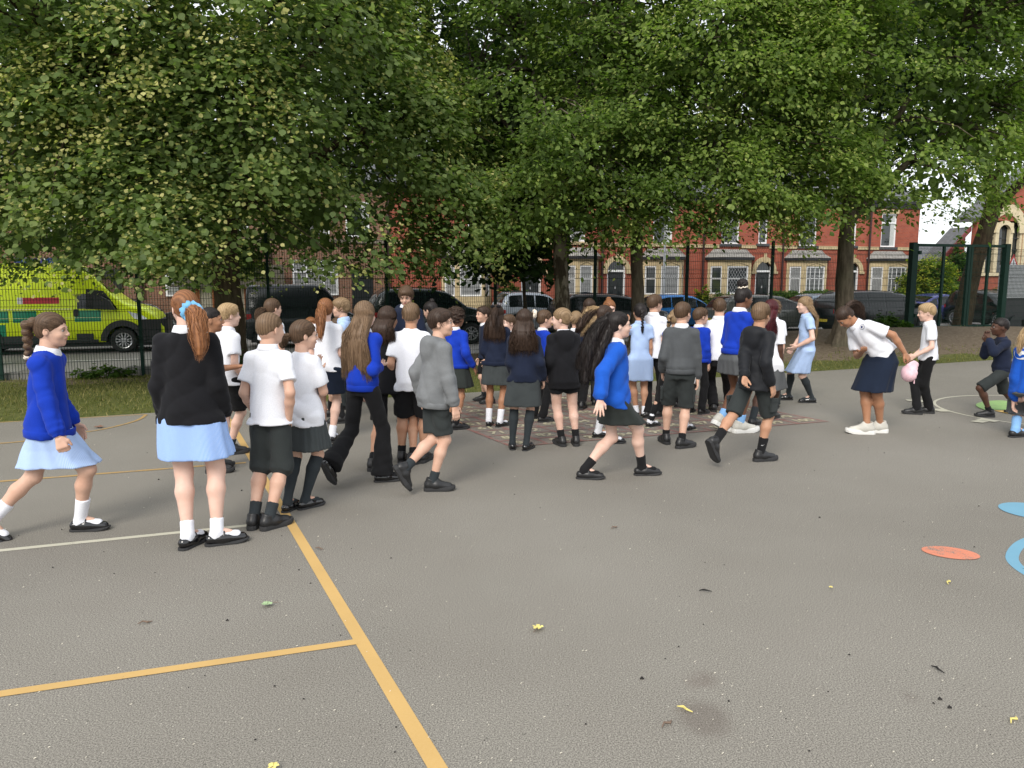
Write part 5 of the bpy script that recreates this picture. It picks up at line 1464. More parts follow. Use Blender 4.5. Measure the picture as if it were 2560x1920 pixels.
# ------------------------------------------------------------------ implicit surfaces for people and their clothes
def smin(a, b, k):
    if k <= 0: return np.minimum(a, b)
    h = np.maximum(k - np.abs(a - b), 0) / k
    return np.minimum(a, b) - h * h * k * 0.25
def smax(a, b, k): return -smin(-a, -b, k)
class Field:
    def __init__(self, lo, hi, h):
        self.h = h; self.lo = np.array(lo, dtype=np.float32) - 2 * h
        n = np.ceil((np.array(hi) - self.lo) / h).astype(int) + 3
        self.n = n
        self.ax = [self.lo[i] + h * np.arange(n[i], dtype=np.float32) for i in range(3)]
        self.F = np.full(n, 0.2, dtype=np.float32)
    def region(self, lo, hi):
        s = []
        for i in range(3):
            a = int((lo[i] - self.lo[i]) / self.h) - 1; b = int((hi[i] - self.lo[i]) / self.h) + 3
            a = max(0, min(a, self.n[i] - 1)); b = max(a + 1, min(b, self.n[i])); s.append(slice(a, b))
        X = self.ax[0][s[0]][:, None, None]; Y = self.ax[1][s[1]][None, :, None]; Z = self.ax[2][s[2]][None, None, :]
        return tuple(s), X, Y, Z
    def add(self, fn, lo, hi, k=0.0, op='u'):
        m = k + 2.5 * self.h
        s, X, Y, Z = self.region([a - m for a in lo], [a + m for a in hi])
        d = fn(X, Y, Z)
        if op == 'u': self.F[s] = smin(self.F[s], d, k)
        else: self.F[s] = smax(self.F[s], -d, k)
    # rounded cone
    def cone(self, a, b, ra, rb, k=0.02, op='u', flat=False, sq=None, wr=0.0, wf=60.0, pad=0.0):
        a = np.array(a, dtype=np.float32); b = np.array(b, dtype=np.float32); ab = b - a; L2 = float(ab @ ab) + 1e-9; L = math.sqrt(L2)
        rm = max(ra, rb) + abs(wr)
        if sq: rm *= max(sq[1], 1)
        def fn(X, Y, Z):
            x, y, z = X - a[0], Y - a[1], Z - a[2]
            t = (x * ab[0] + y * ab[1] + z * ab[2]) / L2
            tc = np.clip(t, 0, 1)
            dx, dy, dz = x - tc * ab[0], y - tc * ab[1], z - tc * ab[2]
            if flat:
                tt = np.maximum(t, 0)
                dx, dy, dz = x - tt * ab[0], y - tt * ab[1], z - tt * ab[2]
            if sq:       # (unit vector, factor): widen along a direction
                v, f = sq; pr = dx * v[0] + dy * v[1] + dz * v[2]; q = pr * (1 - 1 / f)
                dx = dx - q * v[0]; dy = dy - q * v[1]; dz = dz - q * v[2]
            r = ra + (rb - ra) * tc
            if wr: r = r + wr * np.sin(t * L * wf + 2.2 * np.sin(9 * (X + Y) + t * L * 17)) * (0.4 + 0.6 * tc)
            d = np.sqrt(dx * dx + dy * dy + dz * dz) - r
            if flat: d = np.maximum(d, (t - 1) * L)
            return d
        self.add(fn, np.minimum(a, b) - rm - pad, np.maximum(a, b) + rm + pad, k, op)
    def ell(self, c, r, k=0.02, op='u', R_=None):
        c = np.array(c, dtype=np.float32); r = [float(v) for v in r]; rm = max(r); mn = min(r)
        A = np.eye(3, dtype=np.float32) if R_ is None else np.array(R_, dtype=np.float32).T
        def fn(X, Y, Z):
            x, y, z = X - c[0], Y - c[1], Z - c[2]
            if R_ is not None: x, y, z = A[0, 0] * x + A[0, 1] * y + A[0, 2] * z, A[1, 0] * x + A[1, 1] * y + A[1, 2] * z, A[2, 0] * x + A[2, 1] * y + A[2, 2] * z
            x = x / r[0]; y = y / r[1]; z = z / r[2]
            k0 = np.sqrt(x * x + y * y + z * z); k1 = np.sqrt((x / r[0]) ** 2 + (y / r[1]) ** 2 + (z / r[2]) ** 2) + 1e-6
            return k0 * (k0 - 1) / k1
        ext = rm if R_ is not None else None
        e = np.array([rm] * 3) if R_ is not None else np.array(r)
        self.add(fn, c - e, c + e, k, op)
    # stack of ellipses along an axis: prof rows (t in metres along the axis, half width, half depth, forward offset)
    def loft(self, o, d, s, f, prof, k=0.02, op='u', pleat=None, capr=0.0, boxy=False):
        o = np.array(o, dtype=np.float32); d = np.array(d); s = np.array(s); f = np.array(f)
        T = np.array([p[0] for p in prof]); A = np.array([p[1] for p in prof]); B = np.array([p[2] for p in prof]); C = np.array([p[3] if len(p) > 3 else 0 for p in prof])
        S_ = np.array([p[4] if len(p) > 4 else 0 for p in prof])
        pts = [o + d * t + s * (sx * a + sc) + f * (b_ * sy + c) for t, a, b_, c, sc in zip(T, A, B, C, S_) for sx in (-1, 1) for sy in (-1, 1)]
        lo = np.min(pts, 0); hi = np.max(pts, 0)
        def fn(X, Y, Z):
            x, y, z = X - o[0], Y - o[1], Z - o[2]
            t = x * d[0] + y * d[1] + z * d[2]
            a = np.interp(t, T, A).astype(np.float32); b = np.interp(t, T, B).astype(np.float32)
            u = x * s[0] + y * s[1] + z * s[2] - np.interp(t, T, S_); v = x * f[0] + y * f[1] + z * f[2] - np.interp(t, T, C)
            if pleat:
                n, am, t0, t1 = pleat
                ang = np.arctan2(v / b, u / a); g = np.clip((t - t0) / (t1 - t0), 0, 1)
                fac = 1 + am * g * (np.cos(n * ang + 1.5 * np.sin(2 * ang)) * 0.7 + 0.3 * np.sin(n * 0.5 * ang + 1))
                a = a * fac; b = b * fac
            u = u / a; v = v / b
            if boxy:
                p_ = 2.0 + np.clip(t / T[-1], 0, 1) * 1.6
                au, av = np.abs(u) + 1e-6, np.abs(v) + 1e-6; k0 = (au ** p_ + av ** p_) ** (1 / p_)
                dd = (k0 - 1) * np.minimum(a, b)
                return np.maximum(dd, np.maximum(T[0] - t, t - T[-1]))
            k0 = np.sqrt(u * u + v * v) + 1e-6; k1 = np.sqrt((u / a) ** 2 + (v / b) ** 2) + 1e-6
            dd = k0 * (k0 - 1) / k1
            return smax(dd, np.maximum(T[0] - t, t - T[-1]), capr) if capr else np.maximum(dd, np.maximum(T[0] - t, t - T[-1]))
        self.add(fn, lo, hi, k, op)
    def fold(self, amp, sc=14.0, seed=0):
        X, Y, Z = self.ax[0][:, None, None], self.ax[1][:, None, None], self.ax[2][None, None, :]
        X = self.ax[0][:, None, None]; Y = self.ax[1][None, :, None]; Z = self.ax[2][None, None, :]
        a = seed * 1.7
        w = np.sin(X * sc * .7 + Z * sc * .5 + a) + np.sin(Y * sc * .8 - Z * sc * .45 + 2 * a)
        n1 = np.sin(Z * sc * 1.0 + 1.5 * w + X * sc * .9 + a); n2 = np.sin(Z * sc * .55 - X * sc * 1.5 + 1.2 * w + Y * sc * 1.3 + 3 * a)
        n3 = np.sin(Z * sc * 2.3 + 1.9 * w + X * sc * 1.7 + a)
        n = (1.1 - 2.0 * np.abs(n1) ** .8) * .55 + (1.1 - 2.0 * np.abs(n2) ** .8) * .6 + .22 * n3
        self.F += (amp * n).astype(np.float32)
    def mesh(self):
        F = self.F; h = self.h
        I = F < 0
        c = [I[i:i + I.shape[0] - 1, j:j + I.shape[1] - 1, k:k + I.shape[2] - 1] for i in (0, 1) for j in (0, 1) for k in (0, 1)]
        sm = sum(x.astype(np.int8) for x in c)
        act = (sm > 0) & (sm < 8)
        ii, jj, kk = np.nonzero(act)
        idx = -np.ones(act.shape, dtype=np.int32); idx[ii, jj, kk] = np.arange(len(ii))
        cv = np.stack([F[ii + i, jj + j, kk + k] for i in (0, 1) for j in (0, 1) for k in (0, 1)], 1)
        off = np.array([(i, j, k) for i in (0, 1) for j in (0, 1) for k in (0, 1)], dtype=np.float32)
        acc = np.zeros((len(ii), 3), dtype=np.float32); cnt = np.zeros(len(ii), dtype=np.float32)
        for a in range(8):
            for b in range(a + 1, 8):
                if abs(off[a] - off[b]).sum() != 1: continue
                fa, fb = cv[:, a], cv[:, b]; m = (fa < 0) != (fb < 0)
                t = np.where(m, fa / np.where(m, fa - fb, 1), 0)[:, None]
                acc += np.where(m[:, None], off[a] + t * (off[b] - off[a]), 0); cnt += m
        V = acc / cnt[:, None] + np.stack([ii, jj, kk], 1)
        V = V * h + self.lo
        quads = []
        for ax in range(3):
            sl0 = [slice(1, -1)] * 3; sl1 = [slice(1, -1)] * 3
            sl0[ax] = slice(0, -1); sl1[ax] = slice(1, None)
            A, B = I[tuple(sl0)], I[tuple(sl1)]
            m = A != B
            p = list(np.nonzero(m)); fl = A[m]
            for q in range(3):
                if q != ax: p[q] = p[q] + 1
            o1, o2 = [q for q in range(3) if q != ax]
            def at(d1, d2):
                r = [x.copy() for x in p]; r[o1] = r[o1] - d1; r[o2] = r[o2] - d2
                return idx[r[0], r[1], r[2]]
            q = np.stack([at(1, 1), at(0, 1), at(0, 0), at(1, 0)], 1)
            if ax == 1: fl = ~fl
            q[~fl] = q[~fl][:, ::-1]
            quads.append(q)
        Q = np.concatenate(quads); Q = Q[(Q >= 0).all(1)]
        return V.astype(np.float32), Q
def relax(V, Q, it=1, lam=0.5):
    n = len(V)
    e = np.concatenate([Q[:, [0, 1]], Q[:, [1, 2]], Q[:, [2, 3]], Q[:, [3, 0]]])
    for _ in range(it):
        acc = np.zeros_like(V); 
        for c in range(3): acc[:, c] = np.bincount(e[:, 0], V[e[:, 1], c], n) + np.bincount(e[:, 1], V[e[:, 0], c], n)
        cnt = np.bincount(e[:, 0], minlength=n) + np.bincount(e[:, 1], minlength=n)
        V = V + lam * (acc / np.maximum(cnt, 1)[:, None] - V)
    return V.astype(np.float32)
def joinm(parts):
    V = []; Q = []; o = 0
    for v, q in parts: V.append(v); Q.append(q + o); o += len(v)
    return np.concatenate(V), np.concatenate(Q)
def strands_mesh(P_, rad, K=3):
    """P_ (N,M,3) polylines, rad (N,M) -> quads"""
    N, Mn = P_.shape[:2]
    d = np.gradient(P_, axis=1); d = unit(d)
    up = np.array([0.31, 0.22, 0.92]); a = unit(np.cross(d, up)); b = np.cross(a, d)
    ang = np.arange(K) * 2 * np.pi / K
    V = P_[:, :, None, :] + rad[:, :, None, None] * (np.cos(ang)[None, None, :, None] * a[:, :, None, :] + np.sin(ang)[None, None, :, None] * b[:, :, None, :])
    V = V.reshape(-1, 3)
    base = (np.arange(N)[:, None, None] * Mn + np.arange(Mn - 1)[None, :, None]) * K
    k = np.arange(K)[None, None, :]; k2 = (k + 1) % K
    Q = np.stack([base + k, base + k2, base + K + k2, base + K + k], -1).reshape(-1, 4)
    return V.astype(np.float32), Q.astype(np.int32)

# ------------------------------------------------------------------ materials for people
def cloth(name, c, var=0.10, rough=0.9, stripe=None, sheen=0.05):
    if name in MC: return MC[name]
    t = NT(name); o = t.coord('Object')
    n = t.noise(o, 6, 4, .6); f = t.noise(o, 260, 2, .7)
    col = t.ramp(n, [(.3, tuple(x * (1 - var) for x in c)), (.7, tuple(min(1, x * (1 + var)) for x in c))])
    col = t.mix(0.35, col, t.ramp(f, [(.3, .7), (.7, 1.25)]), 'MULTIPLY')
    if stripe:
        sx = t.new('ShaderNodeSeparateXYZ'); t.link(o, sx.inputs[0])
        an = t.math('ARCTAN2', sx.outputs[0], sx.outputs[1])
        s = t.math('SINE', t.math('MULTIPLY', an, 180.0)); s2 = t.math('SINE', t.math('MULTIPLY', sx.outputs[2], 900.0))
        k = t.ramp(t.math('ADD', t.math('MULTIPLY', s, .42), .5), [(.3, 0.0), (.7, 1.0)])
        col = t.mix(t.math('MULTIPLY', k, .5), col, stripe)
    t.set(col, rough, spec=0.15, Sheen_Weight=sheen, Sheen_Roughness=0.5); t.bump(f, .25, .002)
    MC[name] = t.m; return t.m
C_ = dict(
    blue=cloth('royal_blue_knit', (0.008, 0.038, 0.37)), blue2=cloth('cobalt_blue_knit', (0.012, 0.085, 0.44)),
    navy=cloth('navy_knit', (0.012, 0.017, 0.036)), black=cloth('black_jersey', (0.010, 0.010, 0.012)), blackj=cloth('black_shell_fabric', (0.013, 0.014, 0.017), rough=.6),
    white=cloth('white_cotton', (0.76, 0.77, 0.82), .03), grey=cloth('charcoal_grey_twill', (0.032, 0.037, 0.037)), grey2=cloth('mid_grey_knit', (0.075, 0.080, 0.085)),
    greyh=cloth('heather_grey_fleece', (0.165, 0.172, 0.178), .18), gskirt=cloth('grey_school_skirt', (0.052, 0.060, 0.062)), gskirt2=cloth('mid_grey_pleats', (0.10, 0.105, 0.11)),
    nskirt=cloth('navy_skirt_fabric', (0.010, 0.016, 0.032)), btrou=cloth('black_trouser_cloth', (0.011, 0.011, 0.012)), bskirt=cloth('blackish_green_skirt', (0.024, 0.028, 0.026)),
    dress=cloth('blue_white_gingham', (0.20, 0.36, 0.72), .05, stripe=(0.62, 0.72, 0.90)), dress2=cloth('pale_blue_gingham', (0.30, 0.44, 0.72), .05, stripe=(0.66, 0.75, 0.92)),
    scr=cloth('sky_blue_satin', (0.16, 0.42, 0.68), rough=.45), cream=cloth('cream_satin', (0.75, 0.66, 0.55)), pink=cloth('pale_pink_sequin', (0.72, 0.47, 0.52), .25, rough=.5), yellow=cloth('pale_yellow_cotton', (0.7, 0.55, 0.2)),
    sblue=cloth('sky_blue_sock', (0.22, 0.42, 0.72)), sgrey=cloth('grey_sock', (0.030, 0.036, 0.040)), sblack=cloth('black_sock', (0.012, 0.012, 0.013)))
def skin(name, c):
    if name in MC: return MC[name]
    t = NT(name); o = t.coord('Object'); n = t.noise(o, 9, 4, .6); n2 = t.noise(o, 40, 3)
    col = t.ramp(n, [(.3, (c[0] * .93, c[1] * .84, c[2] * .80)), (.7, (min(1, c[0] * 1.04), c[1] * 1.06, c[2] * 1.08))])
    t.set(col, .52, spec=.3, Subsurface_Weight=0.0, Sheen_Weight=.08); t.bump(n2, .08, .002)
    MC[name] = t.m; return t.m
SK = dict(pale=skin('pale_skin', (0.68, 0.46, 0.37)), fair=skin('fair_skin', (0.60, 0.38, 0.28)), tan=skin('tanned_skin', (0.46, 0.255, 0.16)), olive=skin('olive_skin', (0.36, 0.18, 0.10)), brown=skin('brown_skin', (0.15, 0.068, 0.036)), dark=skin('dark_brown_skin', (0.075, 0.034, 0.020)))
def hairm(name, lo, hi):
    if name in MC: return MC[name]
    t = NT(name); a = t.attr('tone'); o = t.coord('Object')
    n = t.noise(t.scaled(o, (170, 170, 45)), 1.0, 3, .7)
    k = t.math('ADD', t.math('MULTIPLY', a, .6), t.math('MULTIPLY', n, .5))
    t.set(t.ramp(k, [(.18, lo), (.55, tuple((x + y) / 2 for x, y in zip(lo, hi))), (.9, hi)]), .5, spec=.25)
    t.bump(n, .4, .002)
    MC[name] = t.m; return t.m
HM = dict(black=hairm('black_hair', (.006, .005, .005), (.030, .022, .020)), dkbrown=hairm('dark_brown_hair', (.018, .010, .007), (.075, .045, .030)), brown=hairm('brown_hair', (.040, .022, .012), (.15, .092, .055)),
    mid=hairm('light_brown_hair', (.075, .045, .025), (.27, .175, .105)), blond=hairm('blond_hair', (.22, .14, .065), (.58, .42, .24)), dblond=hairm('dark_blond_hair', (.12, .075, .038), (.38, .26, .15)), ginger=hairm('copper_red_hair', (.085, .032, .015), (.40, .175, .070)), wred=hairm('dark_red_hair', (.02, .006, .008), (.12, .02, .025)))
t = NT('eye_white'); t.set((.42, .39, .37), .3); m_eye = t.m
t = NT('iris'); t.set((.02, .014, .010), .1); m_iris = t.m
m_lip = M('lip_skin', (.42, .15, .12), .5); m_lipd = M('dark_lip_skin', (.10, .035, .03), .5)
t = NT('black_patent_leather'); t.set((.006, .006, .007), .12, spec=.8); m_patent = t.m
m_leather = M('black_leather', (.014, .014, .015), .42, bump=.2, bscale=80)
m_sole = M('black_rubber_sole', (.022, .022, .023), .8); m_wsole = M('white_foam_sole', (.70, .69, .66), .7, var=.04); m_wshoe = M('off_white_mesh_upper', (.50, .48, .43), .7, var=.15)
m_lace = M('dark_laces', (.03, .03, .03), .9)

# ------------------------------------------------------------------ shared templates: hands and shoes
def hand_template(curl, spread=0.0, thumb=1.0, splay=False):
    f = Field((-.07, -.06, -.17), (.03, .08, .02), .0048)
    ys = [.026, .009, -.009, -.025]; ln = [.060, .068, .062, .048]
    f.cone((0, 0, .015), (0, .002, -.02), .0165, .018, .01)
    for y, l in zip(ys, ln):
        f.cone((0, y * .45, -.015), (0, y, -.070), .013, .0105, .010)
        p = np.array([0, y, -.070]); ang = 0
        for j, (q, c) in enumerate(zip((.45, .32, .26), (.55, 1.0, .9))):
            ang += curl * c
            d = np.array([-math.sin(ang), spread * (y / .026) * .35, -math.cos(ang)]); n_ = p + d * l * q
            f.cone(p, n_, .0092 - .0009 * j, .0085 - .0010 * j, .003); p = n_
    f.cone((-.004, .012, -.012), (-.010, .036 + .01 * thumb, -.040), .013, .0115, .012)
    f.cone((-.010, .036 + .01 * thumb, -.040), (-.020, .044 + .012 * thumb, -.068), .0100, .0078, .004)
    V, Q = f.mesh(); return relax(V, Q, 1, .35), Q
HANDS = dict(relaxed=hand_template(.42), open=hand_template(.12, .8), fist=hand_template(1.25, 0, .3), grip=hand_template(.85, 0, .6))
def foot_outline(z0, z1, e=0.0, toe=1.0):
    pts = [(-.030, -.045), (-.018, -.062), (0, -.067), (.018, -.062), (.030, -.045), (.032, 0), (.036, .05), (.043, .095), (.040, .13), (.028, .155), (.008, .166), (-.012, .163), (-.030, .145), (-.038, .11), (-.036, .06), (-.031, 0)]
    pts = [(x * (1 + e), y * (1 + e * .6) * toe if y > .1 else y * (1 + e * .6)) for x, y in pts]
    mb = MB(); n = len(pts)
    vs = [(x, y, z0) for x, y in pts] + [(x * 1.03, y * 1.01, (z0 + z1) / 2) for x, y in pts] + [(x * .98, y * .99, z1) for x, y in pts]
    vs = [(x, y, z + (.012 * max(0, (y - .11) / .05) if z < z1 else .010 * max(0, (y - .11) / .05))) for x, y, z in vs]
    fs = [tuple(range(n - 1, -1, -1)), tuple(range(2 * n, 3 * n))]
    for r_ in range(2):
        for i in range(n): j = (i + 1) % n; fs.append((r_ * n + i, r_ * n + j, (r_ + 1) * n + j, (r_ + 1) * n + i))
    mb.add(vs, fs); return mb
def shoe_template(kind):
    f = Field((-.06, -.08, .0), (.06, .18, .13), .0055)
    if kind in ('trainer', 'runner'):
        f.cone((0, -.032, .045), (0, .03, .050), .034, .037, .02); f.cone((0, .03, .046), (.002, .125, .032), .040, .031, .03)
        f.cone((0, -.028, .06), (0, -.012, .098), .034, .037, .02, flat=True); f.cone((0, .0, .085), (0, .028, .095), .02, .016, .02)
        f.ell((0, -.006, .115), (.024, .030, .03), .01, 's')
        cut = .018
    elif kind == 'school':
        f.cone((0, -.034, .040), (0, .03, .044), .031, .034, .02); f.cone((0, .03, .040), (.002, .128, .027), .037, .029, .03)
        f.cone((0, -.028, .05), (0, -.018, .075), .030, .031, .02, flat=True); f.ell((0, .0, .098), (.024, .045, .03), .01, 's'); cut = .014
    else:
        f.cone((0, -.034, .036), (0, .03, .034), .031, .033, .02); f.cone((0, .03, .034), (.002, .130, .025), .036, .028, .03)
        f.ell((0, .018, .072), (.028, .068, .036), .008, 's'); cut = .010
    X, Y, Z = f.ax[0][:, None, None], f.ax[1][None, :, None], f.ax[2][None, None, :]
    f.F = np.maximum(f.F, (cut - Z) + 0 * X + 0 * Y)
    V, Q = f.mesh(); V = relax(V, Q, 1, .3)
    mats = dict(trainer=m_leather, school=m_leather, patent=m_patent, maryjane=m_patent, runner=m_wshoe, dolly=m_leather)
    me = np_mesh('shoe', V, Q, mats.get(kind, m_leather), True)
    sm = {'trainer': (0, .030, .10), 'runner': (0, .036, .14), 'school': (0, .022, .06)}.get(kind, (0, .014, .02))
    so = foot_outline(sm[0], sm[1], sm[2]).mesh('sole', m_wsole if kind == 'runner' else m_sole, False)
    ex = None
    if kind in ('maryjane', 'dolly'):
        mb = MB(); pts = [(.036 * math.cos(R(a)) * .98, .030 + .006 * math.sin(R(a)), .030 + .050 * math.sin(R(a))) for a in range(0, 181, 15)]
        mb.tube(pts, .0065, 6); ex = ('strap', mb.mesh('strap', mats[kind], True))
    elif kind in ('trainer', 'runner', 'school'):
        mb = MB()
        for i in range(4):
            y = .030 + i * .016; z = .092 - i * .0085 if kind != 'school' else .080 - i * .008
            mb.tube([(-.020, y + .004, z - .008), (0, y, z + .001), (.020, y + .004, z - .008)], .0032, 5)
        ex = ('laces', mb.mesh('laces', m_lace, True))
    return me, so, ex
SHOES = {k: shoe_template(k) for k in ('trainer', 'school', 'patent', 'maryjane', 'dolly', 'runner')}

# ------------------------------------------------------------------ skeleton
DS = 2560 / 2212.0               # measurements below were read at 2212 pixels across
def proj(p):
    c, s = math.cos(R(PITCH)), math.sin(R(PITCH))
    x, y, z = p[0], p[1], p[2] - CAM_H
    f = y * c - z * s; v = y * s + z * c
    return 1280 + F * x / f, 960 - F * v / f
def ik(a, b, la, lb, pole):
    a, b, pole = Vector(a), Vector(b), Vector(pole)
    d = b - a; L = min(d.length, (la + lb) * .999); dn = d.normalized()
    b = a + dn * L
    x = (L * L + la * la - lb * lb) / (2 * L); h = math.sqrt(max(0, la * la - x * x))
    p = pole - dn * pole.dot(dn); p = p.normalized() if p.length > 1e-5 else Vector((0, 1, 0))
    return a + dn * x + p * h, b
def skeleton(sp, H, w2l):
    J = {}
    Lt, Ls = .250 * H, .240 * H; ah = .055 * H
    ank = []
    for i, sd in enumerate((-1, 1)):
        ft = sp['feet'][i]
        if ft is None: a = Vector((sd * .062 * H, 0, ah)); pitch, fy = 0, sd * 8
        elif ft[0] == 'g':
            p = G(ft[1] * DS, ft[2] * DS); a = w2l(p); a.z = ah; pitch = 0; fy = ft[3] if len(ft) > 3 else 0
        else:                     # ('p', x, y, extra distance, pitch, yaw): the ankle itself
            p = P(ft[1] * DS, ft[2] * DS, sp['d'] + ft[3]); a = w2l(p); a.z = max(a.z, ah * .92); pitch = ft[4]; fy = ft[5] if len(ft) > 5 else 0
        ank.append((a, pitch, fy))
    hz = .543 * H * sp.get('hipz', 1.0)
    hx = sp.get('hipshift', 0)
    base = Vector((0, sp.get('hipfwd', 0), 0)); LG = None
    for a, _, _ in ank:
        pass
    for _ in range(60):
        ok = True
        for (a, _, _), sd in zip(ank, (-1, 1)):
            if (Vector((sd * .055 * H, base.y, hz)) - a).length > .985 * (Lt + Ls): ok = False
        if ok: break
        hz -= .006 * H
        # let an impossible foot come a little closer
    J['pel'] = Vector((0, base.y, hz))
    J['drop'] = hz / (.543 * H)
    lean, tilt, twist = R(sp.get('lean', 2)), R(sp.get('tilt', 0)), R(sp.get('twist', 0))
    up = Vector((math.sin(tilt), math.sin(lean), math.cos(lean) * math.cos(tilt))).normalized()
    rt = Vector((math.cos(twist), math.sin(twist) * -1, 0)); rt = (rt - up * rt.dot(up)).normalized(); fw = up.cross(rt).normalized()
    fw = -fw if fw.y < 0 and abs(twist) < 1.5 and abs(lean) < 1.2 else fw
    J['up'], J['rt'], J['fw'] = up, rt, fw
    mid = J['pel'] + Vector((0, .0, 1)) * .05 * H
    J['neck'] = mid + up * .252 * H
    J['sh'] = [J['neck'] + rt * sd * .080 * H * sp.get('bw', 1.0) ** .5 - up * .040 * H for sd in (-1, 1)]
    hy, hp, hr = sp.get('head', (0, 0, 0)) if len(sp.get('head', (0, 0, 0))) == 3 else (*sp['head'], 0)
    # head frame: follows the trunk by half
    hm = Matrix.Rotation(R(-hy), 3, 'Z') @ Matrix.Rotation(R(hp), 3, 'X') @ Matrix.Rotation(R(hr), 3, 'Y')
    nl = up.lerp(Vector((0, 0, 1)), .5).normalized()
    hs = .80 + .12 * H / 1.4; hs *= sp.get('hs', 1.0)
    J['hs'] = hs
    hb = J['neck'] + nl * .040 * H + Vector((0, .012 * H, 0)) + up * 0.0
    if sp.get('lean', 2) > 30: hb = J['neck'] + up * .045 * H
    J['hc'] = hb + hm @ Vector((0, .016, .088)) * hs
    J['hm'] = hm
    J['leg'] = []
    for (a, pitch, fy), sd in zip(ank, (-1, 1)):
        hip = J['pel'] + Vector((sd * .055 * H, 0, 0)); kn, an = ik(hip, a, Lt, Ls, (sd * .12, 1, .1))
        J['leg'].append((hip, kn, an, pitch, fy))
    J['arm'] = []
    La, Lf = .165 * H, .145 * H
    for i, sd in enumerate((-1, 1)):
        am = sp['arms'][i]; s0 = J['sh'][i]; pole = Vector((sd * .18, -1, -.1))
        if am is None: tg = s0 + Vector((sd * .018 * H, .030 * H, -.305 * H))
        elif am[0] == 'l': tg = s0 + Vector((sd * (am[1] - .015), am[2], am[3])) * H
        else: tg = w2l(P(am[1] * DS, am[2] * DS, sp['d'] + am[3]))
        hp_ = 'relaxed'
        if am is not None and len(am) > 4 and isinstance(am[4], tuple): pole = Vector((sd * am[4][0], am[4][1], am[4][2]))
        if am is not None and len(am) > 5: hp_ = am[5]
        el, wr = ik(s0, tg, La, Lf, pole)
        J['arm'].append((s0, el, wr, hp_))
    return J
def V3(v): return (v[0], v[1], v[2])

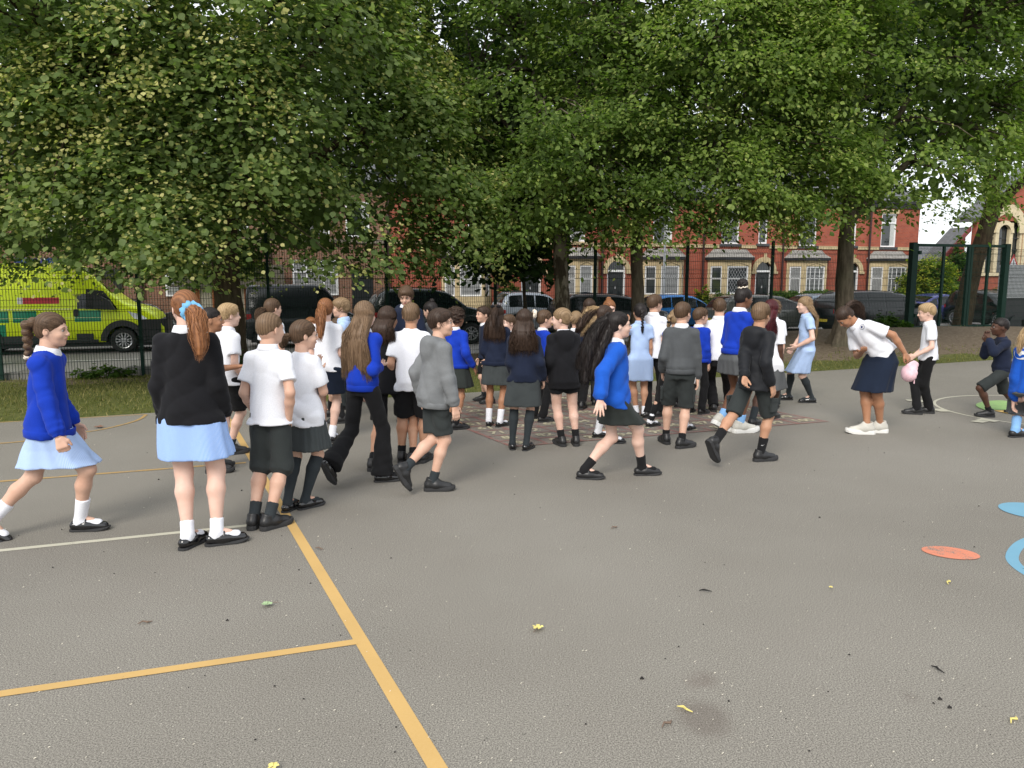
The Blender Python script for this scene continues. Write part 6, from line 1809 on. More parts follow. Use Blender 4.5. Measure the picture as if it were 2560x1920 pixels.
def person(**sp):
    sp.setdefault('feet', (None, None)); sp.setdefault('arms', (None, None))
    d = sp['d']; yaw = R(sp.get('yaw', 0)); rz = -yaw
    # place under the hips
    u0 = sp['x'] * DS
    X = (u0 - 1280) / F * (d * math.cos(R(PITCH)) + (CAM_H - .75) * math.sin(R(PITCH)))
    loc = Vector((X, d, 0))
    Ri = Matrix.Rotation(-rz, 3, 'Z')
    w2l = lambda p: Ri @ (Vector(p) - loc)
    vt = sp['top'] * DS
    H = 1.4
    if sp.get('H'): H = sp['H']
    else:
        for _ in range(7):
            J = skeleton(sp, H, w2l)
            tp = J['hc'] + J['hm'] @ Vector((0, -.01, .112)) * J['hs']
            wp = Matrix.Rotation(rz, 3, 'Z') @ tp + loc
            v = proj(wp)[1]; zt = P(u0, vt, wp.y).z
            H *= max(.85, min(1.15, 1 + (zt - wp.z) / max(.5, wp.z) * .9))
        H = max(1.05, min(1.72, H))
    J = skeleton(sp, H, w2l)
    if J['drop'] < .93: print('LOW', round(J['drop'], 2), round(H, 2), sp['label'][:50])
    if H < 1.2 or H > 1.56: print('H', round(H, 2), sp['label'][:50])
    root = empty('person', loc, rz, sp['label'], 'person', 'schoolchildren on the playground')
    bw = sp.get('bw', 1.0) * .81; h = min(.0135, max(.0078, d * .00150)); hh = min(.0066, max(.0042, d * .00075))
    skm = SK[sp.get('skin', 'fair')]; seed = sum(ord(c) for c in sp['label']) % 97
    up, rt, fw = J['up'], J['rt'], J['fw']; pel = J['pel']; hs = J['hs']; hc, hm = J['hc'], J['hm']
    allp = [pel, J['neck']] + [p for l in J['leg'] for p in l[:3]] + [p for a in J['arm'] for p in a[:3]]
    lo = [min(p[i] for p in allp) - .22 for i in range(3)]; hi = [max(p[i] for p in allp) + .22 for i in range(3)]; lo[2] = 0.0
    # ---------------- body
    f = Field(lo, hi, h)
    U, S, W = np.array(up), np.array(rt), np.array(fw)
    mid = pel + Vector((0, 0, 1)) * .05 * H
    f.loft(V3(mid - up * .09 * H), U, S, W, [(0, .062 * H * bw, .052 * H * bw), (.09 * H, .064 * H * bw, .046 * H * bw), (.22 * H, .074 * H * bw, .048 * H * bw), (.29 * H, .068 * H, .040 * H), (.345 * H, .03 * H, .03 * H)], .02)
    nb = J['neck'] - up * .03 * H; hb = hc + hm @ Vector((0, -.018, -.055)) * hs
    f.cone(nb, hb, .036 * H, .034 * H, .02)
    for (s0, el, wr, _) in J['arm']:
        f.cone(s0, el, .031 * H * bw ** .6, .0245 * H * bw ** .5, .02); f.cone(el, el.lerp(wr, .35), .0245 * H * bw ** .5, .0245 * H * bw ** .5, .015); f.cone(el.lerp(wr, .35), wr, .0245 * H * bw ** .5, .0158 * H, .015)
    lb = .95 * (bw * 1.09) ** .8 * sp.get('legw', 1.0); cov = 1.0 if sp.get('bottom', ('shorts', 0))[0] in ('none', 'shorties') else .86; lb0 = lb; lb = lb * (.76 if sp.get('bottom', ('shorts', 0))[0] in ('trousers', 'flare', 'leggings') else 1.0)
    for (hip, kn, an, pitch, fy) in J['leg']:
        f.cone(hip.lerp(kn, .22), kn, .0535 * H * lb * cov, .036 * H * lb * (cov + .02), .03)
        ax = (an - kn).normalized(); bk = Vector((0, -1, 0)); bk = (bk - ax * bk.dot(ax)).normalized()
        f.cone(kn, kn.lerp(an, .32) + bk * .006 * H, .0345 * H * lb, .0365 * H * lb, .02); f.cone(kn.lerp(an, .32) + bk * .006 * H, kn.lerp(an, .92), .0365 * H * lb, .0205 * H * lb ** .6, .02)
        f.cone(kn.lerp(an, .85), an, .0215 * H, .0225 * H, .01)
        f.ell(V3(kn + Vector((0, 1, 0)) * .016 * H), (.024 * H, .022 * H, .028 * H), .015)
        fd = Matrix.Rotation(R(-fy), 3, 'Z') @ (Matrix.Rotation(R(pitch), 3, 'X') @ Vector((0, 1, -.25)))
        f.cone(an, an + fd * .05 * H, .019 * H, .013 * H, .01)
    lb = lb0
    parts = [f.mesh()]; parts[0] = (relax(*parts[0], 1, .4), parts[0][1])
    for i, (s0, el, wr, hp_) in enumerate(J['arm']):
        sd = (-1, 1)[i]; V, Q = HANDS[hp_]; sc = H / 1.4 * .95
        zax = -(wr - el).normalized(); yr = Vector(sp.get('handfwd', (0, 1, 0))); yax = (yr - zax * yr.dot(zax))
        yax = yax.normalized() if yax.length > .1 else Vector((0, 0, 1)); xax = yax.cross(zax)
        Vv = V * np.array([sd, 1, 1]) * sc
        if sd < 0: Q = Q[:, ::-1]
        Vw = Vv[:, 0:1] * np.array(xax) + Vv[:, 1:2] * np.array(yax) + Vv[:, 2:3] * np.array(zax) + np.array(wr)
        parts.append((Vw.astype(np.float32), Q))
    # head, in its own frame
    g = Field((-.10, -.13, -.13), (.10, .13, .13), hh / hs)
    g.ell((0, -.012, .026), (.0725, .090, .082), .02); g.ell((0, -.042, -.018), (.056, .052, .050), .03); g.ell((0, .026, -.032), (.056, .058, .070), .04); g.ell((0, .036, -.074), (.038, .038, .030), .03)
    g.ell((0, .064, -.090), (.017, .014, .013), .02); g.cone((0, .082, .004), (0, .100, -.024), .0065, .0105, .012); g.ell((0, .094, -.030), (.017, .010, .007), .008)
    g.ell((0, .070, .017), (.042, .015, .010), .02)
    for sd in (-1, 1):
        g.ell((sd * .034, .056, -.034), (.023, .024, .022), .02); g.ell((sd * .028, .094, .000), (.0155, .012, .0085), .012, 's')
        g.ell((sd * .0745, -.010, -.010), (.0075, .0175, .028), .006, R_=Matrix.Rotation(R(sd * 18), 3, 'Z') @ Matrix.Rotation(R(-8), 3, 'X'))
        g.ell((sd * .084, -.006, -.006), (.006, .008, .014), .004, 's')
    g.ell((0, .0845, -.0500), (.0205, .0085, .0050), .007); g.ell((0, .0825, -.0600), (.0175, .0085, .0052), .007); g.ell((0, .096, -.0550), (.020, .008, .0012), .003, 's')
    g.cone((0, -.022, -.03), (0, -.024, -.12), .043, .041, .03)
    Vh, Qh = g.mesh(); Vh = relax(Vh, Qh, 1, .25) * hs
    HMn = np.array(hm); Vh = (Vh @ HMn.T + np.array(hc)).astype(np.float32); parts.append((Vh, Qh))
    V, Q = joinm(parts)
    link('body', np_mesh('body', V, Q, skm, True), root)
    hw = lambda p: hc + hm @ (Vector(p) * hs)           # head frame -> person frame
    He = hm.to_euler()
    def sphere(name, c, r, mat, n=8, par=root):
        mb = MB(); vs = []; fs = []
        for i in range(n + 1):
            for k in range(n * 2):
                a, b = math.pi * i / n, math.pi * k / n
                vs.append((r[0] * math.sin(a) * math.cos(b), r[1] * math.sin(a) * math.sin(b), r[2] * math.cos(a)))
        for i in range(n):
            for k in range(2 * n): fs.append((i * 2 * n + k, (i + 1) * 2 * n + k, (i + 1) * 2 * n + (k + 1) % (2 * n), i * 2 * n + (k + 1) % (2 * n)))
        mb.add(vs, fs); return mb.build(name, mat, par, c, He, True)
    if sp.get('face', True):
        for sd in (-1, 1):
            e = sphere('eye', hw((sd * .028, .0752, .000)), (.0112 * hs, .0112 * hs, .0085 * hs), m_eye, 6)
            ir = sphere('iris', (0, .0075 * hs, 0), (.0068 * hs, .005 * hs, .0068 * hs), m_iris, 5, e); ir.rotation_euler = (0, 0, 0)
            mb = MB(); mb.tube([hw((sd * .014, .0865, .0155)), hw((sd * .027, .0865, .0205)), hw((sd * .041, .0775, .0165))], [.0022 * hs, .0028 * hs, .0014 * hs], 5)
            mb.build('eyebrow', HM[sp.get('hair', 'brown')], root)
            mb = MB(); mb.tube([hw((sd * .016, .0845, .0035)), hw((sd * .028, .0885, .0085)), hw((sd * .040, .0800, .0030))], [.0010 * hs, .0016 * hs, .0010 * hs], 5)
            mb.build('eyelash', m_iris, root)
        sphere('lips', hw((0, .0885, -.0545)), (.0185 * hs, .0048 * hs, .0070 * hs), m_lipd if sp.get('skin') in ('brown', 'dark') else m_lip, 6)
    # ---------------- shoes and socks
    kind, sock = sp.get('shoe', 'school'), sp.get('sock', ('sblack', .06))
    for i, (hip, kn, an, pitch, fy) in enumerate(J['leg']):
        sd = (-1, 1)[i]; me, so, ex = SHOES[kind]; sc = H / 1.4 * sp.get('shoesize', 1.0)
        Rm = Matrix.Rotation(R(-fy), 3, 'Z') @ Matrix.Rotation(R(pitch), 3, 'X')
        o = link('shoe', me, root); o.location = an - Rm @ Vector((0, 0, .055 * H)); o.rotation_euler = Rm.to_euler(); o.scale = (sc, sc, sc)
        link('sole', so, o)
        if ex: link(ex[0], ex[1], o)
        if sock:
            m, hgt = sock; m = C_[m]; ax = (kn - an); Ll = ax.length; ax.normalize()
            tt = min(1.0, hgt * H / Ll) if hgt < .9 else 1.0
            fs_ = Field([min(kn[q], an[q]) - .1 for q in range(3)], [max(kn[q], an[q]) + .12 for q in range(3)], min(.009, h))
            bk = Vector((0, -1, 0)); bk = (bk - ax * bk.dot(ax)).normalized()
            e_ = .0035
            kp = kn.lerp(an, .32) + bk * .006 * H
            if tt > .62:
                fs_.cone(an, kn.lerp(an, .92), .0225 * H + e_, .0205 * H * lb ** .6 + e_, .01); fs_.cone(kn.lerp(an, .92), kp, .0205 * H * lb ** .6 + e_, .0365 * H * lb + e_, .012)
                if tt < .99 or True:
                    q = (an + ax * Ll * tt); fs_.cone(kp, q, .0365 * H * lb + e_, .0350 * H * lb + e_, .012, flat=True)
            else:
                q = an + ax * Ll * tt; fs_.cone(an, kn.lerp(an, .92), .0230 * H + e_, .0205 * H * lb ** .6 + e_, .01)
                r_ = .0205 * H * lb ** .6 + (.0365 - .0205) * H * lb * max(0, (tt - .08) / .60)
                fs_.cone(an, q, .0225 * H + e_, r_ + e_ * 1.5, .01, flat=True)
            fd = Rm @ Vector((0, 1, -.35)); fs_.cone(an + Rm @ Vector((0, -.008, -.020)) * H, an + fd * .072 * H, .0235 * H, .0195 * H, .015)
            vv, qq = fs_.mesh(); link('sock', np_mesh('sock', relax(vv, qq, 1, .3), qq, m, True), root)
    # ---------------- bottoms
    bt, bm = sp.get('bottom', ('shorts', 'grey')); bmt = C_[bm]
    f = Field(lo, hi, h); done = None
    def hips(e=0.012, top=.07, k=.03):
        f.loft(V3(pel - Vector((0, 0, .045 * H))), (0, 0, 1), (1, 0, 0), (0, 1, 0), [(0, .092 * H * bw, .076 * H * bw), (.05 * H, .095 * H * bw + e * .5, .077 * H * bw + e * .5), (.13 * H, .082 * H * bw + e * .5, .066 * H * bw + e * .5)], k)
    if bt in ('shorts', 'trousers', 'flare', 'leggings', 'cargo', 'shorties'):
        hips()
        for (hip, kn, an, _, _) in J['leg']:
            hp0 = hip.lerp(kn, .10) + Vector((-.006 * H * (1 if hip.x > 0 else -1), 0, 0))
            if bt in ('shorts', 'cargo', 'shorties'):
                ln = {'shorts': .86, 'cargo': .98, 'shorties': .40}[bt] * sp.get('blen', 1.0)
                if ln > 1: 
                    f.cone(hp0, kn, .058 * H * bw, .056 * H * lb, .03); f.cone(kn, kn.lerp(an, min(.3, ln - 1)), .056 * H * lb, .055 * H * lb, .02, flat=True)
                else: f.cone(hp0, hp0.lerp(kn, ln), .060 * H * bw, (.059 if bt != 'shorties' else .062) * H * lb, .03, flat=True)
            elif bt == 'leggings':
                f.cone(hp0, kn, .058 * H * lb, .039 * H * lb, .03); f.cone(kn, an, .039 * H * lb, .026 * H, .02, flat=True)
            else:
                r2 = .070 if bt == 'flare' else .042
                f.cone(hp0, kn, .059 * H * bw, .045 * H * lb, .03, wr=.0015); f.cone(kn, an + (an - kn).normalized() * .018 * H, (.042 if bt == 'flare' else .045) * H * lb, r2 * H * .9, .02, flat=True, wr=.003)
        f.fold(.0045, 17, seed)
        done = 'shorts' if bt in ('shorts', 'cargo', 'shorties') else ('leggings' if bt == 'leggings' else 'trousers')
    elif bt in ('skirt', 'pleat'):
        done = 'skirt'
    def skirtprof(zh, flare=1.0, zt=.085):
        """waist to hem; the hem widens to clear both thighs"""
        pts = []
        for (hip, kn, an, _, _) in J['leg']:
            a, b = (hip, kn) if zh > kn.z else (kn, an)
            t_ = (a.z - zh) / max(1e-4, a.z - b.z); pts.append(a.lerp(b, max(0, min(1, t_))))
        cx, cy = (pts[0].x + pts[1].x) / 2, (pts[0].y + pts[1].y) / 2 
        ax_ = max(abs(pts[0].x - pts[1].x) / 2 + .062 * H * lb, .115 * H * bw) * flare; ay_ = max(abs(pts[0].y - pts[1].y) / 2 + .064 * H * lb, .10 * H * bw) * flare
        z0 = pel.z + zt * H; L = z0 - zh
        rows = [(0, .080 * H * bw, .066 * H * bw, 0, 0)]
        for q in (.18, .34, .5, .67, .84, 1.0):
            z = z0 - L * q; w_ = max(0, min(1, (q - .12) / .88)); pp = []
            for (hip, kn, an, _, _) in J['leg']:
                a, b = (hip, kn) if z > kn.z else (kn, an)
                t_ = max(0, min(1, (a.z - z) / max(1e-4, a.z - b.z))); pp.append(a.lerp(b, t_))
            x_, y_ = (pp[0].x + pp[1].x) / 2, (pp[0].y + pp[1].y) / 2
            leg = .060 * H * lb
            nx, ny = abs(pp[0].x - pp[1].x) / 2 + leg, abs(pp[0].y - pp[1].y) / 2 + leg
            if z > pel.z: g_f = (z0 - z) / (z0 - pel.z); nx *= g_f; ny *= g_f
            hipx, hipy = (.100 + .016 * w_) * H * bw, (.082 + .020 * w_) * H * bw
            fl = 1 + (flare - 1) * w_
            rows.append((L * q, max(nx * 1.04, hipx) * fl, max(ny * 1.04, hipy) * fl, (y_ - pel.y) * max(0, min(1, (pel.z - z) / (.03 * H))), x_ * max(0, min(1, (pel.z - z) / (.03 * H)))))
        return (0, pel.y, z0), rows
        return (0, pel.y, z0), [(0, .080 * H * bw, .066 * H * bw, 0, 0), (L * .30, .106 * H * bw, .086 * H * bw, (cy - pel.y) * .15, cx * .15), (L * .65, max(.5 * (.108 * H * bw + ax_), .112 * H * bw), .5 * (.092 * H * bw + ay_), (cy - pel.y) * .6, cx * .6), (L, ax_, ay_, cy - pel.y, cx)]
    if bt in ('skirt', 'pleat'):
        zh = pel.z - (sp.get('slen', .20) - .022) * H
        o_, pr = skirtprof(zh, sp.get('flare', 1.08))
        n = 22 if bt == 'pleat' else 9
        f.loft(o_, (0, 0, -1), (1, 0, 0), (0, 1, 0), pr, .01, pleat=(n, .055 if bt == 'pleat' else .05, pr[-1][0] * .15, pr[-1][0]), boxy=True)
        f.fold(.0022, 12, seed)
    if done:
        V, Q = f.mesh(); link(done, np_mesh(done, relax(V, Q, 1, .3), Q, bmt, True), root)
        if bt == 'cargo' and sp.get('pockets'):
            for i, (hip, kn, an, _, _) in enumerate(J['leg']):
                sd = (-1, 1)[i]; c = hip.lerp(kn, .66); mb = MB(); x = c.x + sd * .052 * H
                mb.box(x - .012, x + .007, c.y - .045, c.y + .045, c.z - .06, c.z + .04).box(x - .014, x + .011, c.y - .048, c.y + .048, c.z + .025, c.z + .055)
                mb.build('cargo_pocket', bmt, root)
    # ---------------- tops
    tt_, tm = sp.get('top_', ('tee', 'white')); tmt = C_[tm]
    f = Field(lo, hi, h)
    e = {'sweat': .013, 'cardigan': .014, 'hoodie': .015, 'jacket': .016, 'polo': .010, 'tee': .012, 'dress': .010, 'blazer': .014}[tt_] * sp.get('bag', 1.0)
    drop = sp.get('hem', {'sweat': .078, 'cardigan': .095, 'hoodie': .10, 'jacket': .11, 'polo': .09, 'tee': .10, 'dress': .02, 'blazer': .09}[tt_]) * H
    long_ = tt_ in ('sweat', 'cardigan', 'hoodie', 'jacket', 'blazer')
    lofty = [(-drop, (.098 * H * bw + e * .8), (.084 * H * bw + e * .8), 0), (-drop + .024 * H, (.099 * H * bw + e * .9), (.084 * H * bw + e * .9), 0), (-drop + .050 * H, (.101 * H * bw + e * 1.35), (.086 * H * bw + e * 1.35), 0), (.05 * H, .088 * H * bw + e * 1.1, .071 * H * bw + e * 1.1, 0), (.14 * H, .088 * H * bw + e, .067 * H * bw + e, 0), (.215 * H, .090 * H * bw ** .6 + e * .6, .057 * H * bw + e * .8, 0), (.240 * H, .072 * H, .047 * H + e * .5, 0), (.256 * H, .052 * H, .042 * H, 0), (.268 * H, .040 * H, .038 * H, 0)]
    if tt_ in ('polo', 'tee', 'dress'): lofty[0] = (-drop, .099 * H * bw + e * 1.4, .086 * H * bw + e * 1.5, 0); lofty[1] = (-drop + .03 * H, .097 * H * bw + e * 1.2, .083 * H * bw + e * 1.2, 0); lofty[2] = (-drop + .055 * H, .095 * H * bw + e, .080 * H * bw + e, 0)
    if sp.get('lean', 2) < 20 and tt_ != 'dress':          # the hem lies outside whatever is worn below
        def under(z):
            if bt in ('skirt', 'pleat') or sp.get('dress_under'):
                o_, pr = skirtprof(pel.z - (sp.get('slen', .20) - .022) * H, sp.get('flare', 1.08), .085 if bt in ('skirt', 'pleat') else .06)
                q = o_[2] - z
                if q < 0: return 0, 0, 0, 0
                T = [r_[0] for r_ in pr]; I = lambda j: float(np.interp(q, T, [r_[j] for r_ in pr])); return I(1) * 1.03, I(2) * 1.03, I(3), I(4)
            if z > pel.z + .075 * H: return 0, 0, 0, 0
            if z > pel.z - .02 * H: return .097 * H * bw + .006, .080 * H * bw + .006, 0, 0
            xs = []; 
            for (hip, kn, an, _, _) in J['leg']:
                t_ = max(0, min(1, (hip.z - z) / max(1e-4, hip.z - kn.z))); xs.append(hip.lerp(kn, t_))
            return abs(xs[0].x - xs[1].x) / 2 + .061 * H * bw, abs(xs[0].y - xs[1].y) / 2 + .066 * H * bw, (xs[0].y + xs[1].y) / 2 - pel.y, (xs[0].x + xs[1].x) / 2
        new = []
        for i_, r_ in enumerate(lofty):
            if r_[0] < .06 * H:
                ua, ub, uc, ud = under(mid.z + r_[0] * up.z); w_ = 1 if r_[0] < 0 else .6
                new.append((r_[0], max(r_[1], ua + .007), max(r_[2], ub + .007), uc * w_, ud * w_))
            else: new.append((*r_[:4], 0))
        lofty = new
    if tt_ == 'dress': lofty[0] = (-drop, .080 * H * bw + e, .066 * H * bw + e, 0); lofty[1] = (-drop + .01 * H, .081 * H * bw + e, .066 * H * bw + e, 0); lofty[2] = (-drop + .02 * H, .081 * H * bw + e, .067 * H * bw + e, 0)
    f.loft(V3(mid), U, S, W, lofty, .03)
    for (s0, el, wr, _) in J['arm']:
        sb = (bw * 1.04) ** .5; wf = 95 + seed % 20
        if long_:
            s_in = s0; wv = .0014; f.cone(J['neck'] - up * .030 * H, s0, .026 * H + e * .2, .033 * H * sb + e * .3, .03)
            f.cone(s_in, el, .0345 * H * sb + e * .35, .033 * H * sb + e * .4, .035, wr=wv, wf=wf); cu = el.lerp(wr, .80)
            f.cone(el, cu, .033 * H * sb + e * .4, .0275 * H + e * .42, .02, wr=wv * 1.3, wf=wf); f.cone(cu, el.lerp(wr, 1.02), .0235 * H + e * .12, .0215 * H, .008, flat=True)
        else:
            t_ = {'polo': .66, 'tee': .74, 'dress': .50}[tt_]
            f.cone(J['neck'] - up * .030 * H, s0, .024 * H + e * .2, .031 * H * sb + e * .2, .03); f.cone(s0, s0.lerp(el, t_), .0335 * H * sb + e * .3, .038 * H * sb + e * .75, .03, flat=True)
    if tt_ == 'dress':
        zh = pel.z - (sp.get('slen', .20) - .022) * H
        o_, pr = skirtprof(zh, sp.get('flare', 1.05), .10)
        f.loft(o_, (0, 0, -1), (1, 0, 0), (0, 1, 0), pr, .02, pleat=(11, .05, pr[-1][0] * .3, pr[-1][0]), boxy=True)
    f.fold({'polo': .0060, 'tee': .0068, 'dress': .0040}.get(tt_, .0060 if tt_ not in ('hoodie', 'jacket') else .0056), 15, seed)
    if tt_ in ('hoodie', 'jacket'):
        nb = J['neck']; bk = -fw
        f.ell(V3(nb + bk * .045 * H - up * .010 * H), (.078 * H, .046 * H, .042 * H), .03); f.ell(V3(nb + bk * .066 * H - up * .055 * H), (.056 * H, .030 * H, .060 * H), .03)
        f.ell(V3(nb + bk * .028 * H + up * .040 * H), (.040 * H, .030 * H, .034 * H), .008, 's')
    V, Q = f.mesh()
    nm = {'sweat': 'sweatshirt', 'cardigan': 'cardigan', 'hoodie': 'hoodie', 'jacket': 'jacket', 'polo': 'polo_shirt', 'tee': 't_shirt', 'dress': 'dress', 'blazer': 'cardigan'}[tt_]
    link(nm, np_mesh(nm, relax(V, Q, 1, .35), Q, tmt, True), root)
    if long_ and sp.get('under'):        # dress or shirt showing below a cardigan
        pass
    if sp.get('dress_under'):
        f = Field(lo, hi, h); zh = pel.z - (sp.get('slen', .20) - .022) * H
        o_, pr = skirtprof(zh, sp.get('flare', 1.1), .06)
        f.loft(o_, (0, 0, -1), (1, 0, 0), (0, 1, 0), pr, .02, pleat=(10, .06, pr[-1][0] * .1, pr[-1][0]), boxy=True); f.fold(.003, 12, seed)
        V, Q = f.mesh(); link('dress', np_mesh('dress', relax(V, Q, 1, .3), Q, C_[sp['dress_under']], True), root)
    # ribbed hem band and cuffs show as a slightly raised ring
    if tt_ in ('sweat', 'hoodie') :
        mb = MB(); n = 40; vs = []; fs = []
        a_, b_ = lofty[0][1] + .003, lofty[0][2] + .003; c_, d_ = (lofty[0][3], lofty[0][4]) if len(lofty[0]) > 4 else (0, 0)
        for j, (q, k_) in enumerate(((-drop - .002, .97), (-drop + .003, 1.02), (-drop + .028 * H, 1.035), (-drop + .033 * H, .99))):
            for i in range(n):
                t_ = 2 * math.pi * i / n; p = mid + up * q + rt * (a_ * k_ * math.cos(t_) + d_) + fw * (b_ * k_ * math.sin(t_) + c_); vs.append(V3(p))
        for j in range(3):
            for i in range(n): fs.append((j * n + i, j * n + (i + 1) % n, (j + 1) * n + (i + 1) % n, (j + 1) * n + i))
        mb.add(vs, fs); mb.build('hem_band', tmt, root, smooth=True)
    col = sp.get('collar', 'white' if tt_ in ('sweat', 'polo', 'cardigan', 'blazer') else None)
    if tt_ == 'dress': col = tm if col is None else col
    if col:
        mb = MB(); n = 28; vs = []; fs = []
        nn = J['neck']; rows = ((.000, .050, 0), (.006, .0535, .0), (.030, .044, .2), (.033, .041, .2), (.012, .040, 0))
        for (q, r_, _) in rows:
            for i in range(n):
                t_ = 2 * math.pi * i / n; p = nn + up * (q - .002) * H - fw * .0 + rt * (r_ * H * .98 * math.cos(t_)) + fw * (r_ * H * .92 * math.sin(t_) + (.006 * H if math.sin(t_) > .7 else 0)) - up * (.012 * H * max(0, math.sin(t_)))
                vs.append(V3(p))
        for j in range(len(rows) - 1):
            for i in range(n): fs.append((j * n + i, j * n + (i + 1) % n, (j + 1) * n + (i + 1) % n, (j + 1) * n + i))
        mb.add(vs, fs); mb.build('collar', C_[col], root, smooth=True)
    # ---------------- hair
    hair(sp, root, J, hw, hm, hc, hs, hh, seed, d)
    return root, J, H
# ------------------------------------------------------------------ hair
HE_C = np.array([0, -.012, .026]); HE_R = np.array([.0725, .090, .082])
def on_scalp(d, th):            # direction -> point on the scalp, lifted by th
    d = unit(d); return HE_C + d * (HE_R + th)
def hair(sp, root, J, hw, hm, hc, hs, hh, seed, dist):
    st = sp.get('style', 'short'); mat = HM[sp.get('hair', 'brown')]; rg = np.random.default_rng(seed + 11)
    HMn = np.array(hm); tow = lambda V: (np.asarray(V) * hs @ HMn.T + np.array(hc))
    def put(name, parts, m=mat):
        V, Q = joinm([(v, q) for v, q, t_ in parts]); tone = np.concatenate([t_ for v, q, t_ in parts])
        return link(name, np_mesh(name, V, Q, m, True, attrs={'tone': tone}), root)
    # cap
    th = {'short': .011, 'crop': .005, 'mop': .017, 'afro': .026}.get(st, .009) * sp.get('hth', 1.0)
    f = Field((-.13, -.15, -.13), (.13, .13, .16), hh / hs)
    f.ell((0, -.014, .030), (.0725 + th, .090 + th * 1.1, .082 + th * 1.05), .0)
    f.ell((0, -.046, -.018), (.056 + th * .7, .052 + th * .7, .050), .03)
    if st == 'mop': f.ell((0, .020, .070), (.070, .072, .040), .02)
    if st == 'short': f.ell((0, .030, .078), (.055, .055, .030), .02)
    X, Y, Z = f.ax[0][:, None, None], f.ax[1][None, :, None], f.ax[2][None, None, :]
    fr = .052 if st not in ('mop',) else .038; rag = .005 * np.sin(X * 230 + seed) + .004 * np.sin(X * 97 + 1)
    A = .77 * (Y - .080) - .63 * (Z - fr - rag)
    nape = {'short': .006, 'crop': .020, 'mop': -.006}.get(st, -.012)
    B = .50 * (Y - .034) - .86 * (Z - .000 - nape - rag)
    keep = smax(A + 0 * X, B + 0 * X, .012)
    f.F = smax(f.F, keep.astype(np.float32), .008)
    if st in ('short', 'crop', 'mop', 'afro') or st in ('pony', 'bun', 'braid', 'bowpony', 'blown'):
        for sd in (-1, 1): f.ell((sd * .088, .000, -.014), (.020, .023, .030), .006, 's')
    if st in ('short', 'crop'): f.F += (.0055 * np.clip((.012 - Z) / .05, 0, 1) + 0 * X + 0 * Y).astype(np.float32)
    # streaks along the combing direction
    ph = np.arctan2(X, Y + .03 + 0 * Z); am = {'crop': .0002, 'short': .0005, 'mop': .0012, 'afro': .005}.get(st, .0006)
    if st == 'afro': f.F += (am * (np.sin(X * 120 + 3 * np.sin(Z * 90)) + np.sin(Y * 110 + Z * 60) + np.sin(Z * 130 + X * 50))).astype(np.float32)
    else: f.F += (am * (np.sin(ph * 38 + 5 * np.sin(Z * 22 + seed)) + .6 * np.sin(ph * 71 + Z * 40))).astype(np.float32)
    V, Q = f.mesh(); V = relax(V, Q, 1, .3)
    parts = [(tow(V).astype(np.float32), Q, (.35 + .25 * np.sin(V[:, 0] * 300 + V[:, 1] * 200)).astype(np.float32))]
    tie = {'pony': (0, -.098, .060), 'bun': (0, -.060, .112), 'topbun': (0, -.030, .128), 'braid': (0, -.100, .030), 'bowpony': (0, -.090, .070), 'blown': (0, -.080, .060), 'half': (0, -.095, .060), 'lowbun': (0, -.108, .000), 'lowpony': (0, -.104, -.010)}.get(st)
    if tie is not None and sp.get('tie'): tie = sp['tie']
    # surface strands on the cap
    N = int({'crop': 700, 'short': 1100, 'mop': 1200, 'afro': 700}.get(st, 950) * (1.0 if dist < 7 else .6)); Ms = 6
    dr = unit(rg.normal(0, 1, (N * 3, 3)) + np.array([0, -.25, .35]))
    p0 = on_scalp(dr, th)
    kp = np.maximum(.77 * (p0[:, 1] - .080) - .63 * (p0[:, 2] - fr), .50 * (p0[:, 1] - .034) - .86 * (p0[:, 2] - nape)) < -.001
    dr = dr[kp][:N]; N = len(dr)
    if tie is not None: tgt = np.array(tie) - HE_C; 
    crown = unit(np.array([0.15, -.45, 1.0]))
    pts = []
    cur = dr.copy(); L = rg.uniform(.035, .065, N) * {'crop': .25, 'mop': 1.2, 'afro': .5}.get(st, 1.0)
    if st == 'short': L *= .8
    for j in range(Ms):
        lift = th + .0010 + (.0030 if st in ('short', 'mop') else .0008) * j / Ms * rg.uniform(0, 2.2, N)
        if st == 'afro': lift = th + .006 * rg.uniform(0, 1, N) * j
        pts.append(HE_C + cur * (HE_R + lift[:, None]))
        if tie is not None: g = unit(tgt)[None, :] - cur
        else: g = cur - crown[None, :] * 1.0 + np.array([.0, .0 if st != 'mop' else .5, -.25])
        g = g + rg.normal(0, .12 if st not in ('afro', 'short') else .5, (N, 3))
        g = g - (g * cur).sum(1, keepdims=True) * cur; g = unit(g)
        cur = unit(cur + g * (L / .085 / (Ms - 1))[:, None])
    PS_ = np.stack(pts, 1)
    rd = np.linspace(1, .25, Ms)[None, :] * rg.uniform(.0007, .0014, N)[:, None]
    v, q = strands_mesh(PS_, rd); parts.append((tow(v).astype(np.float32), q, np.repeat(rg.uniform(*((.3, .65) if st == 'crop' else (0, 1)), N), Ms * 3).astype(np.float32)))
    put('hair', parts)
    wl2 = lambda p: np.array(hw(p))
    wind = np.array(sp.get('wind', (0, 0, 0)), dtype=float)
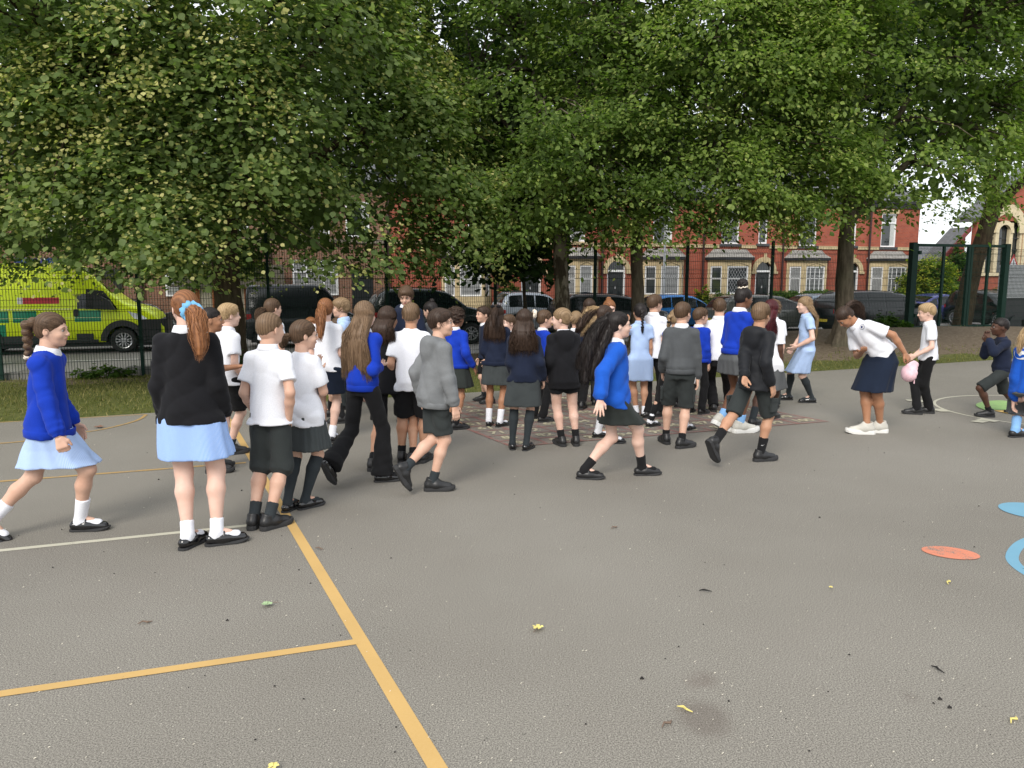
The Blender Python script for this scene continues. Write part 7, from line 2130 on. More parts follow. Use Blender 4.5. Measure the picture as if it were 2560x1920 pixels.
    def tail(name, p0, L, r0, n, dirs=(0, -.15, -1), wave=.008, prof=((0, .35), (.12, .85), (.5, 1.0), (.85, .7), (1, .15)), m=mat, split=0.0, mass=True):
        """a hanging lock of hair: a solid heart and many fine strands round it"""
        p0 = np.array(p0, dtype=float); M_ = 12; ts = np.linspace(0, 1, M_)
        d0 = np.array(dirs[0] if hasattr(dirs[0], '__len__') else dirs, dtype=float); d1 = np.array(dirs[1] if hasattr(dirs[0], '__len__') else dirs, dtype=float)
        g = [p0]
        for j in range(1, M_): g.append(g[-1] + unit(d0 * (1 - ts[j]) ** 1.5 + d1 * (1 - (1 - ts[j]) ** 1.5)) * L / (M_ - 1))
        g = np.array(g); pr = np.interp(ts, [a for a, b in prof], [b for a, b in prof]) * r0
        pp = []
        if mass:
            fl = Field(g.min(0) - r0 - .02, g.max(0) + r0 + .02, max(.006, hh))
            for j in range(M_ - 2):
                fl.cone(g[j], g[j + 1], pr[j] * .82, pr[j + 1] * .82, .001)
            Xf, Yf, Zf = fl.ax[0][:, None, None], fl.ax[1][None, :, None], fl.ax[2][None, None, :]
            fl.F += (.0022 * (np.sin(Xf * 260 + 3 * np.sin(Zf * 20 + seed)) + np.sin(Yf * 230 + 2 * np.sin(Zf * 17)))).astype(np.float32)
            v, q = fl.mesh(); pp.append((relax(v, q, 1, .3), q, (.4 + .3 * np.sin(v[:, 0] * 250 + v[:, 1] * 190)).astype(np.float32)))
        an = rg.uniform(0, 6.28, n); rr_ = rg.uniform(.55, 1.08, n)
        dd = unit(g[-1] - g[0]); s_ = unit(np.cross(dd, np.array([.2, .9, .1]))); f_ = np.cross(s_, dd)
        ph_ = rg.uniform(0, 6.28, n); wn_ = rg.uniform(.5, 1.5, n) * wave
        off = np.cos(an)[:, None, None] * s_ + np.sin(an)[:, None, None] * f_
        Pn = g[None] + off * (pr[None, :] * rr_[:, None])[:, :, None]
        Pn = Pn + s_[None, None] * (wn_[:, None] * np.sin(ts[None] * 9 + ph_[:, None]))[:, :, None] * (ts[None, :, None] ** .5) + f_[None, None] * (wn_[:, None] * np.cos(ts[None] * 11 + ph_[:, None] * 2))[:, :, None] * (ts[None, :, None] ** .5)
        # strands end at different lengths
        le = rg.uniform(.62, 1.05, n); Pn = Pn[:, :1] + (Pn - Pn[:, :1]) * le[:, None, None]
        rd = np.interp(ts, [0, .1, .7, 1], [.7, 1, .9, .2])[None] * rg.uniform(.0011, .0024, n)[:, None]
        v, q = strands_mesh(Pn, rd); pp.append((v, q, np.repeat(rg.uniform(0, 1, n), M_ * 3).astype(np.float32)))
        return put(name, pp, m)
    up = np.array(J['up']); bk = -np.array(J['fw'])
    tl = sp.get('tail', .34)
    def scr(c, r, m, name='scrunchie', rr=.016, ax=(0, 1, .3)):
        mb = MB(); a = Vector(ax).normalized(); b = a.orthogonal().normalized(); c2 = a.cross(b); pts = []; n = 26
        ring = []; 
        for i in range(n + 1):
            t_ = 2 * math.pi * i / n; ring.append(Vector(c) + b * (r * math.cos(t_)) + c2 * (r * math.sin(t_)) + a * (.006 * math.sin(t_ * 7)))
        mb.tube(ring, [rr * (1 + .28 * math.sin(i * 2.9)) for i in range(n + 1)], 8); return mb.build(name, C_[m], root, smooth=True)
    sc = sp.get('scr')
    if st in ('pony', 'bowpony', 'lowpony'):
        p = wl2(tie); hb = HMn @ np.array([0, -1, .2])
        tail('ponytail', p, tl, sp.get('tr', .032), 380, ((hb * .9 + np.array([0, 0, .15])) + wind, np.array([0, 0, -1.0]) + bk * .1 + wind), sp.get('wave', .008))
        scr(p + hb * (.040 if sc else .010) - np.array([0, 0, .006]), (.034 if sc else .016) * sp.get('scs', 1.0), sc or 'black', 'scrunchie' if sc else 'hair_tie', (.020 if sc else .006) * sp.get('scs', 1.0), ax=tuple(hb))
    if st == 'blown':
        p = wl2(tie)
        for k in range(sp.get('nl', 4) * 2):
            dv = wind + np.array([rg.normal(0, .16), rg.normal(0, .2), rg.normal(0, .22) + .05])
            d1 = wind * .6 + np.array([rg.normal(0, .18), rg.normal(0, .22), -1.0 + rg.normal(0, .25)])
            tail('hair_lock', p + rg.normal(0, .018, 3), tl * rg.uniform(.6, 1.1), sp.get('tr', .045) * rg.uniform(.5, .9), 170, (dv, d1), .016, prof=((0, .5), (.2, .95), (.6, 1.15), (.9, .8), (1, .35)), m=HM[sp['hair2']] if (sp.get('hair2') and k % 3 == 1) else mat)
    if st in ('long', 'half', 'bowpony', 'longfront'):
        # curtain of hair down the back
        N = 1150 if dist < 7 else 700; Mn = 16; Lh = sp.get('tail', .34)
        th_ = rg.uniform(-1.0, 1.0, N)                                   # around the back of the head
        a = th_ * R(105 if st != 'half' else 88); el = rg.uniform(-.1, 1.0, N)
        d0 = np.stack([np.sin(a) * np.cos(el), -np.cos(a) * np.cos(el), np.sin(el)], 1)
        r0 = tow(on_scalp(d0, th + .002)); 
        ts = np.linspace(0, 1, Mn); Pn = np.zeros((N, Mn, 3)); Pn[:, 0] = r0
        edge = tow(on_scalp(np.stack([np.sin(a), -np.cos(a) * .95, -.35 + 0 * a], 1), th + .004))
        nk = np.array(J['neck'])
        Ln = Lh * rg.uniform(.70, 1.06, N) - .05 * np.abs(th_)
        sidev = np.array(J['rt'])
        hang0 = edge.copy(); spread = sp.get('spread', 1.0)
        wv = sp.get('wave', .006); ph_ = rg.uniform(0, 6.28, N); lay = rg.uniform(0, 1, N)
        for j in range(1, Mn):
            t_ = ts[j]
            if t_ < .28:
                u_ = t_ / .28; mid_ = r0 * (1 - u_) + edge * u_; c_ = np.array(hc); v_ = mid_ - c_
                need = (np.abs((v_ @ HMn) / hs - HE_C) / (HE_R + th)); q_ = np.sqrt((((v_ @ HMn) / hs - HE_C) / (HE_R + th + .003)) ** 2).sum(1)
                k_ = np.linalg.norm(((v_ @ HMn) / hs - HE_C) / (HE_R + th + .003), axis=1); s_ = np.maximum(1, 1 / np.maximum(k_, .3))
                cc_ = np.array(hc) + (HE_C * hs) @ HMn.T
                Pn[:, j] = cc_ + (mid_ - cc_) * s_[:, None]
            else:
                u_ = (t_ - .28) / .72; y_ = Ln * u_
                p_ = hang0 + np.array([0, 0, -1.0]) * y_[:, None] + wind[None] * (u_ ** 1.3 * Ln * .6)[:, None]
                # drift behind the shoulders and back
                bx_ = ((hang0 - nk) @ sidev); tx = bx_ * (1 + .60 * u_ * spread)
                p_ = p_ + sidev[None] * (tx - bx_)[:, None]
                by_ = ((hang0 - nk) @ bk); want = .062 * (J['sh'][1] - J['sh'][0]).length / .27 + .040 + .030 * lay * (1 - .5 * u_)
                w_ = min(1, u_ * 2.2)
                p_ = p_ + bk[None] * ((np.maximum(want, by_ * .5 + want * .5) - by_) * w_)[:, None] + bk[None] * 0.010 * np.sin(u_ * 3.1)
                Pn[:, j] = p_ + sidev[None] * (wv * np.sin(u_ * 9 + ph_) * u_ ** .5)[:, None] + bk[None] * (wv * .8 * np.cos(u_ * 12 + ph_ * 2) * u_)[:, None]
        rd = np.interp(ts, [0, .2, .75, 1], [.7, 1, .9, .2])[None] * rg.uniform(.0013, .0027, N)[:, None]
        v, q = strands_mesh(Pn, rd); pp = [(v, q, np.repeat(np.clip(rg.normal(.5, .28, N), 0, 1), Mn * 3).astype(np.float32))]
        # solid heart under the strands
        lo = Pn.reshape(-1, 3).min(0) - .02; hi = Pn.reshape(-1, 3).max(0) + .02
        fl = Field(lo, hi, max(.008, hh)); cm = Pn.mean(0); 
        for j in range(4, Mn - 1):
            L_ = Pn[:, j]; c0 = L_.mean(0); hwd = np.percentile((L_ - c0) @ sidev, 92); c1 = Pn[:, j + 1].mean(0) if j + 1 < Mn else c0
            bq = (.028 if j < 8 else .016) * (1 - .4 * (j - 4) / Mn)
            fl.cone(c0, c1, bq, bq, .001, sq=(sidev, max(1.0, hwd * .92 / bq)), pad=hwd)
        Xf, Yf, Zf = fl.ax[0][:, None, None], fl.ax[1][None, :, None], fl.ax[2][None, None, :]
        lat = Xf * sidev[0] + Yf * sidev[1]
        fl.F += (.0018 * (np.sin(lat * 130 + 2 * np.sin(Zf * 9 + seed)) + .5 * np.sin(lat * 240 + Zf * 8))).astype(np.float32)
        v, q = fl.mesh(); 
        if len(v): pp.append((relax(v, q, 5, .5), q, (.35 + .12 * np.sin((v @ sidev) * 240)).astype(np.float32)))
        put('long_hair', pp)
    if st in ('braid', 'sidebraid'):
        tie_ = tie if tie is not None else (0, -.10, 0)
        p = wl2(tie_); n = int(tl / .026); fl = Field(p - np.array([.16, .16, tl + .12]), p + np.array([.16, .16, .06]), max(.0055, hh))
        c = p.copy(); dd = np.array([0, 0, -1.0]) + bk * .05 + wind * .5; dd = unit(dd); sv = np.array(J['rt'])
        d_first = unit(HMn @ np.array([0, -1, -.1]) + np.array([0, 0, -.3]))
        for j in range(n):
            r_ = .027 * (1 - .45 * j / n) * sp.get('br', 1.0); s_ = (-1) ** j
            q = c + sv * s_ * r_ * .42
            fl.ell(q, (r_ * .95, r_ * .85, r_ * .85), .004); c = c + (d_first if j < 2 else dd) * .018 * sp.get('br', 1.0) ** .5
        v, q = fl.mesh(); put('braid', [(relax(v, q, 1, .2), q, (.45 + .35 * np.sin(v[:, 2] * 500 + v[:, 0] * 300)).astype(np.float32))])
        scr(c, .012, sc or 'black', 'hair_tie', .007 if not sc else .013, ax=(0, 0, 1))
        tail('braid_end', c, .07, .016, 60, dd, .004, mass=False)
        if sc: scr(wl2(tie_), .018, sc, 'scrunchie', .012, ax=tuple(HMn @ np.array([0, -1, .2])))
    if st in ('bun', 'topbun', 'lowbun'):
        p = wl2(tie); r_ = sp.get('tr', .045); fl = Field(p - r_ * 2, p + r_ * 2, max(.0055, hh))
        fl.ell(p, (r_, r_ * .92, r_ * .95), 0)
        Xf, Yf, Zf = fl.ax[0][:, None, None], fl.ax[1][None, :, None], fl.ax[2][None, None, :]
        an = np.arctan2(Xf - p[0], Yf - p[1]); fl.F += (.0028 * (np.sin(an * 7 + Zf * 190) + np.sin(an * 13 - Zf * 120 + seed))).astype(np.float32)
        v, q = fl.mesh(); put('bun', [(v, q, (.35 + .3 * np.sin(v[:, 2] * 330)).astype(np.float32))])
        if sc: scr(p + (HMn @ (HE_C * hs) + np.array(hc) - p) * .28, r_ * .82, sc, 'hair_band', .007, ax=tuple(HMn @ np.array([0, -.35, 1])))
    if st == 'bowpony':
        mb = MB(); c = Vector(wl2(tie)) + Vector(HMn @ np.array([0, -.03, .02]))
        for s_ in (-1, 1): mb.tube([c, c + Vector(J['rt']) * s_ * .03 + Vector((0, 0, .012)), c + Vector(J['rt']) * s_ * .055], [.006, .018, .010], 8)
        mb.build('hair_bow', C_['black'], root, smooth=True)
    if sp.get('glasses'):
        mb = MB()
        for s_ in (-1, 1):
            ring = [hw((s_ * .030 + .019 * math.cos(t_), .100, .000 + .015 * math.sin(t_))) for t_ in [2 * math.pi * i / 16 for i in range(17)]]
            mb.tube(ring, .0016, 5, cap=False); mb.tube([hw((s_ * .048, .099, .004)), hw((s_ * .074, .05, .004)), hw((s_ * .080, -.005, .002))], .0014, 5)
        mb.tube([hw((-.011, .100, .002)), hw((.011, .100, .002))], .0014, 5)
        mb.build('glasses', m_gut, root)
# ------------------------------------------------------------------ the children
g_ = 'g'; p_ = 'p'
person(x=104, d=4.72, top=676, yaw=80, head=(2, -3), lean=4, feet=((p_, -22, 1128, -.15, -30, 0), (g_, 176, 1146, 0)), arms=(('l', .085, .03, -.29), ('h', 128, 948, -.20, (.3, -1, 0), 'fist')), top_=('sweat', 'blue'), hem=.10, bag=1.15, dress_under='dress2', slen=.20, flare=1.0, bottom=('none', 'grey'), hair='brown', style='braid', tie=(0, -.108, .045), tail=.30, br=1.5, scr='cream', skin='fair', shoe='maryjane', sock=('white', .10), label='child striding right in blue sweatshirt over pale gingham dress, brown braid, at the left edge')
person(x=412, d=4.55, top=628, yaw=-6, head=(-32, -2), feet=((g_, 407, 1182, 20), (g_, 470, 1176, 70)), arms=(('l', .045, .05, -.295), ('l', .045, .05, -.295)), bw=1.12, legw=1.0, top_=('cardigan', 'black'), hem=.095, bag=.9, dress_under='dress', slen=.205, bottom=('none', 'grey'), hair='ginger', style='pony', tie=(.004, -.098, -.026), tail=.40, tr=.056, wave=.014, scr='scr', scs=1.25, skin='pale', shoe='maryjane', sock=('white', .052), glasses=True, label='child seen from behind in black cardigan, copper ponytail tied with sky blue scrunchie')
person(x=492, d=6.8, top=656, yaw=35, head=(15, 0), feet=((g_, 478, 975, 0), (g_, 498, 982, 20)), arms=(None, ('l', .05, .05, -.28)), top_=('polo', 'white'), bottom=('shorts', 'btrou'), hair='blond', style='short', skin='pale', shoe='trainer', sock=('sgrey', .06), label='short blond child in white polo and black shorts behind the copper ponytail')
person(x=452, d=6.3, top=664, yaw=70, head=(0, 0), arms=(None, ('h', 512, 792, .1, (0, -.3, -1), 'relaxed')), top_=('polo', 'navy'), bottom=('trousers', 'btrou'), hair='black', style='crop', skin='olive', shoe='trainer', label='dark haired child reaching an arm right, mostly hidden behind the black cardigan')
person(x=583, d=4.95, top=674, yaw=12, head=(22, 0), feet=((g_, 550, 1140, -5), (g_, 583, 1142, 25)), arms=(('l', .05, .06, -.27), ('h', 624, 905, -.03, (.5, -.6, 0), 'relaxed')), bw=1.06, top_=('polo', 'white'), bottom=('cargo', 'grey'), blen=1.09, hair='mid', style='crop', hth=1.3, skin='fair', shoe='trainer', sock=('sgrey', .07), label='close cropped child in white polo and long charcoal shorts, hand in pocket')
person(x=652, d=5.3, top=692, yaw=22, head=(38, -2), feet=((g_, 622, 1104, -10), (g_, 660, 1098, 20)), arms=(None, ('h', 690, 798, .12, (.4, -.2, -1), 'relaxed')), bw=1.06, top_=('tee', 'white'), hem=.12, bottom=('pleat', 'gskirt'), slen=.225, flare=1.18, hair='brown', style='lowpony', tail=.12, tr=.03, skin='fair', shoe='patent', sock=('sgrey', .235), label='child in untucked white shirt and pleated grey skirt with hand to mouth, long grey socks')
person(x=588, d=8.2, top=645, yaw=25, head=(15, 0), top_=('polo', 'white'), bottom=('skirt', 'gskirt'), hair='brown', style='lowpony', tail=.2, skin='fair', shoe='patent', label='brown haired child in white standing behind the close cropped one')
person(x=706, d=7.4, top=645, yaw=-4, head=(0, 0), feet=((g_, 700, 946, -8), (g_, 718, 954, 10)), arms=(('l', .02, .12, -.22), ('l', .02, .12, -.22)), top_=('tee', 'white'), hem=.07, bottom=('skirt', 'nskirt'), slen=.20, flare=1.12, hair='ginger', style='pony', tie=(.0, -.100, .020), tail=.46, tr=.045, wave=.012, skin='pale', shoe='patent', sock=('white', .06), label='child in white shirt and navy skirt with a very long copper ponytail')
person(x=748, d=8.6, top=645, yaw=-95, head=(-8, 0), feet=((g_, 716, 900, 0), (g_, 740, 914, 0)), top_=('tee', 'dress2'), collar='dress2', bottom=('shorts', 'btrou'), hair='dblond', style='mop', skin='fair', shoe='school', sock=('sblack', .1), label='child with chin length dark blond hair facing left in a pale blue shirt')
person(x=672, d=9.2, top=686, yaw=150, head=(0, 0), top_=('polo', 'white'), bottom=('trousers', 'grey'), hair='ginger', style='short', skin='pale', label='ginger haired child just visible left of the long copper ponytail')
person(x=729, d=9.3, top=686, yaw=30, head=(20, 0), top_=('polo', 'white'), bottom=('trousers', 'grey'), hair='brown', style='short', skin='fair', label='small brown haired child right of the long copper ponytail')
person(x=784, d=6.0, top=651, yaw=28, head=(-6, -2), lean=3, feet=((p_, 716, 1000, -.25, -62, 10), (g_, 826, 1040, 45)), arms=(('l', .01, .05, -.29), ('h', 818, 790, .10, (.5, -1, -.2), 'relaxed')), bw=1.0, top_=('sweat', 'blue'), hem=.07, bottom=('flare', 'btrou'), hair='mid', style='long', tail=.52, spread=1.5, wave=.008, skin='fair', shoe='patent', sock=('sblack', .06), label='child in blue sweatshirt and flared black trousers, light brown hair down to the waist')
person(x=836, d=6.6, top=662, yaw=15, head=(12, 0), feet=((g_, 806, 1015, 0), (g_, 893, 1003, 20)), arms=(('l', .10, .05, -.26), None), top_=('tee', 'black'), bottom=('shorts', 'btrou'), hair='dkbrown', style='long', tail=.22, skin='tan', shoe='trainer', sock=('sblack', .05), label='tanned legged child in black between the waist length hair and the stocky white shirt')
person(x=880, d=8.6, top=620, yaw=160, head=(25, -20), arms=(('l', .05, .15, -.24), ('l', .05, .15, -.24)), top_=('hoodie', 'navy'), collar='white', bottom=('trousers', 'btrou'), hair='brown', style='mop', skin='fair', label='tall child in navy jacket with floppy brown fringe looking down')
person(x=889, d=6.55, top=655, yaw=3, head=(2, 3), feet=((g_, 868, 998, -5), (g_, 915, 998, 12)), arms=(('l', .06, .05, -.27), ('l', .06, .10, -.26)), bw=1.16, top_=('tee', 'white'), bottom=('cargo', 'btrou'), blen=.98, hem=.115, collar=None, hair='mid', style='short', hth=.8, skin='tan', shoe='trainer', sock=('sblack', .055), label='stocky child from behind in plain white t-shirt and black shorts')
person(x=940, d=9.0, top=652, yaw=-60, head=(0, -15), top_=('hoodie', 'greyh'), bottom=('trousers', 'btrou'), hair='black', style='bun', tr=.03, skin='fair', label='dark haired child in a grey hood bending behind the grey hoodie')
person(x=982, d=8.3, top=668, yaw=25, head=(15, 0), feet=((g_, 968, 925, 0), (g_, 985, 928, 40)), arms=(None, ('l', .10, .02, -.26)), top_=('sweat', 'blue'), hem=.06, bottom=('skirt', 'bskirt'), slen=.19, flare=1.3, hair='dkbrown', style='afro', skin='olive', shoe='school', sock=('sblack', .08), label='curly dark haired child in blue sweatshirt and black skirt behind the grey hoodie')
person(x=938, d=5.75, top=668, yaw=58, head=(35, 2), lean=6, feet=((p_, 876, 1012, -.20, -62, 5), (g_, 935, 1060, 25)), arms=(('l', .06, -.04, -.28), ('h', 982, 880, -.12, (.6, -1, 0), 'relaxed')), top_=('hoodie', 'greyh'), hem=.115, bag=1.6, bottom=('shorts', 'grey'), blen=.98, hair='dkbrown', style='short', hth=1.25, skin='fair', shoe='trainer', sock=('sgrey', .06), label='smiling dark haired child striding right in a heather grey hooded jacket and grey shorts')
person(x=1072, d=8.25, top=659, yaw=12, head=(-6, 0), feet=((g_, 1056, 920, -5), (g_, 1080, 922, 30)), arms=(('l', .03, .12, -.24), None), top_=('sweat', 'navy'), hem=.065, bottom=('pleat', 'gskirt'), slen=.20, hair='dkbrown', style='bowpony', tail=.30, tr=.03, wave=.008, skin='olive', shoe='patent', sock=('white', .095), label='child in navy sweatshirt and grey skirt, dark half ponytail with black bow, white socks')
person(x=1050, d=9.8, top=662, yaw=-110, head=(-10, 0), feet=((g_, 1046, 866, 0), (g_, 1060, 872, 0)), top_=('polo', 'navy'), bottom=('shorts', 'btrou'), hair='dkbrown', style='short', skin='fair', shoe='trainer', sock=('sgrey', .06), label='short dark haired child facing left beyond the black bow')
person(x=1104, d=9.6, top=680, yaw=-120, head=(0, 0), top_=('polo', 'white'), bottom=('trousers', 'btrou'), hair='brown', style='short', skin='pale', label='pale faced child glimpsed between two dark long haired heads')
person(x=1132, d=7.1, top=668, yaw=6, head=(4, 0), feet=((g_, 1107, 970, -8), (g_, 1137, 972, 18)), arms=(('l', .02, .08, -.26), ('l', .07, .03, -.28)), top_=('cardigan', 'navy'), hem=.085, bottom=('skirt', 'gskirt'), slen=.235, flare=1.15, hair='dkbrown', style='long', tail=.33, spread=1.25, wave=.016, skin='fair', shoe='patent', sock=('sgrey', 1.0), label='child with wavy long brown hair, navy cardigan, grey skirt and grey tights')
person(x=1170, d=8.6, top=670, yaw=65, head=(10, 0), feet=((g_, 1152, 905, 0), (g_, 1172, 912, 0)), top_=('sweat', 'blue'), bottom=('trousers', 'btrou'), hair='brown', style='pony', tail=.28, scr='cream', skin='fair', shoe='school', label='child with brown ponytail in cream scrunchie, blue sweatshirt and black trousers')
person(x=1217, d=7.2, top=666, yaw=-10, head=(-62, -3), feet=((g_, 1213, 963, -12), (g_, 1244, 962, 8)), arms=(('l', .04, .06, -.26), ('l', .02, .06, -.25)), bw=1.08, top_=('hoodie', 'black'), hem=.145, bag=1.2, collar='white', bottom=('shorties', 'black'), blen=1.15, hair='dblond', style='lowbun', tr=.035, skin='pale', shoe='trainer', sock=('sblack', .07), label='bare legged child in long black hoodie with blond hair pulled back, face turned left')
person(x=1243, d=9.3, top=672, yaw=10, head=(0, 0), feet=((g_, 1192, 872, 20), None), top_=('sweat', 'navy'), bottom=('trousers', 'btrou'), hair='dblond', style='short', hth=1.2, skin='fair', shoe='trainer', label='light brown haired child right behind the black hoodie')
person(x=1272, d=9.6, top=645, yaw=5, head=(5, 0), top_=('sweat', 'navy'), bottom=('trousers', 'btrou'), hair='dkbrown', style='long', tail=.2, skin='fair', label='taller dark brown haired child behind the blowing curls')
person(x=1312, d=9.5, top=648, yaw=170, head=(0, -10), top_=('sweat', 'yellow'), bottom=('skirt', 'gskirt'), hair='ginger', style='bun', tr=.032, scr='pink', skin='pale', label='ginger haired child with a pink bow above the blowing curls')
person(x=1296, d=7.45, top=660, yaw=82, head=(0, 0), feet=((g_, 1292, 945, 0), (g_, 1318, 958, 0)), top_=('sweat', 'blue'), bottom=('skirt', 'bskirt'), hair='dkbrown', hair2='blond', style='blown', wind=(0, -.75, -.1), tail=.32, tr=.036, nl=6, skin='tan', shoe='maryjane', sock=('white', .12), label='child with curly brown and blond hair blown left, one white sock showing')
person(x=1322, d=6.05, top=674, yaw=84, head=(0, 2), lean=3, feet=((g_, 1262, 1034, 10), (g_, 1386, 1026, 0)), arms=(None, ('h', 1296, 862, -.30, (.2, -1, 0), 'open')), bw=1.08, top_=('cardigan', 'blue2'), hem=.105, bag=2.2, bottom=('skirt', 'bskirt'), slen=.175, flare=1.16, hair='black', style='blown', tie=(0, -.070, .055), wind=(0, -.33, -.30), tail=.54, tr=.062, nl=6, wave=.02, skin='pale', shoe='dolly', sock=('sblack', .075), glasses=True, label='child striding right in cobalt blue cardigan, long black hair blown out behind')
person(x=1382, d=8.7, top=655, yaw=-6, head=(0, 0), feet=((g_, 1374, 900, 0), (g_, 1392, 902, 10)), arms=(('h', 1352, 700, .2, (.6, -.4, -1), 'relaxed'), None), top_=('dress', 'dress2'), slen=.215, flare=1.12, bottom=('none', 'grey'), hair='black', style='braid', tail=.36, br=.8, skin='tan', shoe='patent', sock=('white', .05), label='child in pale blue gingham dress with one long black braid')
person(x=1409, d=8.85, top=637, yaw=25, head=(30, 0), feet=((g_, 1398, 902, 0), (g_, 1422, 900, 10)), top_=('polo', 'white'), bottom=('trousers', 'btrou'), hair='brown', style='short', hth=1.2, skin='fair', shoe='school', label='child in white polo and black trousers standing right of the black braid')
person(x=1450, d=8.15, top=668, yaw=55, head=(5, -4), lean=7, feet=((g_, 1404, 922, 0), (g_, 1480, 930, 0)), top_=('sweat', 'blue'), bottom=('leggings', 'btrou'), hair='dblond', style='braid', tail=.15, skin='fair', shoe='patent', sock=('white', .06), label='dark blond braided child in blue sweatshirt and black leggings lunging forward, black loafers')
person(x=1456, d=9.5, top=668, yaw=40, head=(10, 0), top_=('sweat', 'navy'), bottom=('trousers', 'btrou'), hair='dkbrown', style='short', skin='tan', label='dark haired child barely seen behind the dark blond braids')
person(x=1470, d=7.2, top=653, yaw=10, head=(30, 0), feet=((g_, 1438, 958, -18), (g_, 1472, 968, 50)), arms=(('l', .05, .06, -.27), ('h', 1510, 868, .0, (.8, -1, 0), 'relaxed')), bw=1.08, top_=('sweat', 'grey2'), hem=.06, bottom=('cargo', 'grey'), blen=1.02, pockets=True, hair='brown', style='short', hth=.8, skin='fair', shoe='trainer', sock=('sblack', .05), label='child from behind in mid grey sweatshirt and charcoal cargo shorts')
person(x=1507, d=9.0, top=665, yaw=40, head=(30, 0), top_=('sweat', 'blue'), bottom=('trousers', 'btrou'), hair='brown', style='short', skin='fair', label='child in blue sweatshirt peeking out right of the grey sweatshirt')
person(x=1551, d=9.1, top=645, yaw=14, head=(0, 0), feet=((g_, 1541, 888, -5), (g_, 1574, 876, 10)), arms=(('l', .10, .06, -.2), ('l', .02, .15, -.18)), bw=1.2, top_=('polo', 'white'), hem=.05, bottom=('trousers', 'btrou'), hair='brown', style='short', skin='fair', shoe='school', label='stocky child in white polo and black trousers left of the tall one with a bun')
person(x=1588, d=7.85, top=622, yaw=62, head=(15, -8), lean=5, feet=((p_, 1556, 905, .05, -28, 0), (g_, 1598, 934, 15)), arms=(('l', .02, .08, -.27), ('l', .0, .04, -.29)), top_=('sweat', 'blue'), hem=.03, bottom=('pleat', 'gskirt2'), slen=.14, flare=1.25, hair='black', style='topbun', tr=.055, tie=(0, -.045, .155), scr='cream', skin='brown', shoe='runner', shoesize=1.12, sock=('sblue', .075), label='tallest child, high black bun with cream band, blue sweatshirt, mid grey pleated skirt')
person(x=1658, d=8.4, top=646, yaw=40, head=(0, 0), feet=((g_, 1625, 920, 0), (g_, 1668, 905, 0)), top_=('tee', 'white'), hem=.12, bottom=('skirt', 'gskirt2'), slen=.24, flare=1.25, hair='wred', style='long', tail=.34, wave=.014, skin='dark', shoe='school', sock=('sgrey', .1), label='child with dark red braids in white shirt and grey skirt behind the black rain jacket')
person(x=1668, d=9.4, top=650, yaw=10, head=(0, 0), top_=('polo', 'white'), bottom=('trousers', 'grey'), hair='mid', style='afro', hth=.8, skin='fair', label='curly light brown head right behind the dark red braids')
person(x=1630, d=6.6, top=654, yaw=52, head=(-8, 0), lean=4, feet=((p_, 1545, 955, -.25, -62, 5), (g_, 1642, 996, 20)), arms=(('h', 1606, 850, -.30, (.4, -1, 0), 'relaxed'), ('l', .06, -.02, -.28)), top_=('jacket', 'blackj'), hem=.11, bottom=('cargo', 'grey'), blen=1.0, pockets=True, hair='mid', style='short', hth=.9, skin='tan', shoe='trainer', sock=('sblack', .10), label='child striding right in black hooded rain jacket, charcoal cargo shorts and high black socks')
person(x=1742, d=9.7, top=641, yaw=-86, head=(-2, -4), feet=((g_, 1752, 870, 0), (g_, 1702, 864, 0)), arms=(('h', 1722, 748, -.10, (.5, -.4, -1), 'relaxed'), ('h', 1712, 752, .06, (.5, -.2, -1), 'relaxed')), top_=('dress', 'dress2'), slen=.24, flare=1.05, bottom=('none', 'grey'), hair='dblond', style='long', tail=.44, spread=.3, wave=.014, skin='pale', shoe='maryjane', sock=('sgrey', .235), label='child in pale blue gingham dress, arms folded, long dark blond hair, facing left')
ben = person(x=1896, d=7.9, top=651, H=1.50, yaw=-118, lean=34, tilt=26, hipfwd=-.05, head=(25, -55), feet=((g_, 1900, 934, 34), (g_, 1872, 937, 36)), arms=(('h', 1954, 762, -.16, (.6, -.2, .6), 'grip'), ('h', 1862, 760, -.04, (.8, -.6, 0), 'relaxed')), bw=1.14, top_=('tee', 'white'), hem=.03, collar='white', bottom=('skirt', 'nskirt'), slen=.235, flare=1.12, hair='dkbrown', style='pony', tie=(0, -.088, .060), wind=(0, -.45, -.1), tail=.36, tr=.04, skin='olive', shoe='runner', shoesize=1.1, sock=None, label='child bowing forward in white t-shirt and navy skirt, dark ponytail, holding a pink cap')
person(x=2006, d=8.95, top=656, yaw=-72, head=(0, -8), feet=((g_, 2006, 893, 0), (g_, 1980, 895, 0)), arms=(('h', 1978, 768, -.10, (.3, -1, -.3), 'fist'), ('h', 1974, 768, .06, (.3, -1, -.3), 'fist')), top_=('polo', 'white'), hem=.07, bottom=('trousers', 'btrou'), hair='blond', style='short', hth=1.2, skin='pale', shoe='trainer', sock=('sblack', .05), label='short blond child in white polo and black trousers looking down left beside the pink cap')
person(x=2168, d=8.8, top=688, yaw=-80, head=(0, 0), H=1.26, lean=6, feet=((g_, 2136, 901, 0), (g_, 2200, 893, 0)), arms=(('h', 2136, 730, -.08, (.4, -.4, -1), 'fist'), ('h', 2130, 738, .12, (.4, -.4, -1), 'fist')), bw=1.02, top_=('sweat', 'navy'), hem=.05, collar=None, bottom=('cargo', 'grey'), hair='black', style='crop', hth=1.6, skin='dark', shoe='trainer', sock=('sblack', .05), label='child crouching with raised fists in navy sweatshirt and charcoal shorts near the right edge')
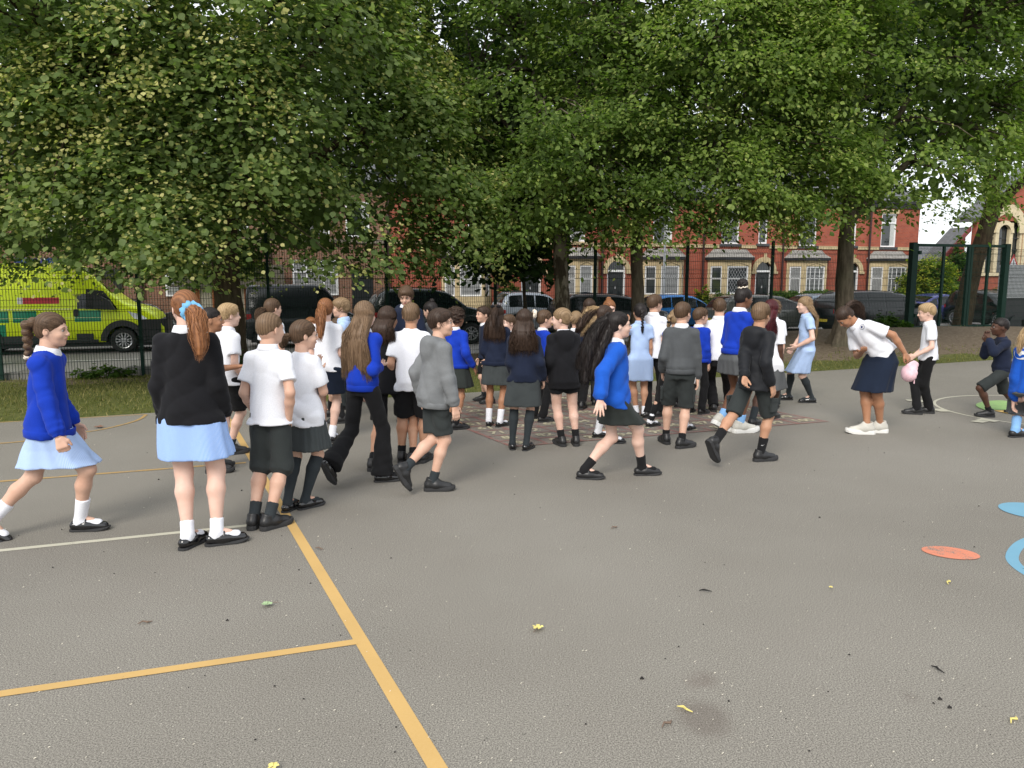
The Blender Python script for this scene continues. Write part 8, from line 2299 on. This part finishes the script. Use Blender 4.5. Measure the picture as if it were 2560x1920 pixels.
person(x=2236, d=7.5, top=692, yaw=40, head=(30, 0), feet=((g_, 2192, 944, 30), (g_, 2250, 930, 20)), top_=('cardigan', 'blue2'), hem=.06, bottom=('pleat', 'gskirt2'), slen=.17, hair='blond', style='pony', tail=.36, tie=(0, -.095, .03), skin='pale', shoe='dolly', sock=('sblue', .09), label='blond ponytailed child in blue cardigan and grey pleats cut by the right edge')

# pink cap held by the bowing child
c = P(1966 * DS, 800 * DS, 7.70)
cap = empty('cap', c, R(20), 'pale pink sequinned cap hanging from the hand of the bowing child', 'cap')
f = Field((-.14, -.14, -.14), (.14, .14, .14), .007)
f.ell((-.01, 0, -.03), (.070, .078, .088)); f.ell((.030, -.01, .045), (.062, .024, .052), .04); f.fold(.003, 30, 3)
V, Q = f.mesh(); link('crown', np_mesh('crown', relax(V, Q, 1, .3), Q, C_['pink'], True), cap)
mb = MB(); mb.tube([(.02, -.04, -.06), (.01, -.05, -.13)], .006, 6); mb.build('strap', C_['pink'], cap)
# school crest on the white t-shirt, swooshes and stripe: flat marks in place
rb, Jb, Hb = ben
from mathutils.bvhtree import BVHTree
bpy.context.view_layer.update()
def find(word): return next(o for o in bpy.data.objects if o.name.startswith('person') and word in o.get('label', ''))
def mark(word, part, x, y, shapes, names, mats, off=.003):
    """flat print on a garment: outlines in metres are laid on the surface seen at that place"""
    root = find(word); ch = [c for c in root.children if c.name.split('.')[0] == part]
    best = None
    for c in ch:
        mw = c.matrix_world; bt = BVHTree.FromPolygons([mw @ v.co for v in c.data.vertices], [p.vertices[:] for p in c.data.polygons])
        h_ = bt.ray_cast(Vector((0, 0, CAM_H)), ray(x * DS, y * DS).normalized())
        if h_[0] and (best is None or h_[3] < best[0][3]): best = (h_, c, bt)
    if not best: print('NO HIT', word); return
    (loc, nr, _, _), c, bt = best
    if nr.dot(loc) > 0: nr = -nr
    a = nr.cross(Vector((0, 0, 1))).normalized() * -1; b = a.cross(nr) * -1
    if a.x < 0: a = -a
    if b.z < 0: b = -b
    iv = c.matrix_world.inverted()
    for k_, (poly, nm, mt) in enumerate(zip(shapes, names, mats)):
        pts = []
        for (p0, q0) in poly:
            s0 = loc + a * p0 + b * q0 + nr * .05; hh_ = bt.ray_cast(s0, -nr)
            w_ = (hh_[0] if hh_[0] else s0 - nr * .05) + nr * (off + .0015 * k_); pts.append(iv @ w_)
        mb = MB(); mb.add([V3(p) for p in pts], [tuple(range(len(pts)))]); mb.build(nm, mt, c)
ringp = [(.030 * math.cos(2 * math.pi * i / 16), .030 * math.sin(2 * math.pi * i / 16)) for i in range(16)]
m_crest = M('navy_print', (.03, .04, .14), .7); m_wp = M('white_print', (.7, .7, .7), .7)
mark('bowing forward', 't_shirt', 1862, 706, [[(x_ * 1.0, y_) for x_, y_ in ringp], [(x_ * .86, y_ * .86) for x_, y_ in ringp], [(-.012, -.014), (.012, -.014), (.010, .004), (.014, .012), (.004, .008), (0, .014), (-.004, .008), (-.014, .012), (-.010, .004)]], ['crest_ring', 'crest_ground', 'crest_figure'], [m_crest, m_wp, m_crest])
mark('hooded rain jacket', 'jacket', 1592, 826, [[(-.03, -.004), (.03, -.004), (.03, .004), (-.03, .004)]], ['reflective_strip'], [m_wp])
mark('hooded rain jacket', 'sock', 1648, 962, [[(-.016, .002), (-.008, -.006), (.018, .010), (-.006, -.001)]], ['tick_logo'], [m_wp])
mark('mid grey sweatshirt', 'shorts', 1500, 822, [[(-.014, -.03), (.016, -.026), (.018, .03), (-.008, .034)]], ['paper_note'], [m_wp], off=.008)
mark('cut by the right edge', 'cardigan', 2206, 764, [[(x_ * 2.0, y_ * 2.0) for x_, y_ in ringp], [(x_ * 1.7, y_ * 1.7) for x_, y_ in ringp], [(x_ * 1.0 + .006, y_ * 1.0) for x_, y_ in ringp]], ['emblem_ring', 'emblem_ground', 'emblem_heart'], [m_wp, C_['blue2'], m_wp])

# ------------------------------------------------------------------ litter: leaves, twigs and dark crumbs on the asphalt
m_lf2 = M('fallen_yellow_leaf', (.68, .58, .18), .6); m_crumb = M('dark_crumb', (.015, .013, .012), .9); m_twig = M('dry_twig', (.16, .11, .08), .9)
def maple(u, v, s, mat, label, seed):
    rr = random.Random(seed); p = G(u, v, .012); e = empty('fallen_leaf', p, rr.uniform(0, 6), label, 'leaf')
    mb = MB(); vs = [(0, 0, .004)]; n = 20
    for i in range(n):
        a = 2 * math.pi * i / n; r_ = s * (.62 + .38 * abs(math.cos(a * 2.5)) ** .7) * rr.uniform(.9, 1.1); vs.append((r_ * math.cos(a), r_ * math.sin(a), .004 + .006 * rr.random()))
    fs = [(0, i + 1, (i + 1) % n + 1) for i in range(n)]
    mb.add(vs, fs); mb.build('blade', mat, e)
    mb = MB(); mb.tube([(0, 0, .004), (-s * 1.2, s * .2, .006), (-s * 2.0, s * .5, .004)], .0015, 5); mb.build('stalk', m_twig, e)
maple(1344, 1570, .026, m_lf2, 'yellow maple leaf with a long stalk, mid foreground on the asphalt', 3)
maple(668, 1511, .026, M('fallen_green', (.30, .42, .22), .6), 'pale green fallen leaf left of the thick yellow line', 5)
maple(2077, 1470, .010, m_lf2, 'tiny yellow fallen leaf on the right of the asphalt', 6)
maple(683, 1918, .02, m_lf2, 'pale leaf cut by the bottom edge of the photo', 8)
maple(247, 1067, .05, M('dry_leaf', (.22, .10, .06), .8), 'dry brown leaf beside the faded arc on the left', 9)
for i, (u, v, lab) in enumerate(((800, 1372, 'dry curled twig beside the white line'), (362, 1558, 'thin brown forked twig on the left asphalt'), (1764, 1478, 'small dark curled leaf scrap in the middle right'), (1668, 1812, 'short dark twig left of the large brown stain'), (1536, 1320, 'small brown curled scrap below the striding cobalt cardigan'), (2346, 1675, 'dark crumpled scrap at the lower right'), (1714, 1774, 'pale curled scrap above the brown stain'), (2372, 1457, 'pale seed pod below the orange spot'), (2535, 1802, 'pale thin stick near the lower right corner'))):
    p = G(u, v, .004); rr = random.Random(i); e = tag(MB().tube([(-.03, 0, .003), (-.008, .008, .009), (.012, -.004, .006), (.034, .006, .003)], [.0018, .004, .005, .0015], 5).build('twig', (m_twig, m_twig, m_crumb, m_twig, m_twig, m_crumb, m_lf2, m_lf2, m_lf2)[i], None, p, (0, 0, rr.uniform(0, 3))), lab, 'twig')
mb = MB(); rr = random.Random(4)
for i in range(110):
    if i < 8: u, v = rr.uniform(0, 2560), rr.uniform(1150, 1900); 
    else: u, v = rr.uniform(-200, 2700), 1000 + 900 * rr.random() ** 1.6
    p = G(u, v, .0); r_ = rr.uniform(.002, .0045) if i > 7 else rr.uniform(.005, .008)
    mb.tube([(p.x - r_, p.y, .003), (p.x, p.y + r_ * .3, r_ * 1.1), (p.x + r_, p.y, .003)], [r_ * .4, r_ * .8, r_ * .4], 5)
o = mb.build('crumbs', m_crumb); o['kind'] = 'stuff'
mb = MB()
for i in range(260):
    u, v = rr.uniform(-100, 2660), 1060 + 860 * rr.random(); p = G(u, v, .0); r_ = rr.uniform(.0015, .0036)
    mb.tube([(p.x - r_, p.y, .002), (p.x + r_, p.y + r_, .004)], [r_ * .5, r_ * .5], 4)
o = mb.build('pale_grit', M('pale_grit', (.6, .56, .46), .8)); o['kind'] = 'stuff'
